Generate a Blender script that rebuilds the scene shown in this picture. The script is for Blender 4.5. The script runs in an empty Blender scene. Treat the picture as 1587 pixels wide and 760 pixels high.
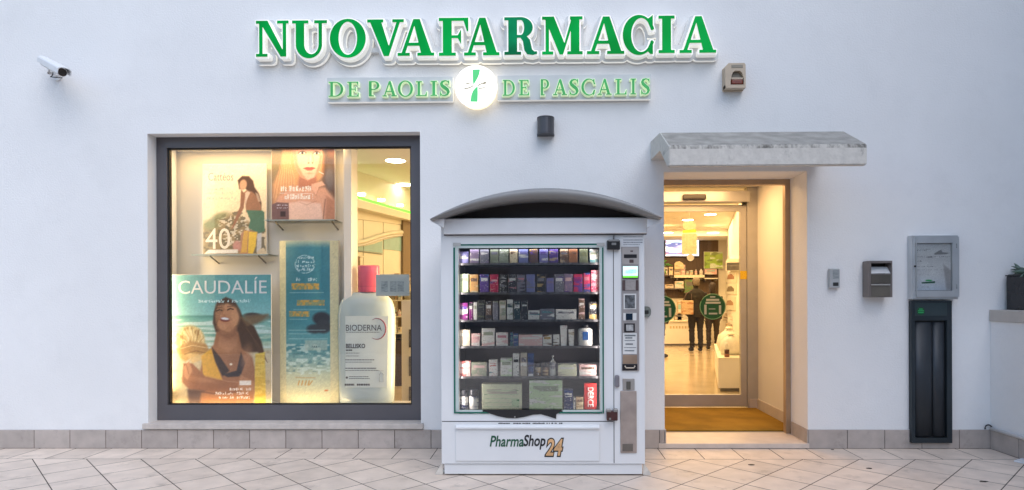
import bpy, bmesh, math, random
import numpy as np
from mathutils import Matrix, Vector
random.seed(7)
R = math.radians
SC = bpy.context.scene
COL = SC.collection
# ------------------------------------------------------------------ camera, sky, light, exposure
DIST, EYE, FOC = 5.706, 1.394, 970.0           # metres to the facade, eye height, focal length in photo pixels
YAW, ROLL = R(0.9), R(-0.2)
cam = bpy.data.cameras.new('camera'); camo = bpy.data.objects.new('camera', cam); COL.objects.link(camo)
CM = Matrix.Rotation(YAW, 4, 'Z') @ Matrix.Rotation(R(90), 4, 'X') @ Matrix.Rotation(ROLL, 4, 'Z')
camo.matrix_world = Matrix.Translation((0, -DIST, EYE)) @ CM
cam.sensor_width = 36; cam.lens = 36 * FOC / 1587
PCX, PCY = 830.0, 458.0
cam.shift_x = -(PCX - 793.5) / 1587; cam.shift_y = (PCY - 380) / 1587
cam.clip_start = 0.05; cam.clip_end = 2000
SC.camera = camo

w = bpy.data.worlds.new('World'); SC.world = w; w.use_nodes = True
wn = w.node_tree; wn.nodes.clear()
sky = wn.nodes.new('ShaderNodeTexSky'); sky.sky_type = 'NISHITA'; sky.sun_disc = False
SUN_EL, SUN_AZ = 52, 152                      # azimuth measured clockwise from +Y: veiled sun behind the camera, on the side of the added house
sky.sun_elevation = R(SUN_EL); sky.sun_rotation = R(SUN_AZ); sky.dust_density = 1.2; sky.air_density = 1.3; sky.ozone_density = 2.5
bg = wn.nodes.new('ShaderNodeBackground'); bg.inputs[1].default_value = 0.115
wo = wn.nodes.new('ShaderNodeOutputWorld')
wn.links.new(sky.outputs[0], bg.inputs[0]); wn.links.new(bg.outputs[0], wo.inputs[0])
sun = bpy.data.lights.new('sun', 'SUN'); sun.energy = 0.6; sun.angle = R(60); sun.color = (1.0, 0.96, 0.93)
suno = bpy.data.objects.new('sun', sun); COL.objects.link(suno)
sd = Vector((math.sin(R(SUN_AZ)) * math.cos(R(SUN_EL)), math.cos(R(SUN_AZ)) * math.cos(R(SUN_EL)), math.sin(R(SUN_EL))))
suno.rotation_euler = sd.to_track_quat('Z', 'Y').to_euler()
SC.view_settings.view_transform = 'Standard'; SC.view_settings.look = 'None'
SC.view_settings.exposure = 1.03; SC.view_settings.gamma = 1.0
LAMP = 0.56                                     # overall level of the shop's lamps and the added fills
def area(name, loc, size, size_y, power, color, rot=(0, 0, 0), spread=None):
    l = bpy.data.lights.new(name, 'AREA'); l.shape = 'RECTANGLE'; l.size = size; l.size_y = size_y
    l.energy = power * LAMP; l.color = color
    if spread: l.spread = R(spread)
    o = bpy.data.objects.new(name, l); COL.objects.link(o); o.location = loc; o.rotation_euler = rot
    return o
WARM = (1.0, 0.62, 0.25)

# ------------------------------------------------------------------ photo pixel -> point on a real plane
_R3 = np.array(CM.to_3x3())
def ray(px, py): return _R3 @ np.array([(px - PCX) / FOC, -(py - PCY) / FOC, -1.0])
def P(px, py, Y=0.0):
    d = ray(px, py); t = (Y + DIST) / d[1]
    return t * d[0], EYE + t * d[2]
def PX(px, Y=0.0, py=458): return P(px, py, Y)[0]
def PZ(py, Y=0.0, px=845): return P(px, py, Y)[1]
def G(px, py, z=0.0):
    d = ray(px, py); t = (z - EYE) / d[2]
    return t * d[0], -DIST + t * d[1]

# ------------------------------------------------------------------ materials
def s2l(c):
    c = np.asarray(c, float) / 255.0
    return tuple(np.where(c <= 0.04045, c / 12.92, ((c + 0.055) / 1.055) ** 2.4))
MATS = {}
def mat(name, color, rough=0.5, metal=0.0, var=0.08, scale=8.0, bump=0.0, bscale=60.0, emit=None, estr=0.0, spec=0.5, coat=0.0, island=0.0, stretch=(1, 1, 1), detail=4):
    if name in MATS: return MATS[name]
    m = bpy.data.materials.new(name); m.use_nodes = True
    nt = m.node_tree; b = nt.nodes['Principled BSDF']
    N, L = nt.nodes.new, nt.links.new
    tc = N('ShaderNodeTexCoord'); mp = N('ShaderNodeMapping'); mp.inputs['Scale'].default_value = stretch
    L(tc.outputs['Object'], mp.inputs[0])
    nz = N('ShaderNodeTexNoise'); nz.inputs['Scale'].default_value = scale; nz.inputs['Detail'].default_value = detail
    L(mp.outputs[0], nz.inputs['Vector'])
    mr = N('ShaderNodeMapRange'); mr.inputs['From Min'].default_value = 0.3; mr.inputs['From Max'].default_value = 0.7
    mr.inputs['To Min'].default_value = 1 - var; mr.inputs['To Max'].default_value = 1 + var
    L(nz.outputs['Fac'], mr.inputs['Value'])
    fac = mr.outputs[0]
    if island:
        ge = N('ShaderNodeNewGeometry'); m2 = N('ShaderNodeMapRange')
        m2.inputs['To Min'].default_value = 1 - island; m2.inputs['To Max'].default_value = 1 + island
        L(ge.outputs['Random Per Island'], m2.inputs['Value'])
        mu = N('ShaderNodeMath'); mu.operation = 'MULTIPLY'; L(fac, mu.inputs[0]); L(m2.outputs[0], mu.inputs[1]); fac = mu.outputs[0]
    vm = N('ShaderNodeVectorMath'); vm.operation = 'SCALE'; vm.inputs[0].default_value = color[:3]
    L(fac, vm.inputs['Scale']); L(vm.outputs[0], b.inputs['Base Color'])
    r2 = N('ShaderNodeMapRange'); r2.inputs['To Min'].default_value = max(0.02, rough - 0.07); r2.inputs['To Max'].default_value = min(1, rough + 0.07)
    L(nz.outputs['Fac'], r2.inputs['Value']); L(r2.outputs[0], b.inputs['Roughness'])
    b.inputs['Metallic'].default_value = metal; b.inputs['Specular IOR Level'].default_value = spec
    b.inputs['Coat Weight'].default_value = coat
    if bump:
        n2 = N('ShaderNodeTexNoise'); n2.inputs['Scale'].default_value = bscale; n2.inputs['Detail'].default_value = 5
        L(tc.outputs['Object'], n2.inputs['Vector'])
        bp = N('ShaderNodeBump'); bp.inputs['Strength'].default_value = bump; bp.inputs['Distance'].default_value = 0.01
        L(n2.outputs['Fac'], bp.inputs['Height']); L(bp.outputs[0], b.inputs['Normal'])
    if emit:
        b.inputs['Emission Color'].default_value = (*emit, 1); b.inputs['Emission Strength'].default_value = estr
    MATS[name] = m
    return m
def glass(name, tint=(1, 1, 1), rough=0.0, boost=1.0, base=0.0):
    if name in MATS: return MATS[name]
    m = bpy.data.materials.new(name); m.use_nodes = True
    nt = m.node_tree; nt.nodes.clear(); N, L = nt.nodes.new, nt.links.new
    tr = N('ShaderNodeBsdfTransparent'); tr.inputs[0].default_value = (*tint, 1)
    gl = N('ShaderNodeBsdfGlossy'); gl.inputs['Roughness'].default_value = rough
    fr = N('ShaderNodeFresnel'); fr.inputs['IOR'].default_value = 1.5
    mu = N('ShaderNodeMath'); mu.operation = 'MULTIPLY_ADD'; mu.inputs[1].default_value = boost; mu.inputs[2].default_value = base
    L(fr.outputs[0], mu.inputs[0])
    mx = N('ShaderNodeMixShader'); out = N('ShaderNodeOutputMaterial')
    L(mu.outputs[0], mx.inputs[0]); L(tr.outputs[0], mx.inputs[1]); L(gl.outputs[0], mx.inputs[2]); L(mx.outputs[0], out.inputs[0])
    MATS[name] = m
    return m
def printed(name, c1, c2, c3, sx=10, sz=45, rough=0.35):
    """printed packaging: bands and specks of two inks on a carton colour, different on every object"""
    if name in MATS: return MATS[name]
    m = bpy.data.materials.new(name); m.use_nodes = True
    nt = m.node_tree; b = nt.nodes['Principled BSDF']; N, L = nt.nodes.new, nt.links.new
    tc = N('ShaderNodeTexCoord'); oi = N('ShaderNodeObjectInfo')
    ad = N('ShaderNodeVectorMath'); ad.operation = 'ADD'
    sc = N('ShaderNodeVectorMath'); sc.operation = 'SCALE'; sc.inputs[0].default_value = (31.0, 17.0, 23.0)
    L(oi.outputs['Random'], sc.inputs['Scale']); L(tc.outputs['Object'], ad.inputs[0]); L(sc.outputs[0], ad.inputs[1])
    prev = None
    for k, (c, thr, sc_) in enumerate(((c2, 0.56, (sx * .6, sx * .6, sz * .7)), (c3, 0.645, (sx * 9, sx * 9, sz * 3.2)))):
        mp = N('ShaderNodeMapping'); mp.inputs['Scale'].default_value = sc_; mp.inputs['Location'].default_value = (k * 5.3, k * 2.1, k)
        L(ad.outputs[0], mp.inputs[0])
        nz = N('ShaderNodeTexNoise'); nz.inputs['Scale'].default_value = 1.0; nz.inputs['Detail'].default_value = 2
        L(mp.outputs[0], nz.inputs['Vector'])
        mr = N('ShaderNodeMapRange'); mr.inputs['From Min'].default_value = thr - 0.03; mr.inputs['From Max'].default_value = thr + 0.03
        L(nz.outputs['Fac'], mr.inputs['Value'])
        mx = N('ShaderNodeMix'); mx.data_type = 'RGBA'
        L(mr.outputs[0], mx.inputs['Factor'])
        if prev is None: mx.inputs['A'].default_value = (*c1, 1)
        else: L(prev, mx.inputs['A'])
        mx.inputs['B'].default_value = (*c, 1)
        prev = mx.outputs['Result']
    L(prev, b.inputs['Base Color']); b.inputs['Roughness'].default_value = rough
    MATS[name] = m
    return m
def vcol(name='print ink', rough=0.45):
    if name in MATS: return MATS[name]
    m = bpy.data.materials.new(name); m.use_nodes = True
    nt = m.node_tree; b = nt.nodes['Principled BSDF']
    a = nt.nodes.new('ShaderNodeAttribute'); a.attribute_name = 'ink'
    nt.links.new(a.outputs['Color'], b.inputs['Base Color']); b.inputs['Roughness'].default_value = rough
    MATS[name] = m
    return m

# ------------------------------------------------------------------ mesh helpers
class MB:
    def __init__(s): s.bm = bmesh.new(); s.mi = 0
    def m(s, i): s.mi = i; return s
    def _faces(s, fs):
        for f in fs: f.material_index = s.mi
    def box(s, x0, x1, y0, y1, z0, z1, bevel=0.0, seg=2):
        x0, x1 = sorted((x0, x1)); y0, y1 = sorted((y0, y1)); z0, z1 = sorted((z0, z1))
        v = [s.bm.verts.new(c) for c in ((x0, y0, z0), (x1, y0, z0), (x1, y1, z0), (x0, y1, z0), (x0, y0, z1), (x1, y0, z1), (x1, y1, z1), (x0, y1, z1))]
        fs = [s.bm.faces.new([v[i] for i in q]) for q in ((3, 2, 1, 0), (4, 5, 6, 7), (0, 1, 5, 4), (1, 2, 6, 5), (2, 3, 7, 6), (3, 0, 4, 7))]
        s._faces(fs)
        if bevel:
            es = list({e for f in fs for e in f.edges})
            r = bmesh.ops.bevel(s.bm, geom=es, offset=bevel, segments=seg, affect='EDGES', profile=0.5)
            s._faces(r['faces'])
        return s
    def pbox(s, px0, py0, px1, py1, y0, y1, bevel=0.0):
        """a box whose front face (plane y0) covers these photo pixels"""
        cx, cy = (px0 + px1) / 2, (py0 + py1) / 2
        return s.box(P(px0, cy, y0)[0], P(px1, cy, y0)[0], y0, y1, P(cx, py0, y0)[1], P(cx, py1, y0)[1], bevel)
    def poly(s, pts, y0, y1):
        """prism: outline of (x, z) points between planes y0 (front) and y1"""
        a = [s.bm.verts.new((x, y0, z)) for x, z in pts]; b = [s.bm.verts.new((x, y1, z)) for x, z in pts]
        fs = [s.bm.faces.new(a), s.bm.faces.new(b[::-1])]
        n = len(pts)
        for i in range(n): fs.append(s.bm.faces.new((a[i], b[i], b[(i + 1) % n], a[(i + 1) % n])))
        s._faces(fs); return s
    def prism(s, loop, vec):
        """prism from any 3d loop along vec"""
        a = [s.bm.verts.new(p) for p in loop]; b = [s.bm.verts.new(Vector(p) + Vector(vec)) for p in loop]
        fs = [s.bm.faces.new(a), s.bm.faces.new(b[::-1])]; n = len(loop)
        for i in range(n): fs.append(s.bm.faces.new((a[i], b[i], b[(i + 1) % n], a[(i + 1) % n])))
        s._faces(fs); return s
    def lathe(s, prof, c=(0, 0, 0), seg=24, axis='Z', sx=1.0, sy=1.0):
        rings = []
        for r, h in prof:
            ring = []
            for k in range(seg):
                a = 2 * math.pi * k / seg; u, v = r * math.cos(a) * sx, r * math.sin(a) * sy
                p = (u, v, h) if axis == 'Z' else ((u, h, v) if axis == 'Y' else (h, u, v))
                ring.append(s.bm.verts.new((c[0] + p[0], c[1] + p[1], c[2] + p[2])))
            rings.append(ring)
        fs = []
        for a, b in zip(rings, rings[1:]):
            for k in range(seg): fs.append(s.bm.faces.new((a[k], a[(k + 1) % seg], b[(k + 1) % seg], b[k])))
        fs.append(s.bm.faces.new(rings[0][::-1])); fs.append(s.bm.faces.new(rings[-1]))
        for f in fs: f.smooth = True
        fs[-1].smooth = fs[-2].smooth = False
        s._faces(fs); return s
    def tube(s, pts, rad, seg=8):
        pts = [Vector(p) for p in pts]; rings = []
        for i, p in enumerate(pts):
            d = (pts[min(i + 1, len(pts) - 1)] - pts[max(i - 1, 0)]).normalized()
            u = d.orthogonal().normalized() if abs(d.z) > 0.9 else d.cross(Vector((0, 0, 1))).normalized()
            v = d.cross(u)
            r = rad[i] if isinstance(rad, (list, tuple)) else rad
            rings.append([s.bm.verts.new(p + u * r * math.cos(2 * math.pi * k / seg) + v * r * math.sin(2 * math.pi * k / seg)) for k in range(seg)])
        fs = []
        for a, b in zip(rings, rings[1:]):
            for k in range(seg): fs.append(s.bm.faces.new((a[k], a[(k + 1) % seg], b[(k + 1) % seg], b[k])))
        for f in fs: f.smooth = True
        fs += [s.bm.faces.new(rings[0][::-1]), s.bm.faces.new(rings[-1])]
        s._faces(fs); return s
    def build(s, name, mats, parent=None, local=False):
        bmesh.ops.recalc_face_normals(s.bm, faces=s.bm.faces)
        me = bpy.data.meshes.new(name); s.bm.to_mesh(me); s.bm.free()
        return link(name, me, mats, parent, local)
def base_of(o):
    v = Vector((0, 0, 0))
    while o is not None: v += o.location; o = o.parent
    return v
def link(name, me, mats, parent=None, local=False):
    for m in (mats if isinstance(mats, (list, tuple)) else [mats]): me.materials.append(m)
    o = bpy.data.objects.new(name, me); COL.objects.link(o)
    if parent is not None:
        if not local: o.location = -base_of(parent)      # meshes are written in world coordinates
        o.parent = parent
    return o
def tag(o, label=None, cat=None, group=None, kind=None):
    for k, v in (('label', label), ('category', cat), ('group', group), ('kind', kind)):
        if v: o[k] = v
    return o
def thing(name, label, cat, loc=(0, 0, 0), group=None):
    o = bpy.data.objects.new(name, None); COL.objects.link(o); o.location = loc; o.empty_display_size = 0.1
    return tag(o, label, cat, group)
def struct(o): o['kind'] = 'structure'; return o
def wallbox(px0, py0, px1, py1, depth, Y=0.0):
    """outline (as seen) of a box fixed to the wall -> X0, X1, Z0, Z1"""
    cx, cy = (px0 + px1) / 2, (py0 + py1) / 2; F = Y - depth
    x0 = P(px0, cy, Y if px0 > 845 else F)[0]; x1 = P(px1, cy, F if px1 > 845 else Y)[0]
    z1 = P(cx, py0, F if py0 < 458 else Y)[1]; z0 = P(cx, py1, Y if py1 < 458 else F)[1]
    return x0, x1, z0, z1
def holed(mb, xs, zs, holes, y0, y1):
    """wall slab with rectangular openings given as (i, j) cells of the xs / zs grid"""
    inside = lambda i, j: 0 <= i < len(xs) - 1 and 0 <= j < len(zs) - 1 and (i, j) not in holes
    V = {}
    def v(i, j, k):
        if (i, j, k) not in V: V[(i, j, k)] = mb.bm.verts.new((xs[i], (y0, y1)[k], zs[j]))
        return V[(i, j, k)]
    fs = []
    for i in range(len(xs) - 1):
        for j in range(len(zs) - 1):
            if not inside(i, j): continue
            fs.append(mb.bm.faces.new((v(i, j, 0), v(i + 1, j, 0), v(i + 1, j + 1, 0), v(i, j + 1, 0))))
            fs.append(mb.bm.faces.new((v(i, j + 1, 1), v(i + 1, j + 1, 1), v(i + 1, j, 1), v(i, j, 1))))
            if not inside(i - 1, j): fs.append(mb.bm.faces.new((v(i, j, 0), v(i, j + 1, 0), v(i, j + 1, 1), v(i, j, 1))))
            if not inside(i + 1, j): fs.append(mb.bm.faces.new((v(i + 1, j, 0), v(i + 1, j, 1), v(i + 1, j + 1, 1), v(i + 1, j + 1, 0))))
            if not inside(i, j - 1): fs.append(mb.bm.faces.new((v(i, j, 0), v(i, j, 1), v(i + 1, j, 1), v(i + 1, j, 0))))
            if not inside(i, j + 1): fs.append(mb.bm.faces.new((v(i, j + 1, 0), v(i + 1, j + 1, 0), v(i + 1, j + 1, 1), v(i, j + 1, 1))))
    mb._faces(fs); return mb
def text(s, x0, x1, z0, z1, y, m, parent, name='lettering', depth=0.003, shear=0.0, bold=0.0, keep=False):
    """lettering in the built-in font, fitted into the box x0..x1, z0..z1 on the plane y"""
    cu = bpy.data.curves.new(name, 'FONT'); cu.body = s; cu.shear = shear; cu.offset = bold; cu.resolution_u = 4
    cu.extrude = 0.01
    t = bpy.data.objects.new('tmp', cu); COL.objects.link(t)
    bpy.context.view_layer.update()
    me = bpy.data.meshes.new_from_object(t.evaluated_get(bpy.context.evaluated_depsgraph_get()))
    bpy.data.objects.remove(t); bpy.data.curves.remove(cu)
    n = len(me.vertices); co = np.empty(n * 3); me.vertices.foreach_get('co', co); co = co.reshape(n, 3)
    lo, hi = co.min(0), co.max(0)
    kz = (z1 - z0) / (hi[1] - lo[1]); kx = kz if keep else (x1 - x0) / (hi[0] - lo[0])
    out = np.empty_like(co)
    out[:, 0] = x0 + (co[:, 0] - lo[0]) * kx; out[:, 2] = z0 + (co[:, 1] - lo[1]) * kz
    out[:, 1] = y - np.where(co[:, 2] > 0, depth, 0.0)
    me.vertices.foreach_set('co', out.ravel()); me.materials.clear(); me.update()
    return link(name, me, m, parent)
def ptext(s, px0, py0, px1, py1, y, m, parent, name='lettering', **k):
    cx, cy = (px0 + px1) / 2, (py0 + py1) / 2
    return text(s, P(px0, cy, y)[0], P(px1, cy, y)[0], P(cx, py1, y)[1], P(cx, py0, y)[1], y, m, parent, name, **k)

# ------------------------------------------------------------------ printed pictures: inks laid on a fine sheet
class Paint:
    def __init__(s, u0, u1, v0, v1, n, tint=(1, 1, 1), seed=1):
        s.nu = n; s.nv = int(n * (v1 - v0) / (u1 - u0)); s.tint = np.array(tint); s.rng = np.random.default_rng(seed)
        s.U, s.V = np.meshgrid(np.linspace(u0, u1, s.nu), np.linspace(v0, v1, s.nv)); s.px = (u1 - u0) / n
        s.img = np.zeros((s.nv, s.nu, 3))
    def c(s, c): return np.array(c, float)
    def mix(s, a, c): s.img += np.clip(a, 0, 1)[..., None] * (s.c(c) - s.img); return s
    def grad(s, stops):
        vs = [a for a, _ in stops]
        for k in range(3): s.img[..., k] = np.interp(s.V, vs, [c[k] for _, c in stops])
        return s
    def blob(s, cx, cy, rx, ry, c, rot=0, soft=2.0, a=1.0):
        t = R(rot); du, dv = s.U - cx, s.V - cy
        x = (du * math.cos(t) + dv * math.sin(t)) / rx; y = (-du * math.sin(t) + dv * math.cos(t)) / ry
        d = (np.sqrt(x * x + y * y) - 1) * min(rx, ry)
        return s.mix(a * np.clip(0.5 - d / soft, 0, 1), c)
    def sd(s, pts):
        d = np.full(s.U.shape, 1e9); sg = np.ones(s.U.shape); n = len(pts)
        for i in range(n):
            (ax, ay), (bx, by) = pts[i], pts[i - 1]
            ex, ey = bx - ax, by - ay; wx, wy = s.U - ax, s.V - ay
            t = np.clip((wx * ex + wy * ey) / (ex * ex + ey * ey + 1e-12), 0, 1)
            d = np.minimum(d, (wx - ex * t) ** 2 + (wy - ey * t) ** 2)
            c1, c2, c3 = s.V >= ay, s.V < by, ex * wy > ey * wx
            sg = np.where((c1 & c2 & c3) | (~c1 & ~c2 & ~c3), -sg, sg)
        return sg * np.sqrt(d)
    def poly(s, pts, c, soft=2.0, a=1.0): return s.mix(a * np.clip(0.5 - s.sd(pts) / soft, 0, 1), c)
    def line(s, pts, wd, c, soft=1.5, a=1.0):
        d = np.full(s.U.shape, 1e9)
        for (ax, ay), (bx, by) in zip(pts, pts[1:]):
            ex, ey = bx - ax, by - ay; t = np.clip(((s.U - ax) * ex + (s.V - ay) * ey) / (ex * ex + ey * ey + 1e-9), 0, 1)
            d = np.minimum(d, np.hypot(s.U - ax - ex * t, s.V - ay - ey * t))
        return s.mix(a * np.clip(0.5 - (d - wd / 2) / soft, 0, 1), c)
    def noise(s, su, sv):
        """smooth value noise"""
        a, b = int(abs((s.U[0, -1] - s.U[0, 0]) / su)) + 3, int(abs((s.V[-1, 0] - s.V[0, 0]) / sv)) + 3
        g = s.rng.random((b, a)); x = (s.U - s.U[0, 0]) / su; y = (s.V - s.V[0, 0]) / sv
        i, j = x.astype(int), y.astype(int); fx, fy = x - i, y - j
        fx, fy = fx * fx * (3 - 2 * fx), fy * fy * (3 - 2 * fy)
        return (g[j, i] * (1 - fx) + g[j, i + 1] * fx) * (1 - fy) + (g[j + 1, i] * (1 - fx) + g[j + 1, i + 1] * fx) * fy
    def script(s, x0, x1, y, h, c, a=0.9):
        """a line of small print"""
        x = x0
        while x < x1:
            wd = h * s.rng.uniform(0.35, 0.8)
            if s.rng.random() > 0.16:
                hh = h * s.rng.uniform(0.55, 1.0)
                s.mix(a * ((s.U > x) & (s.U < min(x + wd * 0.75, x1)) & (s.V < y) & (s.V > y - hh) & (s.rng.random(s.U.shape) > 0.3)), c)
            x += wd
        return s
    def sheet(s, name, x0, x1, z0, z1, y, parent, curve=0.0):
        g = s.rng.normal(0, 1, s.U.shape); g = (g + np.roll(g, 1, 0) + np.roll(g, 1, 1)) / 1.7      # print grain
        s.img = np.clip(s.img * (1 + 0.025 * g[..., None]) + (s.noise(s.px * 12, s.px * 12)[..., None] - .5) * 5, 0, 255)
        lin = np.where(s.img <= 10.3, s.img / 255 / 12.92, ((s.img / 255 + 0.055) / 1.055) ** 2.4)
        lin = np.clip(lin / s.tint, 0.004, 0.88)
        X = np.linspace(x0, x1, s.nu); Z = np.linspace(z1, z0, s.nv)
        XX, ZZ = np.meshgrid(X, Z); YY = y + curve * ((XX - (x0 + x1) / 2) / ((x1 - x0) / 2)) ** 2
        co = np.stack([XX, YY, ZZ], -1).reshape(-1, 3)
        i = np.arange(s.nu * s.nv).reshape(s.nv, s.nu)
        fc = np.stack([i[1:, :-1], i[1:, 1:], i[:-1, 1:], i[:-1, :-1]], -1).reshape(-1, 4)
        me = bpy.data.meshes.new(name); me.from_pydata(co.tolist(), [], fc.tolist())
        at = me.color_attributes.new('ink', 'FLOAT_COLOR', 'POINT')
        at.data.foreach_set('color', np.concatenate([lin.reshape(-1, 3), np.ones((s.nu * s.nv, 1))], 1).ravel())
        return link(name, me, vcol(), parent)

# ================================================================== SETTING
STUCCO = mat('white stucco', (0.80, 0.80, 0.80), rough=0.9, var=0.03, scale=1.1, bump=0.32, bscale=70, spec=0.2, detail=9)
SKIRT = mat('plinth tile', (0.43, 0.375, 0.34), rough=0.6, var=0.10, scale=9, bump=0.08, bscale=40, island=0.09)
GROUT = mat('grout', (0.075, 0.06, 0.05), rough=0.95, var=0.2, scale=20)
PAVE = mat('paving tile', (0.66, 0.555, 0.465), rough=0.55, var=0.10, scale=6, bump=0.12, bscale=30, island=0.07)
STONE = mat('sill stone', (0.52, 0.47, 0.43), rough=0.5, var=0.10, scale=14, bump=0.05)
ANOD = mat('grey anodised frame', (0.105, 0.100, 0.110), rough=0.42, var=0.06, scale=3, metal=0.2)
BRONZE = mat('bronze door frame', (0.42, 0.29, 0.18), rough=0.4, var=0.08, metal=0.3)
ALU = mat('satin aluminium', (0.50, 0.48, 0.45), rough=0.38, metal=0.5, var=0.05)
GASKET = mat('black gasket', (0.012, 0.011, 0.011), rough=0.6)
CREAM = mat('cream paint', (0.80, 0.76, 0.68), rough=0.7, var=0.03, scale=2)
CEIL = mat('ceiling paint', (0.78, 0.75, 0.70), rough=0.8, var=0.02, scale=2)
SHOPFLOOR = mat('polished shop floor', (0.52, 0.43, 0.30), rough=0.16, var=0.04, scale=3)
DARKWOOD = mat('dark wood panel', (0.085, 0.052, 0.030), rough=0.5, var=0.18, scale=4, stretch=(6, 6, 0.6))
WHITELAC = mat('white lacquer', (0.78, 0.76, 0.72), rough=0.3, var=0.02)
PANE = glass('window glass', boost=0.75)
PANE2 = glass('door glass', boost=0.5)
PANEV = glass('vending glass', boost=2.2, tint=(0.95, 0.97, 0.96))
CLEAR = glass('shelf glass', tint=(0.90, 0.96, 0.93), boost=1.2)

def wear(m, amount, scale, lo, hi):
    """scattered stains and pits, part of the tile itself"""
    nt = m.node_tree; b = nt.nodes['Principled BSDF']; N, L = nt.nodes.new, nt.links.new
    src = b.inputs['Base Color'].links[0].from_socket
    tc = N('ShaderNodeTexCoord'); nz = N('ShaderNodeTexNoise'); nz.inputs['Scale'].default_value = scale; nz.inputs['Detail'].default_value = 8; nz.inputs['Roughness'].default_value = 0.72; L(tc.outputs['Object'], nz.inputs['Vector'])
    mr = N('ShaderNodeMapRange'); mr.inputs['From Min'].default_value = lo; mr.inputs['From Max'].default_value = hi; mr.inputs['To Min'].default_value = 1.0; mr.inputs['To Max'].default_value = 1 - amount; L(nz.outputs['Fac'], mr.inputs['Value'])
    vm = N('ShaderNodeVectorMath'); vm.operation = 'SCALE'; L(src, vm.inputs[0]); L(mr.outputs[0], vm.inputs['Scale']); L(vm.outputs[0], b.inputs['Base Color'])
wear(PAVE, 0.30, 5.0, 0.56, 0.70); wear(PAVE, 0.30, 38.0, 0.64, 0.72); wear(SKIRT, 0.22, 7.0, 0.55, 0.70); wear(STUCCO, 0.045, 2.3, 0.50, 0.72)
# --- ground sheet and the tiled pavement
mb = MB(); mb.box(-150, 150, -300, 60, -0.5, -0.006)
struct(mb.build('ground', mat('ground', (0.20, 0.17, 0.15), rough=0.9, var=0.2, scale=0.5)))
def clip(poly, nx, ny, d):
    out = []
    for (ax, ay), (bx, by) in zip(poly, poly[1:] + poly[:1]):
        da, db = ax * nx + ay * ny - d, bx * nx + by * ny - d
        if da <= 0: out.append((ax, ay))
        if (da < 0 < db) or (db < 0 < da):
            t = da / (da - db); out.append((ax + (bx - ax) * t, ay + (by - ay) * t))
    return out
T = 0.3335; GAP = 0.0036
tx0 = PX(220.6, 0, 690)                         # a plinth joint seen in the photo
border = G(302, 711.5)[1]; dx0 = G(302, 711.5)[0]
SIDE_X = PX(1535.5, 0, 690)
mb = MB()
def tile(pts):
    c = (sum(p[0] for p in pts) / len(pts), sum(p[1] for p in pts) / len(pts))
    if len(pts) < 3: return
    mb.bm.faces.new([mb.bm.verts.new((x, y, random.uniform(-0.0004, 0.0004))) for x, y in pts])
k = -40
while k < 40:                                   # the border row along the wall
    a, b = tx0 + k * T + 0.06, tx0 + (k + 1) * T + 0.06
    p = [(a + GAP, border + GAP), (b - GAP, border + GAP), (b - GAP, -0.012), (a + GAP, -0.012)]
    p = clip(p, 1, 0, SIDE_X - 0.012)
    if len(p) > 2: tile(p)
    k += 1
c45 = math.sqrt(0.5); hT = T / 2 - GAP
for i in range(-45, 46):
    for j in range(-45, 46):
        # tile corner (a tip touching the border line) at dx0, border
        cx = dx0 + (i - j) * T * c45; cy = border - T * c45 + (i + j) * T * c45
        if cy > border + 0.4 or cy < -9 or abs(cx) > 9: continue
        p = [(cx + (u * c45 - v * c45) * hT, cy + (u * c45 + v * c45) * hT) for u, v in ((-1, -1), (1, -1), (1, 1), (-1, 1))]
        p = clip(p, 0, 1, border - GAP); p = clip(p, 1, 0, SIDE_X - 0.012) if len(p) > 2 else p
        if len(p) > 2: tile(p)
pv = struct(mb.build('paving', PAVE))
mb = MB(); mb.box(-9.5, SIDE_X + 0.1, -9.5, 0.02, -0.005, -0.003); struct(mb.build('paving_bed', GROUT))

# --- the pharmacy building
bld = thing('pharmacy_building', 'white rendered shop building with a shop window and a recessed entrance', 'building', (0, 0, 0))
WX0, WX1 = PX(229, 0, 400), PX(651.5, 0, 400)
WZ0, WZ1 = PZ(662, 0, 440), PZ(206, 0, 440)
DX0, DX1 = PX(1029.5, 0, 480), PX(1251.3, 0, 480)
DZ1 = PZ(266.2, 0, 1140)
TH = 0.45
mb = MB(); holed(mb, [-9, WX0, WX1, DX0, DX1, 9], [0.0, 0.045, WZ0, DZ1, WZ1, 4.9] if DZ1 < WZ1 else [0, 0.045, WZ0, WZ1, DZ1, 4.9],
                 {(1, 2), (1, 3), (3, 1), (3, 2)}, 0.0, TH)
bmesh.ops.bevel(mb.bm, geom=[e for e in mb.bm.edges if len(e.link_faces) == 2 and e.calc_face_angle(0) > 1 and all(abs(v.co.y) < 1e-4 for v in e.verts)], offset=0.008, segments=2, affect='EDGES')
mb.build('wall', STUCCO, bld)
PZT = PZ(666, 0, 700)
mb = MB()                                        # plinth tiles with open joints, over a grout bed
def skirt(xa, xb, joints):
    xs = [xa] + [j for j in joints if xa + 0.02 < j < xb - 0.02] + [xb]
    for a, b in zip(xs, xs[1:]): mb.box(a + 0.0025, b - 0.0025, -0.012, -0.001, 0.002, PZT - random.uniform(0, 0.002), 0.002, 1)
jl = [tx0 + k * T for k in range(-20, 14)]
jr = [PX(1255, 0, 690) + k * T for k in range(0, 15)]
skirt(-7, DX0 - 0.002, [j for j in jl if j < 0.9] + [PX(1022, 0, 680)])
mb.box(DX0 + 0.001, DX0 + 0.011, -0.012, 0.36, 0.047, PZT); mb.build('plinth_tile', SKIRT, bld)
mb = MB(); skirt(DX1 + 0.0, SIDE_X - 0.002, jr)
mb.box(DX1 - 0.001, DX1 - 0.011, -0.012, 0.36, 0.047, PZT)     # the return into the door recess
mb.build('plinth_tile', SKIRT, bld)
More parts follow.
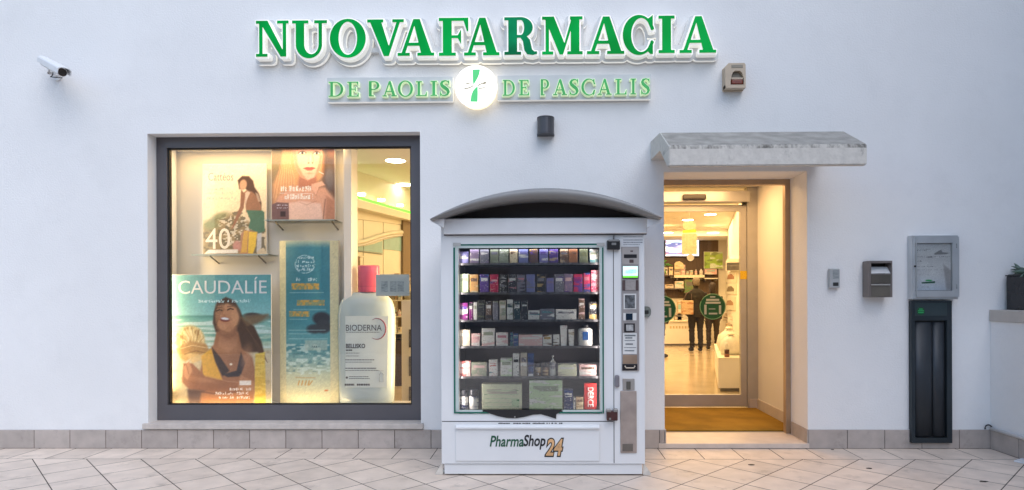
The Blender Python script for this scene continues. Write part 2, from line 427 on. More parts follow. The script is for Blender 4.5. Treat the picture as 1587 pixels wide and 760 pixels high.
mb = MB(); mb.box(-7, DX0 - 0.003, -0.008, 0.0, 0.0, PZT - 0.003); mb.box(DX1 + 0.003, SIDE_X, -0.008, 0.0, 0.0, PZT - 0.003); mb.build('plinth_grout', GROUT, bld)
# window of the building
FY = 0.13
wf = MB()
fx0, fx1 = PX(243, FY, 400), WX1 + 0.02
fz0, fz1 = PZ(655, FY, 440), PZ(212, FY, 440)
gx0, gx1 = PX(259, FY, 440), PX(637.5, FY, 440)
gz0, gz1 = PZ(628, FY, 440), PZ(228, FY, 440)
holed(wf, [fx0, gx0, gx1, fx1], [fz0, gz0, gz1, fz1 + 0.01], {(1, 1)}, FY, FY + 0.07)
bmesh.ops.bevel(wf.bm, geom=[e for e in wf.bm.edges if e.calc_face_angle(0) > 1 and all(abs(v.co.y - FY) < 1e-4 for v in e.verts)], offset=0.004, segments=2, affect='EDGES')
window = wf.build('window', ANOD, bld)
mb = MB(); holed(mb, [gx0 - 0.001, gx0 + 0.012, gx1 - 0.012, gx1 + 0.001], [gz0 - 0.001, gz0 + 0.01, gz1 - 0.012, gz1 + 0.001], {(1, 1)}, FY + 0.02, FY + 0.06); mb.build('gasket', GASKET, window)
mb = MB(); mb.box(gx0, gx1, FY + 0.036, FY + 0.044, gz0, gz1); mb.build('glass', PANE, window)
mb = MB(); mb.box(PX(220.6, -0.03, 660), PX(655.5, -0.03, 660), -0.035, FY, PZ(665.6, -0.035, 440), PZ(657, -0.035, 440) , 0.004); mb.build('window_sill', STONE, bld)
mb = MB(); mb.box(fx0 - 0.2, WX1 - 0.001, FY - 0.004, FY + 0.1, WZ0 - 0.0, fz0 - 0.001); mb.build('sill_upstand', STONE, bld)
# threshold, door frame, vestibule
mb = MB(); mb.box(PX(1021, -0.02, 690), PX(1254.5, -0.02, 690), -0.022, 0.46, 0.004, 0.047, 0.004); mb.build('threshold', mat('threshold stone', (0.62, 0.53, 0.46), rough=0.42, var=0.08, scale=10), bld)
DY = 0.39
mb = MB(); xr = PX(1223, DY, 450); zt = PZ(286.5, DY, 1140)
holed(mb, [DX0 - 0.05, DX0 + 0.03, xr - 0.035, DX1 + 0.03], [0.048, 0.06, zt, DZ1 + 0.03], {(1, 0), (1, 1)}, DY, DY + 0.065)
dfr = mb.build('door_frame', BRONZE, bld)
VX0, VX1, VY1 = DX0 - 0.12, 2.50, 1.70
VZ = 2.66
mb = MB(); mb.box(VX1, VX1 + 0.1, DY + 0.065, VY1 + 0.3, 0.0, VZ + 0.1); mb.box(VX0 - 0.1, VX0, DY + 0.065, VY1 + 0.3, 0.0, VZ + 0.1)
mb.box(VX0, VX1, DY + 0.066, VY1 + 0.3, VZ, VZ + 0.1); mb.build('vestibule_wall', CREAM, bld)
mb = MB()
x_, y_ = P(1171, 625, VY1)
mb.box(VX1 - 0.012, VX1, DY + 0.07, VY1, 0.05, 0.165); mb.box(VX1 - 0.10, VX1 - 0.0125, VY1 - 0.012, VY1, 0.05, 0.165); mb.build('vestibule_skirting', mat('skirting', (0.60, 0.52, 0.44), rough=0.5), bld)
# sliding door
SY = 1.72
sx1 = PX(1157, SY, 460); sgx1 = PX(1147.5, SY, 460); sz1 = PZ(318, SY, 1090); sgz1 = PZ(328, SY, 1090); sz0 = PZ(630.5, SY, 1090); sgz0 = PZ(612, SY, 1090)
mb = MB(); holed(mb, [VX0 + 0.02, VX0 + 0.08, sgx1, sx1], [sz0, sgz0, sgz1, sz1], {(1, 1)}, SY, SY + 0.05)
sdoor = mb.build('sliding_door', ALU, bld)
mb = MB(); mb.box(VX0 + 0.08, sgx1, SY + 0.02, SY + 0.03, sgz0, sgz1); mb.build('glass', PANE2, sdoor)
mb = MB(); mb.pbox(1147, 420, 1157.5, 433, SY - 0.002, SY - 0.0004); mb.build('yellow_sticker', mat('yellow sticker', (0.75, 0.48, 0.02), var=0.2, scale=60), sdoor)
mb = MB(); mb.box(sx1 + 0.004, VX1 - 0.12, SY, SY + 0.12, 0.05, sz1 + 0.04); mb.box(VX1 - 0.12, VX1 - 0.001, SY - 0.02, SY + 0.1, 0.05, VZ - 0.003); mb.build('door_jamb', ALU, bld)
mb = MB(); mb.box(VX0 + 0.01, PX(1163, SY - 0.12, 305), SY - 0.12, SY + 0.05, PZ(313, SY - 0.12, 1100), PZ(296, SY - 0.12, 1100), 0.006)
oper = mb.build('door_operator', ALU, bld)
mb = MB(); mb.pbox(1058.5, 301, 1095, 309.5, SY - 0.165, SY - 0.121, 0.012); mb.build('motion_sensor', mat('smoked plastic', (0.03, 0.022, 0.018), rough=0.2), oper)
mb = MB(); mb.pbox(1151, 313.5, 1157, 318, SY - 0.05, SY - 0.005); mb.build('end_stop', GASKET, oper)
for cx, cy, r in ((1104.5, 475.5, 19.5), (1026.5, 479.5, 20.5)):
    X, Z = P(cx, cy, SY + 0.016); rr = r * (SY + DIST) / FOC
    mb = MB(); mb.lathe([(rr, 0), (rr, 0.002)], (X, SY + 0.016, Z), 40, 'Y')
    st = mb.build('round_sticker', mat('green sticker', (0.008, 0.080, 0.026), rough=0.35, var=0.12), sdoor)
    mb = MB(); mb.tube([(X + rr * math.cos(R(a_)), SY + .0145, Z + rr * math.sin(R(a_))) for a_ in range(0, 361, 12)], .005, 6); mb.build('sticker_rim', mat('pale green rim', (0.16, 0.34, 0.18)), st)
    mb = MB(); k = rr / 19.5
    q = lambda a, b, c, d: mb.box(X + a * k, X + c * k, SY + 0.0125, SY + 0.0155, Z - d * k, Z - b * k)
    q(-10, -12, 10, -9); q(-11, -7.5, 12, -4.5); q(-13, -3, -9.5, 12); q(9.5, -2, 13, 11.5); q(-6, 3, 4, 4.2); q(-6, 9.5, 7, 12); q(-4, -16, 4, -14)
    mb.build('sticker_emblem', mat('sticker white', (0.42, 0.45, 0.40)), st)
# roof slab closing the building
mb = MB(); mb.box(-9, 9, TH, 14, 3.3, 3.5); mb.build('roof', mat('roof concrete', (0.4, 0.4, 0.4)), bld)

# --- the shop behind: floor, ceiling, walls
mb = MB(); mb.box(-9, 9, TH + 0.0, 12.4, 0.0, 0.05); struct(mb.build('shop_floor', SHOPFLOOR))
mb = MB(); mb.box(-8.9, 8.9, TH, 12.3, 3.1, 3.2); struct(mb.build('shop_ceiling', CEIL))
BY = 12.0
mb = MB(); mb.box(-3, 6.5, BY, BY + 0.2, 0.05, 3.1); struct(mb.build('shop_back_wall', CREAM))
mb = MB(); mb.box(1.5, 6.5, 10.6, BY, PZ(366, 10.6, 1075), 3.1); struct(mb.build('shop_soffit_ceiling', CEIL))
# the left-hand shop wall runs back at an angle
LP, LD = Vector((-2.59, 2.67, 0)), Vector((0.262, 0.965, 0)).normalized(); LN = Vector((LD.y, -LD.x, 0))   # LN faces the room
def W(px, py, off=0.0, p0=LP, n=LN):
    d = Vector(ray(px, py)); o = Vector((0, -DIST, EYE)); p = p0 + n * off
    return o + d * ((p - o).dot(n) / d.dot(n))
def on_wall(mb, pts, off, th, p0=LP, n=LN):
    mb.prism([W(x, y, off, p0, n) for x, y in pts], tuple(-n * th)); return mb
a, b = LP - LD * 2.15, LP + LD * 9.9
mb = MB(); mb.prism([(a.x, a.y, 0.05), (b.x, b.y, 0.05), (b.x, b.y, 3.1), (a.x, a.y, 3.1)], tuple(-LN * 0.15)); struct(mb.build('shop_side_wall', mat('cabinet wall', (0.80, 0.77, 0.66), rough=0.5, var=0.02)))
RP, RD = Vector((2.85, 3.0, 0)), Vector((0.242, 0.970, 0)).normalized(); RN = Vector((-RD.y, RD.x, 0))
a, b = RP - RD * 1.2, RP + RD * 9.6
mb = MB(); mb.prism([(a.x, a.y, 0.05), (b.x, b.y, 0.05), (b.x, b.y, 3.1), (a.x, a.y, 3.1)], tuple(-RN * 0.15)); struct(mb.build('shop_end_wall', CREAM))

# --- a house added out of view, to shade the right half of the facade
nb = thing('added_shade_house', 'grey house added out of view to shade the facade', 'house', (6.4, -3.5, 0))
mb = MB(); holed(mb, [-9.0, -7.6, -6.4, -4.2, -3.0, -0.6], [0, 1.0, 2.3, 3.8, 5.1, 7.4], {(1, 1), (3, 1), (1, 3), (3, 3)}, 0.0, 0.3)
for v in mb.bm.verts: v.co = Vector((5.9 + v.co.y, v.co.x, v.co.z))
mb.build('wall', mat('grey render', (0.24, 0.26, 0.29), rough=0.9, bump=0.2), nb)
for yy in (-7.6, -4.2):
    for zz in (1.0, 3.8): mb = MB(); mb.box(6.00, 6.04, yy, yy + 1.2, zz, zz + 1.3); mb.build('window', mat('dark window', (0.02, 0.022, 0.025), rough=0.1), nb)
mb = MB(); mb.box(5.7, 9.4, -9.2, -0.4, 7.4, 7.6); mb.build('roof', MATS['roof concrete'], nb)
mb = MB(); mb.box(6.21, 8.9, -0.9, -0.61, 0, 7.39); mb.build('side_wall', MATS['grey render'], nb)
# --- the house across the street, behind the viewer: it is what the panes mirror
ho = thing('house_opposite', 'long grey house across the street, mirrored in the panes', 'house', (0, -24, 0))
mb = MB(); xs_ = [-16, -13, -11.6, -8, -6.6, -3, -1.6, 2, 3.4, 7, 8.4, 12, 13.4, 16]; holed(mb, xs_, [0, 1.0, 2.6, 4.2, 5.8, 7.5], {(i, j) for i in range(1, 12, 2) for j in (1, 3)}, -24.3, -24.0)
mb.build('wall', mat('violet grey render', (0.20, 0.19, 0.215), rough=0.9, var=0.1), ho)
for i in range(1, 12, 2):
    for z0_ in (1.0, 4.2): mb = MB(); mb.box(xs_[i], xs_[i + 1], -24.2, -24.16, z0_, z0_ + 1.6); mb.build('window', MATS['dark window'], ho)
mb = MB(); mb.box(-16.4, 16.4, -30, -23.7, 7.5, 7.7); mb.build('roof', mat('roof tile', (0.22, 0.11, 0.07), rough=0.9), ho)
mb = MB(); mb.box(-16, 16, -30, -29.8, 0, 7.49); mb.build('rear_wall', MATS['violet grey render'], ho)
# --- low side wall of the neighbouring step, with a coping
lw = thing('boundary_wall', 'low white side wall with pale stone coping meeting the facade', 'wall', (SIDE_X + 0.13, -1.5, 0))
CZ0, CZ1 = PZ(498, 0, 1535), PZ(480.3, 0, 1535)
mb = MB(); mb.box(SIDE_X, SIDE_X + 0.30, -4, -0.001, 0.0, CZ0 - 0.001); mb.build('wall', STUCCO, lw)
mb = MB(); mb.box(SIDE_X - 0.012, SIDE_X + 0.33, -4.02, -0.002, CZ0, CZ1, 0.004); mb.build('coping', mat('coping stone', (0.50, 0.46, 0.42), rough=0.7, var=0.08, bump=0.1), lw)
mb = MB(); y = -0.013
while y > -3.9:
    mb.box(SIDE_X - 0.011, SIDE_X - 0.001, y - T + 0.005, y, 0.002, PZT - 0.004, 0.002, 1); y -= T
mb.build('plinth_tile', SKIRT, lw)
mb = MB(); mb.box(SIDE_X - 0.007, SIDE_X - 0.0005, -3.95, -0.013, 0.0, PZT - 0.008); mb.build('plinth_grout', GROUT, lw)
cn = thing('conduit_pipe', 'white conduit lying along the plinth of the low side wall', 'pipe', (SIDE_X, -1, PZT))
mb = MB(); mb.tube([(SIDE_X - 0.014, -0.03, PZT + 0.014), (SIDE_X - 0.014, -3.6, PZT + 0.014)], 0.016, 10); mb.build('conduit', mat('white pvc', (0.75, 0.75, 0.75), rough=0.4), cn)
mb = MB(); mb.tube([(SIDE_X - 0.035 + 0.03 * math.cos(t), -0.02, PZT + 0.016 + 0.03 * math.sin(t)) for t in [0.3 + k * 0.45 for k in range(8)]], 0.006, 8); mb.build('bent_cable', mat('black cable', (0.02, 0.02, 0.022), rough=0.5), cn)

# ================================================================== SIGNS: serif letters as distance fields, contoured into solid letters
def ell(cx, cy, rx, ry, a0=0, a1=360, n=48): return [(cx + rx * math.cos(R(a0 + (a1 - a0) * k / n)), cy + ry * math.sin(R(a0 + (a1 - a0) * k / n))) for k in range(n + (0 if a1 - a0 >= 360 else 1))]
def rc(a, b, c, d): return [(a, b), (c, b), (c, d), (a, d)]
H = 0.085
GL = {   # width, list of (+outline | -outline | stroke)
 'N': (0.93, [('+', rc(.09, 0, .19, 1)), ('+', rc(0, 0, .33, H)), ('+', [(0, 1), (.33, 1), (.86, 0.0), (.70, 0.0), (.09, .99)]), ('+', rc(.76, 0, .86, 1)), ('+', rc(.60, 1 - H, .93, 1)), ('+', rc(0, 1 - H, .28, 1))]),
 'U': (0.98, [('+', rc(.10, .36, .84, 1)), ('+', ell(.47, .36, .37, .385, 180, 360)), ('-', rc(.34, .36, .74, 1.1)), ('-', ell(.54, .36, .20, .27)), ('+', rc(0, 1 - H, .46, 1)), ('+', rc(.62, 1 - H, .98, 1))]),
 'O': (1.0, [('+', ell(.5, .5, .5, .525)), ('-', ell(.5, .5, .255, .44))]),
 'V': (1.02, [('+', [(.05, 1), (.37, 1), (.60, .28), (.84, 1), (.94, 1), (.60, 0), (.46, 0)]), ('+', rc(0, 1 - H, .45, 1)), ('+', rc(.70, 1 - H, 1.02, 1))]),
 'A': (1.02, [('+', [(.08, 0), (.19, 0), (.47, .82), (.67, 0), (.97, 0), (.62, 1), (.44, 1)]), ('+', rc(.20, .27, .75, .36)), ('+', rc(0, 0, .34, H)), ('+', rc(.55, 0, 1.02, H))]),
 'F': (0.82, [('+', rc(.11, 0, .36, 1)), ('+', rc(0, 0, .47, H)), ('+', rc(0, 1 - H, .82, 1)), ('+', [(.66, 1), (.82, 1), (.82, .64), (.78, .64)]), ('+', rc(.3, .46, .62, .54)), ('+', [(.50, .50), (.62, .70), (.62, .30)])]),
 'R': (0.92, [('+', rc(.11, 0, .36, 1)), ('+', rc(0, 0, .47, H)), ('+', rc(.0, 1 - H, .45, 1)), ('+', rc(.3, .45, .46, 1)), ('+', ell(.46, .725, .34, .275)), ('-', rc(.36, .53, .46, .92)), ('-', ell(.46, .725, .095, .195)), ('+', rc(.11, 0, .36, 1)), ('+', [(.42, .49), (.60, .52), (.72, .40), (.78, .14), (.84, .09), (.92, .09), (.92, .02), (.80, -.01), (.64, .01), (.56, .12), (.52, .36)])]),
 'M': (1.16, [('+', rc(.10, 0, .20, 1)), ('+', rc(0, 0, .32, H)), ('+', [(0, 1), (.34, 1), (.64, .30), (.86, 1), (.95, 1), (.60, 0), (.50, 0), (.10, .9)]), ('+', rc(.82, 0, 1.07, 1)), ('+', rc(.72, 0, 1.16, H)), ('+', rc(.80, 1 - H, 1.16, 1)), ('+', rc(0, 1 - H, .3, 1))]),
 'C': (0.88, [('+', ell(.47, .5, .47, .525)), ('-', ell(.54, .5, .29, .44)), ('-', [(.62, .36), (1.2, .30), (1.2, .64), (.62, .64)]), ('+', [(.70, .90), (.88, 1.02), (.88, .62), (.83, .62)]), ('+', [(.80, .0), (.88, .0), (.88, .36), (.83, .36), (.70, .1)])]),
 'I': (0.45, [('+', rc(.10, 0, .35, 1)), ('+', rc(0, 0, .45, H)), ('+', rc(0, 1 - H, .45, 1))]),
 'd': (0.95, [('+', rc(.12, 0, .42, 1)), ('+', ell(.42, .5, .53, .5)), ('-', rc(.29, .07, .42, .93)), ('-', ell(.42, .5, .36, .43)), ('-', rc(-.4, -.2, .12, 1.2)), ('+', rc(.12, 0, .29, 1)), ('+', rc(0, 0, .4, .07)), ('+', rc(0, .93, .4, 1))]),
 'e': (0.75, [('+', rc(.12, 0, .29, 1)), ('+', rc(0, 0, .75, .07)), ('+', rc(0, .93, .72, 1)), ('+', [(.58, 1), (.72, 1), (.72, .7)]), ('+', [(.60, 0), (.75, 0), (.75, .32)]), ('+', rc(.2, .47, .55, .54)), ('+', rc(.5, .36, .56, .65))]),
 'p': (0.75, [('+', rc(.12, 0, .29, 1)), ('+', rc(0, 0, .42, .07)), ('+', rc(0, .93, .4, 1)), ('+', rc(.2, .42, .42, 1)), ('+', ell(.42, .71, .33, .29)), ('-', rc(.29, .49, .42, .93)), ('-', ell(.42, .71, .17, .22)), ('-', rc(-.4, -.2, .12, 1.2)), ('+', rc(.12, 0, .29, 1))]),
 'a': (0.95, [('+', [(.09, 0), (.17, 0), (.45, .80), (.68, 0), (.87, 0), (.55, 1), (.43, 1)]), ('+', rc(.2, .29, .7, .36)), ('+', rc(0, 0, .3, .07)), ('+', rc(.58, 0, .95, .07))]),
 'o': (1.0, [('+', ell(.5, .5, .5, .52)), ('-', ell(.5, .5, .33, .45))]),
 'l': (0.75, [('+', rc(.12, 0, .29, 1)), ('+', rc(0, 0, .75, .07)), ('+', rc(0, .93, .42, 1)), ('+', [(.60, 0), (.75, 0), (.75, .34)])]),
 'i': (0.42, [('+', rc(.12, 0, .30, 1)), ('+', rc(0, 0, .42, .07)), ('+', rc(0, .93, .42, 1))]),
 'c': (0.85, [('+', ell(.47, .5, .47, .52)), ('-', ell(.52, .5, .36, .45)), ('-', [(.6, .34), (1.2, .3), (1.2, .68), (.6, .66)]), ('+', [(.72, .94), (.85, 1.0), (.85, .66), (.81, .66)]), ('+', [(.78, .0), (.85, .1), (.85, .33), (.80, .33), (.7, .1)])]),
 's': (0.68, [('s', [(.60, .80, .03), (.52, .93, .035), (.36, .965, .04), (.19, .90, .07), (.13, .77, .085), (.19, .65, .10), (.34, .53, .11), (.50, .41, .10), (.56, .27, .085), (.50, .12, .06), (.34, .04, .04), (.16, .07, .035), (.07, .22, .03)]), ('+', rc(.57, .70, .62, 1.0)), ('+', rc(.05, .0, .10, .32))]),
}
def sd_poly(U, V, pts):
    d = np.full(U.shape, 1e9); sg = np.ones(U.shape); n = len(pts)
    for i in range(n):
        (ax, ay), (bx, by) = pts[i], pts[i - 1]
        ex, ey = bx - ax, by - ay; wx, wy = U - ax, V - ay
        t = np.clip((wx * ex + wy * ey) / (ex * ex + ey * ey + 1e-12), 0, 1)
        d = np.minimum(d, (wx - ex * t) ** 2 + (wy - ey * t) ** 2)
        c1, c2, c3 = V >= ay, V < by, ex * wy > ey * wx
        sg = np.where((c1 & c2 & c3) | (~c1 & ~c2 & ~c3), -sg, sg)
    return sg * np.sqrt(d)
def glyph_sd(ch, X, Z, x0, x1, z0, z1):
    """signed distance (metres) to a glyph fitted into a box"""
    wd, prims = GL[ch]; kx, kz = (x1 - x0) / wd, (z1 - z0); d = np.full(X.shape, 1e9)
    for t, g in prims:
        if t == 's':
            e = np.full(X.shape, 1e9); q = [(x0 + a * kx, z0 + b * kz, r * (kx + kz) / 2) for a, b, r in g]
            for (ax, ay, ra), (bx, by, rb) in zip(q, q[1:]):
                ex, ey = bx - ax, by - ay; tt = np.clip(((X - ax) * ex + (Z - ay) * ey) / (ex * ex + ey * ey), 0, 1)
                e = np.minimum(e, np.hypot(X - ax - ex * tt, Z - ay - ey * tt) - (ra + (rb - ra) * tt))
            d = np.minimum(d, e)
        else:
            e = sd_poly(X, Z, [(x0 + a * kx, z0 + b * kz) for a, b in g])
            d = np.minimum(d, e) if t == '+' else np.maximum(d, -e)
    return d
def iso_solid(name, D, xs, zs, level, y0, y1, mats, parent):
    """solid of the region D < level between planes y0 (front) and y1; front face slot 0, sides slot 1"""
    F = D - level; bm = bmesh.new(); cache = {}
    def vert(p, y):
        k = (int(p[0] * 1e6), int(p[1] * 1e6), y)
        v = cache.get(k)
        if v is None: v = cache[k] = bm.verts.new((p[0], y, p[1]))
        return v
    neg = F < 0; n4 = neg[:-1, :-1].astype(int) + neg[:-1, 1:] + neg[1:, :-1] + neg[1:, 1:]
    for j in range(n4.shape[0]):                 # whole cells, joined into runs
        full = np.concatenate([[0], (n4[j] == 4).astype(int), [0]]); e = np.diff(full)
        for i0, i1 in zip(np.nonzero(e == 1)[0], np.nonzero(e == -1)[0]):
            bm.faces.new([vert(p, y0) for p in ((xs[i0], zs[j]), (xs[i1], zs[j]), (xs[i1], zs[j + 1]), (xs[i0], zs[j + 1]))]).material_index = 0
    for j, i in zip(*np.nonzero((n4 > 0) & (n4 < 4))):
        cs = [(xs[i], zs[j], F[j, i]), (xs[i + 1], zs[j], F[j, i + 1]), (xs[i + 1], zs[j + 1], F[j + 1, i + 1]), (xs[i], zs[j + 1], F[j + 1, i])]
        poly, cut = [], []
        for a, b in zip(cs, cs[1:] + cs[:1]):
            if a[2] < 0: poly.append((a[0], a[1]))
            if (a[2] < 0) != (b[2] < 0):
                t = a[2] / (a[2] - b[2]); p = (a[0] + (b[0] - a[0]) * t, a[1] + (b[1] - a[1]) * t)
                poly.append(p); cut.append(p)
        vs = []
        for p in poly:
            v = vert(p, y0)
            if v not in vs: vs.append(v)
        if len(vs) >= 3:
            try: bm.faces.new(vs).material_index = 0
            except ValueError: pass
        for k in range(0, len(cut) - 1, 2):
            A, B = vert(cut[k], y0), vert(cut[k + 1], y0)
            if A is B: continue
            try: bm.faces.new((A, vert(cut[k], y1), vert(cut[k + 1], y1), B)).material_index = 1
            except ValueError: pass
    bmesh.ops.recalc_face_normals(bm, faces=bm.faces)
    me = bpy.data.meshes.new(name); bm.to_mesh(me); bm.free()
    return link(name, me, mats, parent)
ACRYL = mat('opal acrylic', (0.78, 0.78, 0.76), rough=0.3, var=0.03, emit=(1.0, 0.97, 0.88), estr=0.16)
ACRYLB = mat('clear acrylic backing', (0.60, 0.615, 0.62), rough=0.25, var=0.05, scale=4)
GREENF = mat('green sign face', (0.0, 0.20, 0.04), rough=0.4, var=0.38, scale=3.4, detail=1, spec=0.06, emit=(0.0, 0.5, 0.06), estr=0.17)
GREEND = mat('dark green sign face', (0.0, 0.165, 0.06), rough=0.4, var=0.45, scale=4.0, spec=0.08, emit=(0.0, 0.3, 0.1), estr=0.10)
GREEN2 = mat('pale green sign face', (0.035, 0.27, 0.085), rough=0.45, var=0.3, scale=6, spec=0.2, emit=(0.15, 0.7, 0.2), estr=0.12)
HALO = mat('lit acrylic edge', (0.66, 0.76, 0.58), rough=0.3, emit=(0.80, 1.0, 0.55), estr=0.16)
def sign(name, label, glyphs, ybk, yb, yf, m_face, m_ret, lvl_b, lvl_r, res, plate=None, dark=()):
    pts = []
    for ch, a, b, c, d in glyphs:
        x0, z1 = P(a, b, yf); x1, z0 = P(c, d, yf); pts.append((ch, x0, x1, z0, z1))
    cx = (pts[0][1] + pts[-1][2]) / 2
    t = thing(name, label, 'sign', (cx, 0, pts[0][3]))
    lo_x, hi_x = pts[0][1] - 0.12, pts[-1][2] + 0.12; lo_z, hi_z = min(p[3] for p in pts) - 0.1, max(p[4] for p in pts) + 0.1
    xs = np.arange(lo_x, hi_x, res); zs = np.arange(lo_z, hi_z, res); ALL = np.full((len(zs), len(xs)), 1e9)
    for k, (ch, x0, x1, z0, z1) in enumerate(pts):
        lx = np.arange(x0 - 0.06, x1 + 0.06, res * 0.6); lz = np.arange(z0 - 0.06, z1 + 0.06, res * 0.6)
        X, Z = np.meshgrid(lx, lz); D = glyph_sd(ch, X, Z, x0, x1, z0, z1)
        lt = iso_solid('letter', D, lx, lz, lvl_r, yf + 0.010, yb, [m_ret, m_ret], t)
        iso_solid('letter_face', D, lx, lz, 0.0, yf, yf + 0.0099, [GREEND if k in dark else m_face, m_ret], lt)
        i0, i1 = np.searchsorted(xs, (x0 - 0.1, x1 + 0.1)); X, Z = np.meshgrid(xs[i0:i1], zs)
        ALL[:, i0:i1] = np.minimum(ALL[:, i0:i1], glyph_sd(ch, X, Z, x0, x1, z0, z1))
    if plate:
        a, b, c, d = plate; x0, z1 = P(a, b, yb); x1, z0 = P(c, d, yb); X, Z = np.meshgrid(xs, zs)
        q = np.maximum(np.maximum(x0 + 0.02 - X, X - x1 + 0.02), np.maximum(z0 + 0.02 - Z, Z - z1 + 0.02)) - 0.02
        iso_solid('backing_plate', q, xs, zs, 0.0, yb, ybk, [ACRYLB, ACRYL], t)
    else:
        iso_solid('backing_plate', ALL, xs, zs, lvl_b, yb, ybk, [ACRYLB, ACRYL], t)
        mb = MB(); mb.box(pts[0][1] + 0.1, pts[-1][2] - 0.15, -0.045, -0.012, PZ(80.5, -0.03, 760), PZ(74, -0.03, 760)); mb.build('mounting_rail', ACRYLB, t)
    return t
top = [('N', 396.5, 32.5, 447.5, 88), ('U', 452.6, 32, 507, 89), ('O', 511, 31, 567, 88.2), ('V', 569, 30.5, 626, 87), ('A', 616, 30, 673, 86.5), ('F', 680, 28, 726, 86.5), ('A', 719, 28, 774, 86),
       ('R', 781.5, 27, 832.5, 85), ('M', 840, 26, 903, 84.5), ('A', 909.5, 26, 967.5, 83.8), ('C', 965, 25, 1012, 84), ('I', 1020.5, 24.5, 1045.7, 82.5), ('A', 1053, 25.5, 1110, 82)]
sign('main_sign', 'long shop sign of large green serif capitals NUOVAFARMACIA on white outlined backing', top, -0.012, -0.05, -0.13, GREENF, ACRYL, 0.040, 0.013, 0.006, dark=(7,))
l2 = [('d', 509, 127, 532, 150), ('e', 538, 127, 556, 150), ('p', 568.5, 126, 588, 149.5), ('a', 592.5, 126, 615, 149.5), ('o', 616.5, 125.5, 640, 149.8), ('l', 644.5, 126, 661.5, 149), ('i', 667, 125.5, 677.5, 148.8), ('s', 680.5, 124.5, 698, 149.3)]
sign('name_sign', 'small green capitals DE PAOLIS on a pale plate', l2, -0.012, -0.06, -0.10, GREEN2, HALO, 0.02, 0.006, 0.005, plate=(507, 121, 702, 157))
r2 = [('d', 778.8, 124, 798, 148.5), ('e', 804, 124, 820, 148), ('p', 835.7, 123, 851, 148), ('a', 857, 123, 879, 147.5), ('s', 881.4, 122.5, 897.5, 148), ('c', 901, 122.5, 921.5, 147.8), ('a', 926, 122.5, 948, 147), ('l', 953.5, 122.5, 971, 146.7), ('i', 977, 122, 986, 146.5), ('s', 992.5, 121.5, 1008, 146.8)]
sign('name_sign', 'small green capitals DE PASCALIS on a pale plate', r2, -0.012, -0.06, -0.10, GREEN2, HALO, 0.02, 0.006, 0.005, plate=(771, 117.5, 1009, 153.5))
# the lit disc with the green emblem
LY = -0.12
X, Z = P(737.5, 134, LY); rr = 32.6 * (DIST + LY) / FOC
lg = thing('logo_disc', 'glowing white round lightbox with a green emblem between the two name signs', 'sign', (X, 0, Z))
LIT = mat('lit opal face', (0.85, 0.85, 0.83), rough=0.35, var=0.01, emit=(1.0, 0.97, 0.90), estr=0.5)
RIM = mat('lit opal rim', (0.8, 0.78, 0.72), rough=0.4, var=0.01, emit=(1.0, 0.82, 0.52), estr=0.5)
mb = MB(); mb.lathe([(rr, LY), (rr + 0.002, LY + 0.003), (rr + 0.002, LY + 0.03)], (X, 0, Z), 64, 'Y'); mb.build('disc_face', LIT, lg)
mb = MB(); mb.lathe([(rr - 0.012, LY + 0.0305), (rr - 0.012, -0.002)], (X, 0, Z), 64, 'Y'); mb.build('disc_body', RIM, lg)
EG = mat('emblem green', (0.06, 0.42, 0.14), rough=0.4, spec=0.1, emit=(0.16, 0.75, 0.30), estr=0.26)
EB = mat('emblem bronze', (0.35, 0.30, 0.16), rough=0.4)
def eb(pts): return [P(700 + a * 80 / 760, 95 + b * 80 / 760, LY - 0.002) for a, b in pts]
mb = MB(); mb.poly(eb([(308, 125), (417, 122), (405, 190), (380, 250), (345, 310), (322, 345), (313, 300)]), LY - 0.003, LY - 0.0005); mb.build('emblem', EG, lg)
mb = MB(); mb.poly(eb([(382, 370), (385, 480), (380, 598), (275, 595), (290, 500), (315, 435), (345, 400)]), LY - 0.003, LY - 0.0005); mb.build('emblem', EG, lg)
mb = MB()
for seg in ([(205, 338), (278, 318)], [(185, 405), (240, 398), (300, 375), (322, 350)], [(385, 360), (430, 335), (505, 308), (500, 325), (465, 332)], [(400, 400), (490, 392)]):
    mb.tube([(x, LY - 0.003, z) for x, z in eb(seg)], 0.004, 6)
mb.build('emblem_stroke', EB, lg)

# ================================================================== the shop's own lamps and added fill strips
EM = mat('lamp diffuser', (0.9, 0.9, 0.9), rough=0.4, emit=(1.0, 0.86, 0.60), estr=9.0)
FLZ0 = PZ(627, 0.22, 440) - 0.012
SWX0, SWX1 = WX0, P(545, 430, 0.3)[0]            # the display case behind the window
area('display_case_lamp_and_fill', ((SWX0 + SWX1) / 2, 0.27, 2.83), (SWX1 - SWX0) * 0.9, 0.08, 9.5, (1.0, 0.68, 0.32))
area('display_case_lamp_and_fill', (SWX0 + 0.012, 0.24, 1.55), 2.1, 0.03, 8.5, (1.0, 0.72, 0.38), (0, R(-90), R(7)), 100)     # unseen fill added behind the window frame to brighten the case
area('display_case_lamp_and_fill', ((SWX0 + SWX1) / 2, 0.222, FLZ0 + 0.004), (SWX1 - SWX0) * 0.94, 0.03, 2.2, (1.0, 0.70, 0.36), (R(180 - 22), 0, 0))   # strip along the sill
area('display_case_lamp_and_fill', (WX1 - 0.012, 0.235, 1.45), 2.0, 0.03, 8, (1.0, 0.72, 0.38), (0, R(90), R(-8)), 110)     # a second added fill on the other side
area('shop_lamp', (-0.3, 3.6, 3.06), 2.4, 3.0, 58, (1.0, 0.80, 0.44))
area('shop_lamp', (2.2, 5.5, 3.06), 3.0, 4.5, 215, WARM)
area('shop_lamp', (3.6, 9.3, 3.06), 3.0, 2.4, 150, WARM)
area('vestibule_lamp', ((VX0 + VX1) / 2, 1.15, VZ - 0.02), 0.9, 0.5, 20, (1.0, 0.60, 0.26))
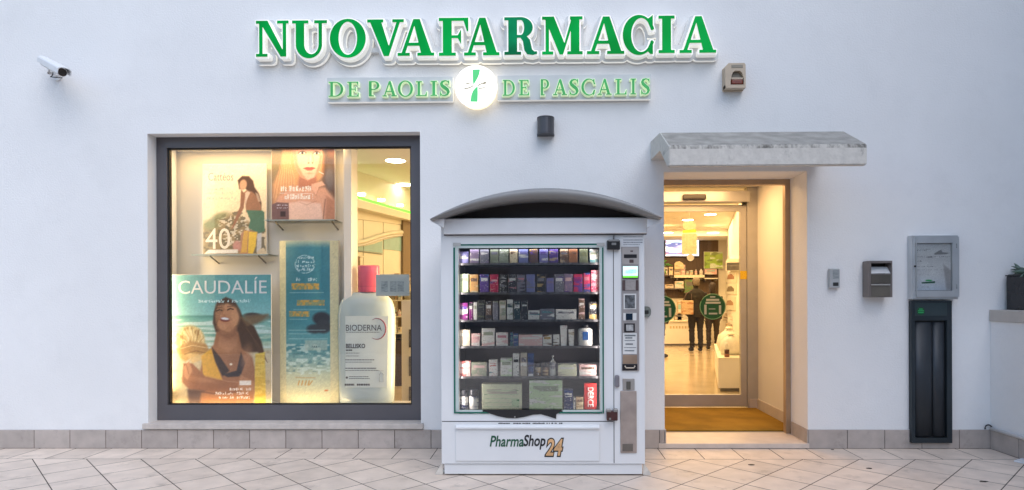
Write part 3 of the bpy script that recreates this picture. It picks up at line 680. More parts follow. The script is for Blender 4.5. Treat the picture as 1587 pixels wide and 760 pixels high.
def downlight(px, py, z, r=0.11, m=EM):
    d = ray(px, py); t = (z - EYE) / d[2]; x, y = t * d[0], -DIST + t * d[1]
    o = thing('ceiling_light', 'x', 'light', (x, y, z), 'round recessed lamps in the shop ceiling')
    mb = MB(); mb.lathe([(r, -0.006), (r, 0.0)], (x, y, z - 0.001), 28); mb.build('diffuser', m, o)
    mb = MB(); mb.lathe([(r + 0.018, -0.004), (r + 0.018, 0.0)], (x, y, z), 28); mb.build('rim', WHITELAC, o)
    return o
SOFZ = PZ(366, 10.6, 1075)
for px, py, z, lb in ((613, 249, 3.1, 'large round ceiling lamp above the giant bottle, seen through the shop window'), (627, 286, 3.1, 'round ceiling lamp below the larger one, near the window frame'),
                      (1101, 332.5, 3.1, 'small round ceiling lamp seen above the door glass, nearest the door jamb'), (1066, 341, 3.1, 'round ceiling lamp just over the hanging pink card'),
                      (1034, 361, SOFZ, 'lamp in the lowered ceiling above the wall screen'), (1105, 361, SOFZ, 'lamp in the lowered ceiling above the green poster')):
    o = downlight(px, py, z, 0.12 if z == 3.1 else 0.14); o['label'] = lb

# ================================================================== THINGS ON THE FACADE
# concrete canopy over the door: flat by the wall, then bent down
CONC = mat('weathered concrete', (0.63, 0.60, 0.55), rough=0.9, var=0.08, scale=22, bump=0.35, bscale=45)
def concrete():
    m = CONC; nt = m.node_tree; b = nt.nodes['Principled BSDF']; N, L = nt.nodes.new, nt.links.new
    src = b.inputs['Base Color'].links[0].from_socket
    tc = N('ShaderNodeTexCoord'); mp = N('ShaderNodeMapping'); mp.inputs['Scale'].default_value = (3.3, 2, 1.6); L(tc.outputs['Object'], mp.inputs[0])
    nz = N('ShaderNodeTexNoise'); nz.inputs['Scale'].default_value = 4.5; nz.inputs['Detail'].default_value = 9; nz.inputs['Roughness'].default_value = 0.7; L(mp.outputs[0], nz.inputs['Vector'])
    sx = N('ShaderNodeSeparateXYZ'); L(tc.outputs['Object'], sx.inputs[0])
    edge = N('ShaderNodeMath'); edge.operation = 'COMPARE'; edge.inputs[1].default_value = CE; edge.inputs[2].default_value = 0.016; L(sx.outputs['Z'], edge.inputs[0])
    ge = N('ShaderNodeMath'); ge.operation = 'MULTIPLY_ADD'; ge.inputs[1].default_value = 0.17; L(edge.outputs[0], ge.inputs[0]); L(nz.outputs['Fac'], ge.inputs[2])
    mr = N('ShaderNodeMapRange'); mr.inputs['From Min'].default_value = 0.60; mr.inputs['From Max'].default_value = 0.86; L(ge.outputs[0], mr.inputs['Value'])
    mx = N('ShaderNodeMix'); mx.data_type = 'RGBA'; mx.inputs['B'].default_value = (0.06, 0.055, 0.045, 1)
    L(mr.outputs[0], mx.inputs['Factor']); L(src, mx.inputs['A']); L(mx.outputs['Result'], b.inputs['Base Color'])
CX0, CX1 = P(1008.3, 220)[0], PX(1270, 0, 220)
def solve_y(px, X, py):                          # the plane on which world X falls on photo column px
    d = ray(px, py); return X * d[1] / d[0] - DIST
YR, YF_ = solve_y(1308, CX1, 205), solve_y(1344, CX1, 225)
zr, zf, zfb = PZ(204.7, YR, 1160), PZ(224.5, YF_, 1190), PZ(256.6, YF_, 1190)
CE = zf - 0.012
zb, zbb, zn = PZ(220, 0, 1010), PZ(248.6, 0, 1010), PZ(234.6, YR, 1022)
cn = thing('door_canopy', 'weathered grey concrete canopy above the shop entrance', 'canopy', ((CX0 + CX1) / 2, 0, zbb))
mb = MB()
pr = [(0.0, zb), (YR, zr), (YF_, zf), (YF_, zfb), (YF_ + 0.06, zfb), (YR, zn), (0.0, zbb)]
mb.prism([(CX0, y, z) for y, z in pr], (CX1 - CX0, 0, 0))
bmesh.ops.recalc_face_normals(mb.bm, faces=mb.bm.faces)
bmesh.ops.bevel(mb.bm, geom=[e for e in mb.bm.edges if max(v.co.y for v in e.verts) < -0.05], offset=0.008, segments=2, affect='EDGES')
bmesh.ops.recalc_face_normals(mb.bm, faces=mb.bm.faces)
for f in mb.bm.faces: f.material_index = 1 if f.normal.z > 0.25 and f.calc_area() > 0.02 else 0
mb.build('slab', [CONC, mat('lichen dark concrete', (0.31, 0.295, 0.265), rough=0.95, var=0.22, scale=9, bump=0.4, bscale=60, detail=9)], cn); concrete()

# wall lamp
x0, x1, z0, z1 = wallbox(832.5, 179, 859, 212, 0.13)
t = thing('wall_lamp', 'dark grey half round wall lamp below the lit disc', 'lamp', ((x0 + x1) / 2, 0, z0))
mb = MB(); r_ = (x1 - x0) / 2; cx = (x0 + x1) / 2
pts = [(x1, -0.001)] + [(cx + r_ * math.cos(R(a)), -0.05 - 0.08 * math.sin(R(a))) for a in range(0, 181, 15)] + [(x0, -0.001)]
mb.prism([(x, y, z0 + 0.012) for x, y in pts], (0, 0, z1 - z0 - 0.022)); mb.build('lamp_body', mat('graphite paint', (0.075, 0.075, 0.085), rough=0.38, var=0.06, metal=0.3), t)
mb = MB(); mb.prism([(cx + (x - cx) * 1.03, y * 1.02, z1 - 0.0098) for x, y in pts], (0, 0, 0.0098)); mb.build('top_cap', mat('graphite cap', (0.05, 0.05, 0.058), rough=0.4), t)
mb = MB(); mb.prism([(cx + (x - cx) * 1.03, y * 1.02, z0) for x, y in pts], (0, 0, 0.0118)); mb.build('bottom_ring', MATS['graphite cap'], t)

# alarm siren
x0, x1, z0, z1 = wallbox(1119, 97.5, 1156, 143, 0.10); D_ = 0.10
t = thing('alarm_siren', 'beige alarm siren with a brown red flasher window', 'siren', ((x0 + x1) / 2, 0, z0))
BEI = mat('aged beige plastic', (0.52, 0.42, 0.31), rough=0.5, var=0.07)
w_, h_ = x1 - x0, z1 - z0; sx = lambda u: x0 + u * w_; sz = lambda v: z0 + v * h_
mb = MB(); mb.prism([(sx(u), -0.001, sz(v)) for u, v in ((.0, .06), (.03, 0), (.97, 0), (1, .06), (1, .93), (.93, 1), (.16, 1), (0, .88))], (0, -0.03, 0))
mb.build('back_box', BEI, t)
mb = MB()                                        # front cover with arch recess: built as a ring of walls round the recess
arch = [(.26, .16), (.26, .30), (.30, .48), (.37, .62), (.48, .69), (.72, .69), (.82, .60), (.88, .45), (.90, .30), (.90, .16)]
outer = [(.01, .03), (.01, .35), (.01, .60), (.01, .86), (.17, .99), (.60, .99), (.93, .99), (.99, .92), (.99, .40), (.99, .03)]
for i in range(len(arch) - 1):
    q = [arch[i], outer[i], outer[i + 1], arch[i + 1]]
    mb.poly([(sx(a), sz(b)) for a, b in q], -D_, -0.0312)
mb.box(sx(.01), sx(.99), -D_ + 0.002, -0.0312, sz(.03), sz(.155)); bmesh.ops.remove_doubles(mb.bm, verts=mb.bm.verts, dist=1e-5)
mb.build('front_cover', BEI, t)
mb = MB(); mb.poly([(sx(a), sz(b)) for a, b in ((.27, .17), (.27, .30), (.31, .47), (.38, .61), (.48, .68), (.72, .68), (.81, .59), (.87, .45), (.89, .30), (.89, .17))], -0.062, -0.0315)
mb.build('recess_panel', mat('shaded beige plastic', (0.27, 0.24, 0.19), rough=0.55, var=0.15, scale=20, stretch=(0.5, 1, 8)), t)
mb = MB(); mb.box(sx(.29), sx(.87), -D_ + 0.002, -0.0625, sz(.36), sz(.43), 0.004); mb.build('flasher_hood', BEI, t)
mb = MB(); mb.box(sx(.30), sx(.86), -D_ - 0.004, -0.064, sz(.162), sz(.352), 0.008); mb.build('flasher_lens', mat('brown red lens', (0.17, 0.025, 0.006), rough=0.25, var=0.3, scale=50), t)
mb = MB(); mb.box(sx(.30), sx(.86), -D_ - 0.003, -D_ + 0.001, sz(.80), sz(.92), 0.002); mb.build('sound_slot', MATS['shaded beige plastic'], t)

# security camera on its bracket, pointing out to the right
t = thing('security_camera', 'white security camera on a wall bracket pointing outwards', 'camera', (P(75, 95)[0], 0, P(75, 95)[1]))
WPL = mat('white painted metal', (0.74, 0.75, 0.76), rough=0.35, var=0.03)
a = Vector((P(68.5, 95, -0.10)[0], -0.10, P(68.5, 95, -0.10)[1])); b = Vector((P(100, 112.5, -0.34)[0], -0.34, P(100, 112.5, -0.34)[1]))
ax = (b - a).normalized(); side = ax.cross(Vector((0, 0, 1))).normalized(); up = side.cross(ax)
def cam_prism(prof, d0, d1):
    L_ = (b - a).length
    return [tuple(a + ax * d0 * L_ + side * u + up * v) for u, v in prof], tuple(ax * (d1 - d0) * L_)
hood = [(-0.052 , -0.020), (-0.052, 0.02)] + [(-0.052 * math.cos(R(k)), 0.02 + 0.022 * math.sin(R(k))) for k in (30, 60, 90, 120, 150)] + [(0.052, 0.02), (0.052, -0.020), (0.046, -0.020), (0.046, 0.018)] + [(0.046 * math.cos(R(k)), 0.018 + 0.018 * math.sin(R(k))) for k in (45, 90, 135)] + [(-0.046, 0.018), (-0.046, -0.020)]
mb = MB(); mb.prism(*cam_prism(hood, 0.0, 1.0)); mb.build('sun_hood', WPL, t)
mb = MB(); mb.prism(*cam_prism([(0.040 * math.cos(R(k)), -0.008 + 0.040 * math.sin(R(k))) for k in range(0, 360, 20)], 0.04, 0.90)); hs = mb.build('housing', WPL, t)
mb = MB(); mb.prism(*cam_prism([(0.033 * math.cos(R(k)), -0.008 + 0.033 * math.sin(R(k))) for k in range(0, 360, 20)], 0.901, 0.915)); mb.build('lens_plate', mat('black lens', (0.012, 0.012, 0.014), rough=0.12), hs)
mb = MB()
for k in (0.2, 0.4, 0.6, 0.8):
    mb = MB(); mb.prism(*cam_prism([(-0.0430, -0.016), (-0.0400, -0.016), (-0.0400, -0.024), (-0.0430, -0.024)], k - 0.03, k + 0.03)); mb.build('vent_slot', GASKET, hs)
c0 = a + ax * 0.16 * 1.0 - up * 0.03
mb = MB(); mb.tube([tuple(a + ax * 0.15 - up * 0.045), tuple(a + ax * 0.15 - up * 0.075), (a.x + 0.05, -0.03, a.z - 0.10), (a.x + 0.045, -0.003, a.z - 0.10)], 0.014, 10); mb.build('bracket', WPL, t)
mb = MB(); mb.lathe([(0.045, -0.014), (0.045, -0.001)], (a.x + 0.045, 0, a.z - 0.10), 24, 'Y'); mb.build('mounting_plate', WPL, t)
mb = MB(); mb.tube([tuple(a + ax * 0.235 - up * 0.045), tuple(a + ax * 0.24 - up * 0.075), tuple(a + ax * 0.20 - up * 0.10), (a.x + 0.10, -0.02, a.z - 0.125)], 0.005, 6); mb.build('cable', MATS['black cable'], t)

# intercom
GREYP = mat('grey plastic', (0.40, 0.42, 0.43), rough=0.4, var=0.04)
x0, x1, z0, z1 = wallbox(1282.5, 416.5, 1302, 447, 0.045)
t = thing('intercom', 'small grey intercom panel with a dark button, nearest the entrance', 'intercom', ((x0 + x1) / 2, 0, z0))
mb = MB(); mb.box(x0, x1, -0.045, -0.001, z0, z1, 0.008); mb.build('housing', GREYP, t)
mb = MB(); mb.box(x0 + .026, x1 - .012, -0.0465, -0.0445, z0 + .085, z1 - .015, 0.0); mb.build('speaker_grille', mat('grille grey', (0.27, 0.30, 0.31), rough=0.5, var=0.4, scale=150, stretch=(0.1, 1, 1)), t)
mb = MB(); mb.box(x0 + .028, x1 - .016, -0.049, -0.0445, z0 + .02, z0 + .052, 0.003); mb.build('call_button', mat('dark button', (0.03, 0.035, 0.035), rough=0.3), t)
# mailbox / hand-out hatch
x0, x1, z0, z1 = wallbox(1336, 404.5, 1383, 461, 0.12); F = -0.12
t = thing('letter_box', 'taupe metal letter box with a white flap on the wall', 'letter box', ((x0 + x1) / 2, 0, z0))
TAU = mat('taupe metal', (0.20, 0.175, 0.165), rough=0.42, metal=0.3, var=0.08)
w_, h_ = x1 - x0, z1 - z0; sx = lambda u: x0 + u * w_; sz = lambda v: z0 + v * h_
mb = MB(); holed(mb, [x0, sx(.10), sx(.96), x1], [z0, sz(.64), sz(.94), z1], {(1, 1)}, F, -0.015); mb.build('body', TAU, t)
mb = MB(); mb.box(sx(.02), sx(.98), -0.0145, -0.001, sz(.02), sz(.98)); mb.build('back_plate', GASKET, t)
mb = MB(); mb.prism([(sx(.11), F + 0.012, sz(.655)), (sx(.11), F + 0.022, sz(.655)), (sx(.11), F + 0.075, sz(.845)), (sx(.11), F + 0.065, sz(.845))], (w_ * .84, 0, 0)); mb.build('flap', mat('pale flap', (0.66, 0.67, 0.68), rough=0.35), t)
mb = MB(); mb.box(sx(.09), sx(.92), F - 0.006, F - 0.0005, sz(.37), sz(.62), 0.002); mb.build('name_panel', mat('dark olive metal', (0.105, 0.095, 0.08), rough=0.45, metal=0.3), t)
mb = MB(); mb.box(sx(.42), sx(.74), F - 0.009, F - 0.0062, sz(.42), sz(.59), 0.001); mb.box(sx(.45), sx(.70), F - 0.010, F - 0.0091, sz(.54), sz(.565)); mb.build('label_holder', MATS['dark olive metal'], t)
mb = MB(); mb.box(sx(.09), sx(.88), F - 0.012, F - 0.0005, sz(.325), sz(.36), 0.002); mb.build('ledge', ALU, t)
mb = MB(); mb.box(sx(.09), sx(.90), F - 0.004, F - 0.0005, sz(.02), sz(.315), 0.002); mb.build('door', mat('olive metal', (0.16, 0.145, 0.12), rough=0.4, metal=0.35, var=0.1), t)
# notice case
x0, x1, z0, z1 = wallbox(1406.5, 365, 1487, 464, 0.09); F = -0.09
t = thing('notice_case', 'silver glazed notice case with paper sheets inside', 'notice board', ((x0 + x1) / 2, 0, z0))
SIL = mat('silver frame', (0.56, 0.59, 0.61), rough=0.36, metal=0.55, var=0.05)
gx0_, gz1_ = P(1421, 377, F); gx1_, gz0_ = P(1476.5, 450.5, F)
mb = MB(); holed(mb, [x0, gx0_ - 0.005, gx1_ + 0.005, x1], [z0, gz0_ - 0.005, gz1_ + 0.005, z1], {(1, 1)}, -0.070, -0.001); mb.build('case', SIL, t)
mb = MB(); holed(mb, [x0 + 0.03, gx0_, gx1_, x1 - 0.002], [z0 + 0.02, gz0_, gz1_, z1 - 0.012], {(1, 1)}, F, -0.071)
bmesh.ops.bevel(mb.bm, geom=[e for e in mb.bm.edges if len(e.link_faces) == 2 and e.calc_face_angle(0) > 1 and all(abs(v.co.y - F) < 1e-4 for v in e.verts)], offset=0.005, segments=2, affect='EDGES')
dr = mb.build('door', SIL, t)
mb = MB(); mb.box(gx0_ - 0.001, gx1_ + 0.001, F + 0.008, F + 0.012, gz0_ - 0.001, gz1_ + 0.001); mb.build('glass', PANE, dr)
mb = MB(); mb.lathe([(0.009, F - 0.006), (0.009, F)], (P(1420, 413, F)[0] - 0.012, 0, PZ(413, F, 1420)), 16, 'Y'); mb.build('lock', GASKET, dr)
for zz in (0.16, 0.80): mb = MB(); mb.box(x1 - 0.03, x1 - 0.022, F - 0.003, F - 0.0003, z0 + (z1 - z0) * zz, z0 + (z1 - z0) * (zz + .07)); mb.build('hinge', MATS['grille grey'], dr)
mb = MB(); mb.box(gx0_ - 0.004, gx1_ + 0.004, -0.012, -0.003, gz0_ - 0.004, gz1_ + 0.004); mb.build('back_board', mat('grey felt', (0.19, 0.20, 0.21), rough=0.9), t)
p = Paint(0, 345, 0, 450, 110, seed=5); p.grad([(0, (206, 210, 210)), (120, (214, 216, 212)), (300, (232, 234, 232)), (450, (208, 220, 232))])
p.mix(0.5 * p.noise(90, 70), (200, 200, 202))
for y_, x_a, x_b, hh in ((60, 5, 150, 10), (70, 10, 110, 6), (132, 5, 330, 9), (176, 5, 70, 13), (224, 5, 180, 8), (255, 5, 280, 4), (304, 5, 200, 5), (420, 60, 130, 6)): p.script(x_a, x_b, y_, hh, (105, 108, 112), 0.8)
p.poly([(180, 100), (215, 78), (250, 60), (262, 84), (330, 92), (300, 104), (190, 108)], (110, 112, 112), 6, 0.7); p.poly([(100, 135), (160, 122), (165, 135)], (90, 92, 95), 3, .8); p.poly([(190, 135), (225, 124), (230, 136)], (240, 240, 240), 3, .8)
p.blob(130, 355, 32, 8, (60, 170, 90), soft=4); p.poly([(60, 372), (190, 362), (190, 380), (65, 385)], (35, 85, 60), 4); p.poly([(270, 200), (345, 260), (345, 450), (300, 450)], (140, 135, 132), 18, 0.5)
sh = p.sheet('notice_sheet', gx0_ - 0.002, gx1_ + 0.002, gz0_ + 0.002, gz1_ - 0.002, -0.066, t)
# dark recessed dispenser under the notice case
DF, DB = -0.048, -0.0130
x0, z1 = P(1412.3, 466.5, DF); x1, z0 = P(1476, 687, DF)
t = thing('wall_column_unit', 'tall dark slate wall unit with two upright tubes below the notice case', 'wall unit', ((x0 + x1) / 2, 0, z0))
SLA = mat('dark slate metal', (0.022, 0.032, 0.040), rough=0.42, metal=0.2, var=0.15, scale=3)
rx0, rz1 = P(1418, 497, DF); rx1, rz0 = P(1468, 679, DF)
mb = MB(); holed(mb, [x0, rx0, rx1, x1], [z0, rz0, rz1, z1], {(1, 1)}, DF, DB); mb.build('frame', SLA, t)
mb = MB(); mb.box(x0 + .004, x1 - .004, DB + .0005, -0.0002, max(z0 + .004, PZT + .003), z1 - .004); mb.box(rx0 - .004, rx1 + .004, DB - .002, DB + .0004, rz0 - .004, rz1 + .004); mb.build('back_plate', mat('near black metal', (0.008, 0.009, 0.011), rough=0.5), t)
xm = P(1444.5, 590, DF + .03)[0]
for a_, b_ in ((rx0 + 0.012, xm - 0.003), (xm + 0.003, rx1 - 0.006)):
    c_, r_ = (a_ + b_) / 2, (b_ - a_) / 2
    pts = [(b_, DB - .003)] + [(c_ + r_ * math.cos(R(k)), DB - .004 - 0.024 * math.sin(R(k))) for k in range(0, 181, 12)] + [(a_, DB - .003)]
    mb = MB(); mb.prism([(x, y, rz0 + 0.012) for x, y in pts], (0, 0, rz1 - rz0 - 0.03))
    for f in mb.bm.faces: f.smooth = len(f.verts) == 4
    mb.build('tube', mat('slate tube', (0.030, 0.037, 0.046), rough=0.45, metal=0.2, var=0.1), t)
mb = MB(); mb.box(rx0 - 0.001, rx1 + 0.001, DF - 0.003, DF - 0.0005, z1 - 0.135, z1 - 0.02); mb.build('top_panel', mat('slate panel', (0.028, 0.045, 0.052), rough=0.35), t)
mb = MB(); X, Z = P(1427, 482.5, DF - .004); mb.lathe([(0.036, DF - 0.005), (0.036, DF - 0.0032)], (X, 0, Z), 28, 'Y'); em = mb.build('emblem_badge', mat('badge green', (0.01, 0.07, 0.03), rough=0.4), t)
mb = MB()
for zz, hw in ((0.018, .016), (0.002, .026), (-0.014, .024)): mb.box(X - hw, X + hw, DF - 0.0068, DF - 0.0052, Z + zz - 0.003, Z + zz + 0.004)
mb.build('badge_mark', mat('badge bright green', (0.03, 0.42, 0.12), rough=0.4), em)
# half hidden wall button beside the entrance
x0, x1, z0, z1 = wallbox(999, 475, 1008, 492, 0.03)
t = thing('wall_button', 'small grey oval button plate half hidden behind the vending machine', 'button', ((x0 + x1) / 2, 0, z0))
cx, cz, hh = P(1000.5, 483.5)[0], (z0 + z1) / 2, (z1 - z0) / 2
mb = MB(); mb.poly([(cx + 0.045 * math.copysign(abs(math.cos(R(k))) ** 0.7, math.cos(R(k))), cz + hh * math.copysign(abs(math.sin(R(k))) ** 0.8, math.sin(R(k)))) for k in range(0, 360, 15)], -0.03, -0.001); mb.build('plate', mat('button plate', (0.22, 0.25, 0.24), rough=0.4, var=0.3, scale=60), t)
mb = MB(); mb.box(cx - 0.015, cx + 0.022, -0.034, -0.0305, cz - 0.02, cz + 0.015, 0.003); mb.build('button', MATS['dark button'], t)
# planter on the coping
py0 = -0.33
PTX, PTZ = SIDE_X + 0.12, CZ1
t = thing('flower_pot', 'square black flower pot standing on the stone coping', 'plant pot', (PTX + 0.15, -0.18, PTZ))
BLK = mat('black glazed pot', (0.010, 0.010, 0.013), rough=0.28, var=0.2)
z1 = PZ(428.5, -0.06, 1562)
mb = MB(); mb.box(PTX, PTX + 0.30, py0, -0.03, PTZ + 0.004, z1, 0.006); mb.build('pot', BLK, t)
mb = MB(); mb.box(PTX - .006, PTX + 0.306, py0 - .006, -0.024, z1 + .0005, z1 + .012, 0.003); mb.build('rim', BLK, t)
mb = MB(); mb.box(PTX + .01, PTX + 0.29, py0 + .01, -0.04, z1 + 0.0125, z1 + 0.016); mb.build('soil', mat('soil', (0.05, 0.035, 0.025), rough=0.95, var=0.4, scale=40), t)
t = thing('succulent_plant', 'grey green pointed leaf plant growing out of the black pot', 'plant', (PTX + 0.15, -0.18, z1 + .014))
mb = MB(); rg = random.Random(3)
for k in range(46):
    an, el_ = rg.uniform(0, 6.283), rg.uniform(0.15, 1.3); ln = rg.uniform(0.10, 0.21); rr_ = rg.uniform(0.0, 0.09)
    o = Vector((PTX + 0.15 + rr_ * math.cos(an), -0.18 + rr_ * math.sin(an), z1 + 0.012)); d = Vector((math.cos(an) * math.cos(el_), math.sin(an) * math.cos(el_), math.sin(el_)))
    q = [o + d * ln * s_ + Vector((0, 0, -0.05 * s_ * s_ * math.cos(el_))) for s_ in (0, .25, .5, .75, 1)]
    mb.tube([tuple(v) for v in q], [0.006, 0.015, 0.017, 0.011, 0.001], 6)
mb.build('foliage', mat('grey green leaf', (0.075, 0.12, 0.095), rough=0.5, var=0.35, scale=25, island=0.35), t)
# small things on the paving
x, y = G(1588, 716)
t = thing('paper_sheet', 'white sheet lying on the paving beside the low side wall', 'sheet', (x, y, 0))
mb = MB(); p0 = G(1571.5, 716.5); p1 = G(1588, 711.5); d_ = Vector((p1[0] - p0[0], p1[1] - p0[1], 0)).normalized(); n_ = Vector((d_.y, -d_.x, 0))
q0 = Vector((p0[0], p0[1], 0.003)); q = [q0, q0 + d_ * 0.30, q0 + d_ * 0.30 + n_ * 0.21, q0 + n_ * 0.075]
mb.prism([tuple(v) for v in q], (0, 0, 0.012)); mb.build('sheet', mat('white card', (0.75, 0.76, 0.78), rough=0.5), t)
rg = random.Random(9)
for k, (px, py, s_, lb) in enumerate(((1164.5, 721, .034, 'dark leaf scrap on the paving in front of the door'), (1347, 726.5, .028, 'dark leaf scrap on the paving between entrance and wall unit'), (1524.5, 747, .036, 'dark leaf scrap on the paving below the low side wall'), (1290, 697.5, .018, 'tiny dark scrap at the foot of the plinth beside the threshold'))):
    x, y = G(px, py); mb = MB()
    mb.prism([(x + s_ * math.cos(a_) * rg.uniform(.6, 1), y + .55 * s_ * math.sin(a_) * rg.uniform(.6, 1), 0.0012) for a_ in [k2 * 0.7 for k2 in range(9)]], (0, 0, 0.003))
    tag(mb.build('leaf_scrap', mat('dead leaf', (0.035, 0.025, 0.018), rough=0.8)), lb, 'leaf')
# door mat
x0, x1 = VX0 + 0.03, VX1 - 0.03; y0 = DY + 0.085; y1 = SY - 0.02
t = thing('door_mat', 'wide golden brown coir mat lying inside the entrance', 'mat', ((x0 + x1) / 2, (y0 + y1) / 2, 0.05))
mb = MB(); mb.box(x0, x1, y0, y1, 0.051, 0.064, 0.005); mb.build('pile', mat('coir', (0.33, 0.19, 0.03), rough=0.95, var=0.22, scale=3.2, bump=0.8, bscale=220, spec=0.1, detail=8), t)

# ================================================================== VENDING MACHINE
VF = -0.875                                      # its front plane
t = vm = thing('vending_machine', 'white pharmacy vending machine with an arched hood and lit glass front', 'vending machine', (P(842, 738, VF)[0], VF / 2, 0))
VW = mat('white enamel', (0.74, 0.75, 0.76), rough=0.32, var=0.03, scale=2.5, coat=0.2)
VG = mat('pale grey enamel', (0.70, 0.71, 0.73), rough=0.35, var=0.03)
SEAM_SHADE = mat('dark seam and shade', (0.035, 0.035, 0.04), rough=0.6)
bx0, bx1 = P(684, 550, VF)[0], P(999, 550, VF)[0]
bz0, bz1 = PZ(719, VF), PZ(338, VF)
hx0, hz1 = P(710, 383.5, VF); hx1, hz0 = P(930, 642, VF)
dk = VF + 0.06
mb = MB(); holed(mb, [bx0, hx0, hx1, bx1], [bz0, hz0, hz1, bz1], {(1, 1)}, VF, dk)
bmesh.ops.bevel(mb.bm, geom=[e for e in mb.bm.edges if len(e.link_faces) == 2 and e.calc_face_angle(0) > 1 and all(abs(v.co.y - VF) < 1e-4 for v in e.verts)], offset=0.006, segments=2, affect='EDGES')
mb.build('front_panel', VW, vm)
mb = MB(); mb.box(bx0, bx0 + 0.03, dk + .001, -0.06, bz0, bz1); mb.box(bx1 - 0.03, bx1, dk + .001, -0.06, bz0, bz1)
mb.box(bx0 + .031, bx1 - .031, dk + .001, -0.06, bz1 - 0.03, bz1); mb.box(bx0 + .031, bx1 - .031, dk + .001, -0.06, bz0, bz0 + .03); mb.box(bx0 + .031, bx1 - .031, -0.09, -0.06, bz0 + .031, bz1 - .031)
mb.build('cabinet', VW, vm)
INB = -0.42
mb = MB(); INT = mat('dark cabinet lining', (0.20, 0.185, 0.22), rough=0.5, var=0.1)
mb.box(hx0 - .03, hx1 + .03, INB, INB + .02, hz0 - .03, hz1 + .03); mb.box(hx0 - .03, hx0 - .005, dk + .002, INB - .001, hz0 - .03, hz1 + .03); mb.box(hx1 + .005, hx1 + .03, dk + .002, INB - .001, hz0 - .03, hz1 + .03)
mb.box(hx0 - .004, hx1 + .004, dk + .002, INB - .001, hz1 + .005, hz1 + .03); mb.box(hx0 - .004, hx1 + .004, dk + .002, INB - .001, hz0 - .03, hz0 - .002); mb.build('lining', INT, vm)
mb = MB(); mb.box(bx0 + 0.02, bx1 - 0.02, VF + 0.012, -0.05, 0.012, bz0 - 0.006); mb.build('base', VW, vm)
mb = MB(); mb.box(bx0 + 0.004, bx1 - 0.004, VF + 0.02, -0.07, bz0 - 0.006, bz0 - 0.0005); mb.build('base_joint', SEAM_SHADE, vm)
for s_, (px0_, px1_) in ((-1, (685.5, 674.5)), (1, (997.5, 1009.5))):
    xa, xb = P(px0_, 730, VF)[0], P(px1_, 738, VF)[0]
    mb = MB(); mb.poly([(xa, 0.105), (xa, 0.002), (xb, 0.002), (xb, 0.014)], VF + 0.02, VF + 0.028); mb.box(min(xa, xb), max(xa, xb), VF + 0.0285, VF + 0.14, 0.002, 0.008)
    mb.build('foot_bracket', mat('chalky white', (0.62, 0.58, 0.52), rough=0.6, var=0.15, scale=20), vm)
# header box and arched hood
mb = MB(); mb.pbox(687.5, 338.5, 1003, 362.5, VF - 0.045, -0.06, 0.006); mb.build('header', VG, vm)
mb = MB(); mb.pbox(688, 362.7, 1002, 364.6, VF - 0.012, VF - 0.0005); mb.build('header_shadow_line', SEAM_SHADE, vm)  # dark strip drawn in as the shadow line below the header
HY = VF - 0.20
ax0, az0 = P(664.5, 339, HY); ax1, _ = P(1028, 339.5, HY); am, az1 = P(846, 290, HY)
def arc_pts(x0, x1, z0, z1, n=41):
    c = (x1 - x0) / 2; s_ = z1 - z0; r_ = (c * c + s_ * s_) / (2 * s_); xm_ = (x0 + x1) / 2; zc = z1 - r_; am_ = math.asin(c / r_)
    return [(xm_ + r_ * math.sin(a_), zc + r_ * math.cos(a_)) for a_ in np.linspace(-am_, am_, n)]
out = arc_pts(ax0, ax1, az0, az1); inn = arc_pts(ax0 + 0.015, ax1 - 0.015, az0 - 0.012, az1 - 0.078)
mb = MB(); rings = []
for (xo, zo), (xi, zi) in zip(out, inn):
    th_ = math.hypot(xo - xi, zo - zi); ring = []
    prof = [(1.0, -0.05)] + [(0.5 + 0.5 * math.cos(R(a_)), HY + 0.055 - 0.055 * math.sin(R(a_))) for a_ in range(0, 181, 18)] + [(0.0, -0.05)]
    for f_, y_ in prof: ring.append(mb.bm.verts.new((xi + (xo - xi) * f_, y_, zi + (zo - zi) * f_)))
    rings.append(ring)
for a_, b_ in zip(rings, rings[1:]):
    for k in range(len(a_)):
        f = mb.bm.faces.new((a_[k], a_[(k + 1) % len(a_)], b_[(k + 1) % len(b_)], b_[k])); f.smooth = True
mb.bm.faces.new(rings[0]); mb.bm.faces.new(rings[-1][::-1])
mb.build('hood', mat('grey hood enamel', (0.24, 0.236, 0.232), rough=0.42, var=0.05, scale=3), vm)
mb = MB(); pin = arc_pts(P(690, 338, VF)[0], P(1000, 338, VF)[0], bz1 + 0.002, PZ(309, VF)); mb.poly([(pin[0][0], bz1 + .0015)] + pin[1:-1] + [(pin[-1][0], bz1 + .0015)], VF + 0.05, VF + 0.07); mb.build('hood_shade_sheet', mat('black brown hood shade', (0.018, 0.013, 0.012), rough=0.7), vm)  # near-black sheet standing in for the deep shade under the hood
for pts in ([(665.5, 342), (688, 339.5), (688, 353)], [(1026.5, 342), (1003, 339.5), (1003, 353)]):
    mb = MB(); mb.poly([P(a_, b_, HY + .08) for a_, b_ in pts], HY + 0.08, HY + 0.10); mb.build('gusset', VG, vm)
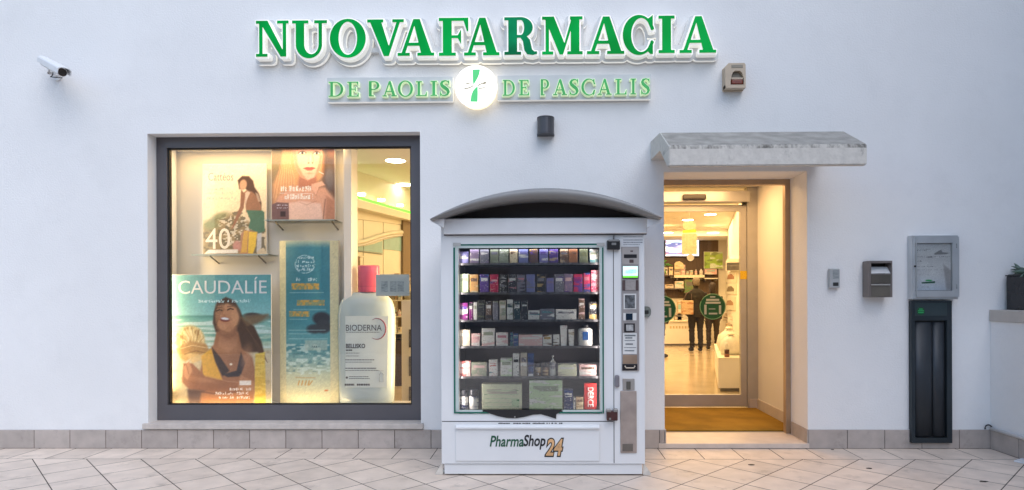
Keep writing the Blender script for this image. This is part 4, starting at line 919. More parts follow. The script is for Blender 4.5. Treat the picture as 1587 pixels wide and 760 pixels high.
# door glass with its green edged frame
glz = MB(); glz.box(hx0 - .002, hx1 + .002, VF + 0.012, VF + 0.018, hz0 - .002, hz1 + .002); gl = glz.build('door_glass', PANEV, vm)
TEAL = mat('green glass edge', (0.010, 0.13, 0.095), rough=0.15, var=0.1)
PALE = mat('pale glass bevel', (0.52, 0.60, 0.58), rough=0.2, var=0.05)
def strip(name, m, y0_, y1_, rects):
    mb = MB()
    for r_ in rects: mb.pbox(*r_, y0_, y1_)
    return mb.build(name, m, gl)
strip('bevel_strip', PALE, VF - 0.006, VF - 0.0006, [(704.5, 380.6, 935, 384.4), (704.5, 384.6, 710.6, 637)])
strip('bevel_strip', PALE, VF - 0.0055, VF - 0.0006, [(929.8, 384.6, 934.8, 637), ])
strip('green_edge', TEAL, VF - 0.008, VF - 0.0005, [(713, 378.2, 926, 380.4)])
strip('green_edge', TEAL, VF - 0.008, VF - 0.0005, [(703.0, 384, 705.6, 641)])
strip('green_edge', TEAL, VF - 0.0085, VF - 0.0005, [(933.6, 384, 935.8, 641)])
strip('green_edge', TEAL, VF - 0.0082, VF - 0.0005, [(705.8, 638.8, 758, 641.2)])
strip('green_edge', TEAL, VF - 0.0082, VF - 0.0005, [(866, 638.8, 933.4, 641.2)])
strip('bevel_strip', PALE, VF - 0.0058, VF - 0.0006, [(710.8, 635.6, 748, 638.6)]); strip('bevel_strip', PALE, VF - 0.0058, VF - 0.0006, [(872, 635.6, 929.6, 638.6)])
for px_ in (708, 931): mb = MB(); mb.pbox(px_ - 6, 376.5, px_ + 6, 381.5, VF - 0.012, VF - 0.009, 0.001); mb.build('corner_clip', mat('clip grey', (0.45, 0.45, 0.44), rough=0.4), gl)
mb = MB(); mb.poly([P(a_, b_, VF - 0.011) for a_, b_ in ((746, 635), (871, 635), (868, 639), (862, 642.5), (862, 649.5), (850, 645.5), (838, 642.2), (826, 643), (812, 646.5), (800, 648.5), (786, 648), (772, 645.5), (760, 641.5), (752, 638))], VF - 0.011, VF - 0.009)
fl = mb.build('delivery_flap', mat('black rubber flap', (0.012, 0.011, 0.013), rough=0.55), gl)
mb = MB(); X, Z = P(798, 648 - 1.5, VF - .012); mb.lathe([(0.005, VF - 0.014), (0.005, VF - 0.0112)], (X, 0, Z), 12, 'Y'); mb.build('screw', ALU, fl)
# seams, lower panel, lettering
def vseam(*r_): mb = MB(); mb.pbox(*r_, VF - 0.0012, VF - 0.0002); return mb.build('seam', SEAM_SHADE, vm)
vseam(950.6, 366, 951.7, 718); vseam(685, 652.8, 950.3, 654.0)
mb = MB(); mb.pbox(706, 658.5, 929, 715, VF - 0.010, VF - 0.0005, 0.003); lp = mb.build('lower_panel', VW, vm)
mb = MB(); mb.prism([(P(707, 660, VF)[0], VF - 0.0102, PZ(658.7, VF)), (P(707, 660, VF)[0], VF - 0.030, PZ(661.5, VF)), (P(707, 660, VF)[0], VF - 0.030, PZ(663.5, VF)), (P(707, 660, VF)[0], VF - 0.0102, PZ(664, VF))], (P(928.5, 660, VF)[0] - P(707, 660, VF)[0], 0, 0)); mb.build('pull_ledge', VW, lp)
INKG = mat('dark green vinyl', (0.006, 0.085, 0.04), rough=0.4); INKB = mat('black vinyl', (0.010, 0.011, 0.013), rough=0.4)
LYF = VF - 0.0105
ptext('Pharma', 759, 675.5, 811.5, 692.5, LYF, INKG, lp, shear=0.22, bold=0.015)
ptext('Shop', 811, 674, 845.5, 697, LYF, INKB, lp, shear=0.22, bold=0.02)
ptext('24', 843.5, 678.5, 874, 708.5, LYF, INKB, lp, shear=0.25, bold=0.07, depth=0.002)
ptext('24', 845.5, 680.5, 872, 706.5, LYF - 0.0022, mat('orange vinyl', (0.72, 0.42, 0.20), rough=0.4, var=0.15, scale=12), lp, shear=0.25, bold=0.022, depth=0.0012)
mb = MB(); rg = random.Random(4); x = 768.0
while x < 869:
    wd = rg.uniform(1.5, 3.4)
    if rg.random() > .2: mb.pbox(x, 655.6 + rg.uniform(-.3, .3), x + wd * .8, 657.3, VF - 0.0014, VF - 0.0004)
    x += wd
mb.build('lettering', SEAM_SHADE, vm)
# locks, handle, plates on the narrow service door
mb = MB(); mb.pbox(941, 372.5, 961, 387, VF - 0.045, VF - 0.0005, 0.005); lk = mb.build('lock_box', mat('black lock', (0.018, 0.017, 0.018), rough=0.3, var=0.2), vm)
mb = MB(); mb.pbox(943, 371.2, 959.5, 374.2, VF - 0.048, VF - 0.0455); mb.pbox(948, 376.5, 955, 380, VF - 0.047, VF - 0.0452); mb.build('lock_plate', mat('worn steel', (0.32, 0.31, 0.30), rough=0.35, metal=0.7), lk)
mb = MB(); X, _ = P(951.2, 368, VF); mb.tube([(X, VF - 0.008, PZ(366, VF)), (X, VF - 0.010, PZ(372, VF))], 0.004, 6); mb.build('shackle', MATS['worn steel'], lk)
mb = MB(); mb.pbox(940.5, 637.5, 957.5, 652.5, VF - 0.045, VF - 0.0005, 0.006); lk = mb.build('lock_box', mat('rusty brown lock', (0.055, 0.016, 0.014), rough=0.4, var=0.35, scale=30), vm); lk['label'] = 'rusty brown lock box'
mb = MB(); mb.pbox(940.5, 635.2, 947, 639, VF - 0.05, VF - 0.0005, 0.003); mb.pbox(951, 634.6, 957.8, 639, VF - 0.05, VF - 0.0005, 0.003); mb.pbox(944, 648, 947, 651, VF - 0.048, VF - 0.0452); mb.build('lock_plate', MATS['worn steel'], lk)
mb = MB(); mb.pbox(953.3, 582, 960.3, 601, VF - 0.03, VF - 0.0005, 0.011); mb.build('handle', mat('grey handle', (0.19, 0.18, 0.20), rough=0.4), vm)
mb = MB(); mb.pbox(965, 587, 983.5, 605.2, VF - 0.008, VF - 0.0005, 0.003); kp = mb.build('keypad_plate', mat('brushed plate', (0.40, 0.38, 0.36), rough=0.35, metal=0.5), vm)
mb = MB(); mb.pbox(971, 591.5, 977.5, 604, VF - 0.016, VF - 0.0085, 0.003); mb.build('keyhole_cover', mat('dark olive cover', (0.09, 0.085, 0.07), rough=0.4), kp)
mb = MB(); mb.pbox(961.5, 606.2, 986.8, 702.5, VF - 0.009, VF - 0.0005, 0.003); mp_ = mb.build('metal_plate', mat('scuffed copper steel', (0.40, 0.335, 0.30), rough=0.42, metal=0.45, var=0.16, scale=9), vm)
mb = MB(); mb.pbox(964.8, 688.3, 981, 699.6, VF - 0.013, VF - 0.0095, 0.001); mb.build('coin_flap', mat('dull brown steel', (0.17, 0.15, 0.13), rough=0.4, metal=0.4), mp_)
mb = MB()
for y_ in (367.0, 371.5, 375.2, 378.6): mb.pbox(966, y_, 996 - (4 if y_ > 377 else 0), y_ + (0.8 if y_ in (367.0, 378.6) else 1.4), VF - 0.0016, VF - 0.0004)
mb.build('instruction_print', mat('grey print', (0.33, 0.34, 0.37), rough=0.5, var=0.5, scale=160), vm)
# control strip
CY = VF - 0.012
mb = MB(); mb.pbox(963.5, 382.5, 990.5, 575, CY, VF - 0.0005, 0.002); cp = mb.build('control_panel', mat('control panel steel', (0.36, 0.335, 0.33), rough=0.4, metal=0.45, var=0.08), vm)
def ctl(name, r_, m, d=0.004, bev=0.0): mb = MB(); mb.pbox(*r_, CY - d, CY - 0.0004, bev); return mb.build(name, m, cp)
BLKP = mat('black plastic', (0.014, 0.012, 0.015), rough=0.35); BRP = mat('brown plastic', (0.085, 0.055, 0.055), rough=0.45); WHP = mat('white plastic', (0.68, 0.68, 0.67), rough=0.4)
ctl('top_plate', (964.5, 384, 989.5, 410), mat('taupe steel', (0.44, 0.40, 0.38), rough=0.4, metal=0.3), 0.002)
ctl('bill_slot', (967, 394.5, 987, 400), BLKP, 0.006, 0.001); ctl('coin_slot', (975.5, 402.5, 982, 407.5), BRP, 0.005, 0.001); ctl('logo_mark', (977, 388.5, 981, 390.6), BRP, 0.003)
sc_ = ctl('screen', (964.6, 413, 989.3, 432), BLKP, 0.006)
p = Paint(0, 150, 0, 120, 60, seed=11); p.grad([(0, (205, 250, 255)), (98, (190, 240, 245)), (99, (110, 200, 60)), (120, (90, 180, 50))]); p.blob(80, 55, 62, 24, (90, 170, 200), -8, 20, .35)
for y_ in (44, 56, 68): p.script(30, 130, y_, 9, (60, 130, 190), 0.8)
s2 = p.sheet('screen_image', P(965.4, 420, CY - .007)[0], P(988.6, 420, CY - .007)[0], PZ(431.3, CY - .007), PZ(413.6, CY - .007), CY - 0.0067, sc_)
def glow(name, k):
    m = vcol(name); b = m.node_tree.nodes['Principled BSDF']; a_ = [n for n in m.node_tree.nodes if n.type == 'ATTRIBUTE'][0]
    m.node_tree.links.new(a_.outputs['Color'], b.inputs['Emission Color']); b.inputs['Emission Strength'].default_value = k; return m
s2.data.materials[0] = glow('screen ink', 0.55)
ctl('side_plate', (964.5, 434.5, 969, 450.5), BRP); ctl('side_plate', (985.5, 434.5, 989.5, 450.5), BRP); ctl('reader_cover', (969.2, 434.5, 985.3, 450), mat('taupe cover', (0.30, 0.275, 0.265), rough=0.5, var=0.12, scale=60), 0.007, 0.001)
ctl('display_bezel', (966.5, 455.5, 986, 479.5), WHP, 0.003); ctl('display_window', (968.5, 457.5, 984, 478), mat('grey display', (0.13, 0.14, 0.15), rough=0.2, var=0.6, scale=40), 0.006, 0.001)
ctl('card_reader', (966, 485.5, 986.5, 497), WHP, 0.004); ctl('card_window', (970, 486, 980.5, 496.3), mat('dark blue glass', (0.012, 0.025, 0.045), rough=0.12), 0.008, 0.001)
ctl('pad_frame', (967.5, 501.5, 984, 515), BLKP, 0.006, 0.001); ctl('pad_face', (970.5, 503.5, 981.5, 513), mat('grey pad', (0.36, 0.36, 0.36), rough=0.4, var=0.35, scale=50), 0.008)
nt_ = ctl('notice_label', (965.5, 516.5, 987, 549), WHP, 0.003)
mb = MB()
for y_, a_, b_, h_ in ((519, 968, 985, 2.4), (523, 969, 980, 2), (527.5, 968, 984, 1), (532.5, 969.5, 981, 2.2), (538.5, 967, 986, .9), (543, 968, 983, 1.6)): mb.pbox(a_, y_, b_, y_ + h_, CY - 0.0042, CY - 0.0032)
mb.build('label_print', mat('grey ink', (0.16, 0.18, 0.19), rough=0.5, var=0.4, scale=120), nt_)
ctl('tray_flap', (965.5, 550.5, 987.5, 564), mat('copper flap', (0.34, 0.24, 0.17), rough=0.4, metal=0.4, var=0.12), 0.005, 0.001); tr = ctl('change_tray', (964.5, 564.5, 988, 574.3), BLKP, 0.006, 0.002)
mb = MB(); mb.tube([P(968, 567, CY)[0:1] + (CY - .010,) + P(968, 567, CY)[1:2], P(970, 570.2, CY)[0:1] + (CY - .012,) + P(970, 570.2, CY)[1:2], P(982, 570.2, CY)[0:1] + (CY - .012,) + P(982, 570.2, CY)[1:2], P(984, 567, CY)[0:1] + (CY - .010,) + P(984, 567, CY)[1:2]], 0.005, 6); mb.build('tray_lip', mat('worn cream lip', (0.6, 0.52, 0.42), rough=0.4), tr)
# lamps inside the cabinet: two upright strips behind the front frame, and shelves
LEDM = mat('led strip', (0.9, 0.9, 0.9), emit=(1.0, 0.88, 0.80), estr=2.0)
for nm, x_ in (('a', hx0 - 0.004), ('b', hx1 + 0.004)):
    s_ = 1 if nm == 'a' else -1
    mb = MB(); mb.box(x_ - 0.001, x_ + 0.001, dk + 0.01, dk + 0.02, hz0 + 0.02, hz1 - 0.02); mb.build('led_strip', LEDM, vm)
    area('cabinet_lamp_and_fill', (x_ + s_ * 0.012, dk + 0.012, (hz0 + hz1) / 2), hz1 - hz0 - 0.1, 0.015, 2.5, (1.0, 0.88, 0.82), (0, R(90) * (-s_), 0), 150)
area('cabinet_lamp_and_fill', ((hx0 + hx1) / 2, dk + 0.03, hz1 - 0.012), hx1 - hx0 - 0.1, 0.015, 0.45, (0.90, 0.88, 1.0), (R(12), 0, 0))  # added fill along the top, evening out the light on the shelves
SHELF = [408.6, 454, 496.5, 537.2, 584, 635]
SHY = VF + 0.10
STEEL = mat('dull shelf steel', (0.17, 0.165, 0.175), rough=0.4, metal=0.4, var=0.12)
for y_ in SHELF:
    z_ = PZ(y_, SHY)
    mb = MB(); mb.box(hx0 - .004, hx1 + .004, SHY - 0.012, INB - .002, z_ - 0.006, z_); sh = mb.build('shelf', STEEL, vm)
    if y_ < 600: mb = MB(); mb.box(hx0 - .003, hx1 + .003, SHY - 0.018, SHY - 0.0125, z_ - 0.012, z_ + 0.006); mb.build('shelf_rail', mat('rail grey', (0.13, 0.125, 0.135), rough=0.35, metal=0.3, var=0.5, scale=30, stretch=(1.5, 1, 1)), sh)

# ================================================================== GOODS IN THE MACHINE
K = {'l': (0.20, 0.19, 0.42), 'm': (0.27, 0.20, 0.30), 'g': (0.20, 0.19, 0.23), 'o': (0.22, 0.24, 0.16), 's': (0.30, 0.33, 0.24), 'c': (0.75, 0.62, 0.40), 'p': (0.19, 0.20, 0.40), 'v': (0.10, 0.05, 0.26), 'br': (0.16, 0.09, 0.06),
     'cu': (0.34, 0.14, 0.06), 'ol': (0.16, 0.17, 0.09), 'w': (0.72, 0.70, 0.66), 't': (0.10, 0.25, 0.28), 'pg': (0.55, 0.68, 0.42), 'or': (0.70, 0.38, 0.14), 'dk': (0.03, 0.028, 0.035), 'ro': (0.55, 0.22, 0.26), 'cr': (0.50, 0.03, 0.09),
     'mg': (0.20, 0.02, 0.16), 'pk': (0.72, 0.46, 0.44), 'gd': (0.50, 0.33, 0.12), 'bl': (0.03, 0.07, 0.24), 'tb': (0.02, 0.05, 0.06), 'be': (0.52, 0.45, 0.36), 'rd': (0.50, 0.02, 0.02), 'nv': (0.02, 0.03, 0.12), 'gr': (0.05, 0.25, 0.10), 'tn': (0.50, 0.36, 0.22), 'ly': (0.72, 0.72, 0.50)}
def PM(code):
    a_, b_, c_ = code.split('-'); return printed('carton ' + code, K[a_], K[b_], K[c_])
def goods(px0, top, px1, bot, shape, code, label, shelf, dep=0.06, dy=0.0):
    y0 = SHY + dy; x0, x1 = P(px0, bot, y0)[0], P(px1, bot, y0)[0]; zb = PZ(SHELF[shelf], SHY) + 0.0008; h = PZ(top, y0, (px0 + px1) / 2) - PZ(bot, y0, (px0 + px1) / 2)
    wd = x1 - x0; cat = {'b': 'carton', 'j': 'jar', 'o': 'bottle', 'p': 'pump bottle', 't': 'tube', 'c': 'carton'}[shape]
    nm = {'b': 'carton', 'j': 'cream_jar', 'o': 'bottle', 'p': 'pump_bottle', 't': 'cream_tube', 'c': 'flat_carton'}[shape]
    o = thing(nm, label, cat, ((x0 + x1) / 2, y0 + dep / 2, zb), 'pharmacy goods on the vending machine shelves')
    m = PM(code); mb = MB()
    if shape in 'bc':
        mb.box(-wd / 2, wd / 2, -dep / 2, dep / 2, 0, h, 0.0015, 1); mb.build('box', m, o, True)
        mb = MB(); mb.box(-wd * .38, wd * .38, -dep / 2 - 0.0006, -dep / 2 - 0.0001, h * .62, h * .80); mb.build('title_print', PM(code.split('-')[2] + '-' + code.split('-')[0] + '-' + code.split('-')[1]), o, True)
    elif shape == 'j':
        r_ = wd / 2; mb.lathe([(r_ * .92, 0), (r_, .004), (r_, h * .62), (r_ * .9, h * .68)], seg=20); mb.build('pot', m, o, True)
        mb = MB(); mb.lathe([(r_ * .97, h * .685), (r_ * .97, h * .97), (r_ * .9, h)], seg=20); mb.build('lid', mat('goods dark lid', (0.03, 0.03, 0.04), rough=0.3) if 'nv' in code or 'br' in code else WHP, o, True)
    elif shape == 'o':
        r_ = wd / 2; mb.lathe([(r_ * .92, 0), (r_, .004), (r_, h * .74), (r_ * .85, h * .82), (r_ * .42, h * .86)], seg=20, sy=.75); mb.build('body', m, o, True)
        mb = MB(); mb.lathe([(r_ * .45, h * .861), (r_ * .45, h * .99), (r_ * .40, h)], seg=16); mb.build('cap', mat('goods black cap', (0.015, 0.015, 0.018), rough=0.3), o, True)
    elif shape == 'p':
        r_ = wd / 2; mb.lathe([(r_ * .92, 0), (r_, .004), (r_, h * .66), (r_ * .7, h * .74), (r_ * .3, h * .77)], seg=20); mb.build('body', m, o, True)
        mb = MB(); mb.lathe([(r_ * .34, h * .771), (r_ * .34, h * .84), (r_ * .12, h * .85), (r_ * .12, h * .93), (r_ * .35, h * .935), (r_ * .35, h)], seg=14); mb.build('pump', WHP, o, True)
    elif shape == 't':
        r_ = wd / 2; v_ = [(-r_ * .8, 0), (r_ * .8, 0), (r_, h * .96), (r_, h), (-r_, h), (-r_, h * .96)]
        mb.prism([(x, -dep / 2, z) for x, z in v_], (0, dep * .8, 0)); mb.build('body', m, o, True)
        mb = MB(); mb.box(-r_ * .75, r_ * .75, -dep * .55, dep * .3, 0.0005, h * .12, .002); mb.build('cap', WHP, o, True)
    return o
A = ['top shelf', 'second shelf', 'third shelf', 'fourth shelf', 'fifth shelf', 'bottom shelf']
rows = [
 [(712, 389, 726, 'l-w-p', 'lilac blue carton at the outer end'), (728.5, 385, 742, 'm-w-l', 'mauve carton next to the lilac blue one'), (744, 385.5, 757.5, 'g-m-w', 'grey mauve carton before the sage pair'), (760, 385, 772.5, 'o-s-g', 'grey green carton, first of the sage pair'), (774, 385, 788, 's-o-w', 'pale sage carton beside the cream one'), (790, 384.5, 802, 'c-c-br', 'bright cream carton with a brown mark'), (804, 385, 818.5, 'p-w-l', 'periwinkle carton just after the cream one'),
  (820.5, 385, 833.5, 'br-gd-v', 'brown violet carton with gold stripes'), (836, 385, 849.5, 'l-w-v', 'lavender carton with a white band'), (851.5, 385, 865, 'v-tn-l', 'violet carton with a tan band'), (868, 385, 880.5, 'br-tn-g', 'dim brown carton beside the copper one'), (881.5, 385, 895, 'cu-cu-br', 'plain copper brown carton'), (898, 385, 911, 'ol-o-s', 'olive green carton by the white teal one'), (914, 386, 927, 'w-t-s', 'white and teal carton at the inner end')],
 [(713, 423, 726, 'pg-w-s', 'pale green carton at the outer end'), (728, 424, 741, 'or-c-br', 'orange tan carton beside the pale green one'), (744, 423.5, 757.5, 'v-bl-w', 'deep violet carton with white specks'), (760, 424, 772.5, 'cr-v-pk', 'purple and crimson carton before the dark trio'), (775, 424, 786, 'dk-g-w', 'charcoal carton, first of the dark trio'), (788, 424, 800, 'dk-ro-w', 'charcoal carton with rose specks'), (801.5, 424, 814, 'g-dk-ro', 'dark grey carton, last of the dark trio'),
  (816, 424, 829, 'p-g-l', 'slate violet carton after the dark trio'), (832.5, 424, 845, 'dk-gd-g', 'dark carton with gold lines'), (847, 430, 858, 'l-l-m', 'short slate lavender carton'), (860, 424, 873.5, 'g-v-w', 'grey violet carton with white streaks'), (874.5, 423.5, 887, 'm-v-pk', 'mauve carton fading to rose'), (889, 424, 902.5, 'cr-v-mg', 'violet topped crimson carton'), (904.5, 422, 914.5, 'cr-bl-ro', 'narrow blue and crimson carton'), (916, 418, 927.5, 'ro-cr-w', 'tall rose red carton at the inner end')],
 [(712, 468, 725, 'mg-w-v', 'magenta carton with white specks'), (727, 467, 732.6, 'mg-dk-w', 'slim dark plum carton'), (734, 467, 739.5, 'w-w-s', 'slim white carton between plum and olive'), (740.5, 463, 751, 'dk-ol-s', 'blackish olive carton'), (753, 465.5, 762, 'br-dk-w', 'dark brown carton beside the olive one'), (764, 465.5, 772, 'g-s-w', 'narrow grey carton'), (774.5, 464.5, 784, 'be-s-w', 'pale taupe carton'), (786, 463, 795, 'w-s-tb', 'tall white carton among dark ones'), (796.5, 465, 806.5, 'tb-dk-w', 'black teal carton next to the white one'), (808.5, 465, 817.5, 'dk-tb-w', 'black carton with pale lettering specks'),
  (818.5, 480, 836, 'w-t-g', 'low white carton with a teal line', 'c'), (837.5, 477.5, 859, 'g-w-t', 'low grey patterned carton', 'c'), (861.5, 478.5, 893, 'w-w-g', 'wide low white carton', 'c'), (897, 462, 906, 'br-pk-w', 'slim brown and rose carton'), (913, 467, 925.5, 'dk-gd-w', 'dark carton with gold swirls')],
 [(711.5, 510, 728.5, 'be-c-w', 'cream rounded carton at the outer end'), (731, 516, 743.5, 'pk-w-ro', 'small pink and white carton'), (747, 508, 766.5, 'w-pk-s', 'large rose white carton'), (769, 514.5, 787, 'w-pk-ro', 'white carton with a pink mark'), (790, 511, 795, 't-bl-w', 'slim blue bottle', 'o'), (796, 516, 803, 'bl-w-t', 'small frosted blue carton'), (804, 518, 840.5, 'pk-w-w', 'wide pinkish carton', 'c'), (841.5, 518, 855, 'w-br-gd', 'white carton with a brown drop'), (857.5, 518, 867, 'w-br-w', 'small white carton with brown flecks'), (868.3, 504, 879, 'w-w-ro', 'tall white tube with red print', 't'), (881, 510, 890, 'w-be-br', 'shorter white tube', 't'), (896, 503, 918.5, 'w-w-bl', 'large white bottle with dark cap', 'o')],
 [(711, 558, 729, 'pk-rd-w', 'cream carton with red waves'), (731, 560, 754, 's-be-pk', 'olive cream carton with slanted sides'), (758, 556, 771, 'w-t-rd', 'white carton with red and teal stripes'), (776, 553.5, 793.5, 'w-pg-s', 'white and pale green carton'), (795, 546, 804.5, 'w-w-dk', 'tall white carton with dark print'), (807, 545, 816.5, 'be-w-g', 'tall grey white carton beside it'), (818, 546, 827.5, 'bl-nv-t', 'dark blue tube', 't'), (829, 561, 839, 'br-tn-w', 'first small tan jar with a dark lid', 'j'), (840.5, 561, 850.5, 'br-tn-be', 'second small tan jar, beside the pump bottle', 'j'), (852, 550, 861.5, 'w-g-w', 'white pump bottle', 'p'), (865, 564, 893.5, 'ly-be-w', 'cream carton', 'c'), (898, 564, 924.5, 'pk-w-br', 'rose cream carton', 'c')],
 [(712, 604, 725, 'nv-w-w', 'navy and white jar at the outer end', 'j'), (727, 604, 741, 'w-nv-w', 'white jar with navy lettering and dark lid', 'j'), (747, 595, 808.5, 'ly-ly-be', 'very wide pale yellow framed carton', 'c'), (820.5, 589, 871.5, 'pg-w-s', 'wide pale green carton', 'c'), (874, 603, 888, 'nv-bl-w', 'navy carton with white print'), (889, 616, 891.5, 'w-w-g', 'slim white packet beside the navy carton'), (893, 615, 904, 'tn-c-br', 'small tan carton'), (905.5, 594, 925, 'rd-rd-rd', 'red carton with white upright lettering')]]
BOT = [407.6, 452.5, 495, 536, 582, 634.2]
for si, row in enumerate(rows):
    for e in row:
        shp = e[5] if len(e) > 5 else 'b'
        o = goods(e[0], e[1], e[2], BOT[si], shp, e[3], e[4] + ' on the ' + A[si] + ' of the machine', si, dep=0.11 if e[2] - e[0] > 25 else 0.055)
        if 'red carton with white' in e[4]:
            q = [c for c in o.children if c.name.startswith('box')][0]; hh = PZ(600, SHY, 915) - PZ(630, SHY, 915)
            tx = text('DERCE', 0, hh, 0, 0.045, 0, mat('white ink', (0.75, 0.72, 0.70)), None, 'upright_lettering')
            tx.rotation_euler = (0, R(90), 0); tx.parent = o; tx.location = (-0.022, -0.0285, 0.02 + hh)
        if 'large white bottle' in e[4]:
            wd = P(e[2], 520, SHY)[0] - P(e[0], 520, SHY)[0]; mb = MB(); mb.box(-wd * .2, wd * .2, -wd * .40, -wd * .37, .05, .115, .002); mb.build('blue_label', mat('blue label', (0.03, 0.13, 0.42), var=.3, scale=60), o, True)
        if 'framed' in e[4]:
            wd = P(e[2], 600, SHY)[0] - P(e[0], 600, SHY)[0]; mb = MB()
            for k in range(5): mb.box(-wd * .44, wd * .42, -0.0565, -0.0555, .02 + k * .032, .024 + k * .032)
            mb.box(wd * .25, wd * .44, -0.0575, -0.0567, .02, .08); mb.build('carton_print', PM('pg-gr-s'), o, True)

# ================================================================== DISPLAY CASE BEHIND THE SHOP WINDOW
IY = 0.50
pxl = PX(533, 0.30, 430); pxr = PX(545, 0.30, 430)
t = thing('display_partition', 'cream back panel and post of the shop window display', 'partition', ((WX0 + pxr) / 2, IY, 0.36))
mb = MB(); mb.box(WX0 - 0.2, pxl + 0.01, IY, IY + 0.03, 0.05, 3.09); mb.build('back_panel', CREAM, t)
mb = MB(); mb.box(pxl, pxr, 0.30, IY - 0.001, 0.362, 2.9, 0.003); mb.build('post', CREAM, t)
FLZ = PZ(627, 0.22, 440)
mb = MB(); mb.box(WX0 + 0.002, pxr + 0.62, FY + 0.075, IY - 0.002, 0.24, FLZ - 0.012, 0.003); mb.build('case_floor', WHITELAC, t)
mb = MB(); mb.box(WX0 + 0.002, pxr, 0.30, IY - 0.002, 2.84, 2.87); mb.build('case_top', CREAM, t)
TINT = (1.0, 0.88, 0.68)
def shelf_g(label, r_, y0, y1, br):
    x0, z1 = P(r_[0], r_[1], y0); x1, _ = P(r_[2], r_[1], y0)
    t = thing('glass_shelf', label, 'shelf', ((x0 + x1) / 2, y1, z1))
    mb = MB(); mb.box(x0, x1, y0, y1, z1 - 0.010, z1); mb.build('shelf_plate', CLEAR, t)
    mb = MB(); mb.box(x0, x1, y0 - 0.003, y0 - 0.0005, z1 - 0.011, z1 + 0.0005); mb.build('front_edge', mat('glass edge', (0.45, 0.52, 0.47), rough=0.2), t)
    for px_ in br:
        X = P(px_, r_[1], y0 + .05)[0]; mb = MB(); mb.tube([(X, y0 + 0.06, z1 - 0.014), (X, y0 + 0.10, z1 - 0.030), (X, y1 - 0.002, z1 - 0.075)], 0.007, 8); mb.build('bracket', mat('shelf bracket', (0.25, 0.22, 0.18), rough=0.4, metal=0.6), t)
    return z1
zA = shelf_g('glass shelf under the beach poster with the number forty', (297, 394.6, 416, 0), 0.28, IY, (325, 400))
zB = shelf_g('glass shelf under the portrait poster of a fair haired woman', (409, 340.8, 518, 0), 0.26, IY, (426, 514))
def board(name, label, r_, Y, zbase, painter, curve=0.0, thick=0.012):
    x0, z1 = P(r_[0], r_[1], Y); x1, z0 = P(r_[2], r_[3], Y)
    if zbase is not None: z0 = zbase + 0.001
    t = thing(name, label, 'poster', ((x0 + x1) / 2, Y, z0))
    mb = MB(); mb.box(x0 - .004, x1 + .004, Y, Y + thick, z0, z1 + .004, 0.002); mb.build('board', WHITELAC, t)
    painter.sheet('print', x0, x1, z0 + 0.004, z1, Y - 0.0015, t)
    return t, x0, x1, z0, z1
# beach poster, upper shelf (painted in zoomed-photo coordinates)
p = Paint(62, 478, 105, 695, 100, TINT, 21)
p.grad([(105, (236, 208, 170)), (300, (238, 206, 160)), (440, (222, 196, 150)), (695, (205, 180, 140))])
p.blob(300, 110, 240, 120, (248, 226, 176), soft=160, a=.8)
rock = p.noise(26, 16)
p.poly([(62, 520), (110, 470), (200, 440), (290, 420), (330, 470), (420, 500), (430, 640), (300, 690), (62, 690)], (140, 118, 80), 30)
p.mix(0.85 * (p.sd([(62, 500), (200, 430), (300, 410), (470, 500), (470, 690), (62, 690)]) < 0) * (rock > .52), (104, 92, 66))
p.mix(0.7 * (p.sd([(150, 460), (300, 430), (440, 520), (400, 640), (200, 640)]) < 0) * (p.noise(14, 9) > .62), (226, 208, 176))
p.blob(110, 500, 50, 30, (128, 128, 84), soft=30); p.blob(170, 445, 60, 22, (120, 120, 78), -20, 20, .8)
p.poly([(290, 210), (320, 182), (365, 184), (392, 215), (400, 255), (430, 300), (446, 360), (444, 410), (420, 400), (385, 310), (340, 265), (300, 268)], (84, 58, 40), 8)      # hair
p.blob(326, 240, 24, 34, (196, 148, 108), 8, 8)
p.poly([(330, 290), (350, 275), (385, 285), (420, 320), (444, 380), (446, 420), (345, 420), (338, 350)], (150, 104, 72), 8)   # back
p.poly([(338, 296), (352, 280), (372, 290), (350, 340), (340, 380)], (222, 196, 164), 6, .8); p.poly([(405, 290), (425, 300), (440, 350), (425, 350)], (214, 184, 150), 6, .7)
p.poly([(312, 270), (338, 300), (330, 390), (288, 470), (262, 520), (246, 530), (280, 440), (306, 380)], (140, 94, 66), 6)   # arm
p.poly([(345, 405), (450, 408), (464, 420), (466, 540), (430, 560), (360, 520), (372, 470)], (78, 108, 80), 6)
p.poly([(310, 560), (332, 535), (420, 548), (400, 660), (385, 690), (300, 690)], (170, 122, 88), 6)
p.poly([(330, 540), (358, 538), (348, 680), (308, 684)], (206, 156, 72), 5); p.poly([(362, 545), (416, 548), (406, 640), (388, 690), (356, 684)], (222, 178, 62), 5)
p.poly([(418, 560), (446, 552), (444, 650), (412, 680)], (196, 186, 170), 6)
p.blob(285, 640, 28, 36, (186, 130, 110), soft=12); p.poly([(95, 662), (290, 660), (290, 684), (70, 688)], (226, 212, 188), 4)
p.script(95, 225, 275, 16, (170, 168, 140), .8); p.script(95, 270, 303, 18, (164, 170, 148), .8); p.script(90, 280, 333, 18, (170, 164, 142), .8)
PY1 = 0.43
t, x0, x1, z0, z1 = board('beach_poster', 'pale beach poster of a seated woman from behind with a large number forty', (314.5, 255, 413.3, 394), PY1, zA, p)
fr_, fz_ = lambda u: x0 + (u - 62) / 416 * (x1 - x0), lambda v: z1 - (v - 105) / 590 * (z1 - z0)
text('Cattéos', fr_(98), fr_(262), fz_(212), fz_(160), PY1 - .0016, mat('faded rose ink', (0.50, 0.27, 0.27)), t, depth=0.001)
text('40', fr_(78), fr_(240), fz_(655), fz_(520), PY1 - .0016, mat('faded white ink', (0.75, 0.71, 0.64)), t, depth=0.001)
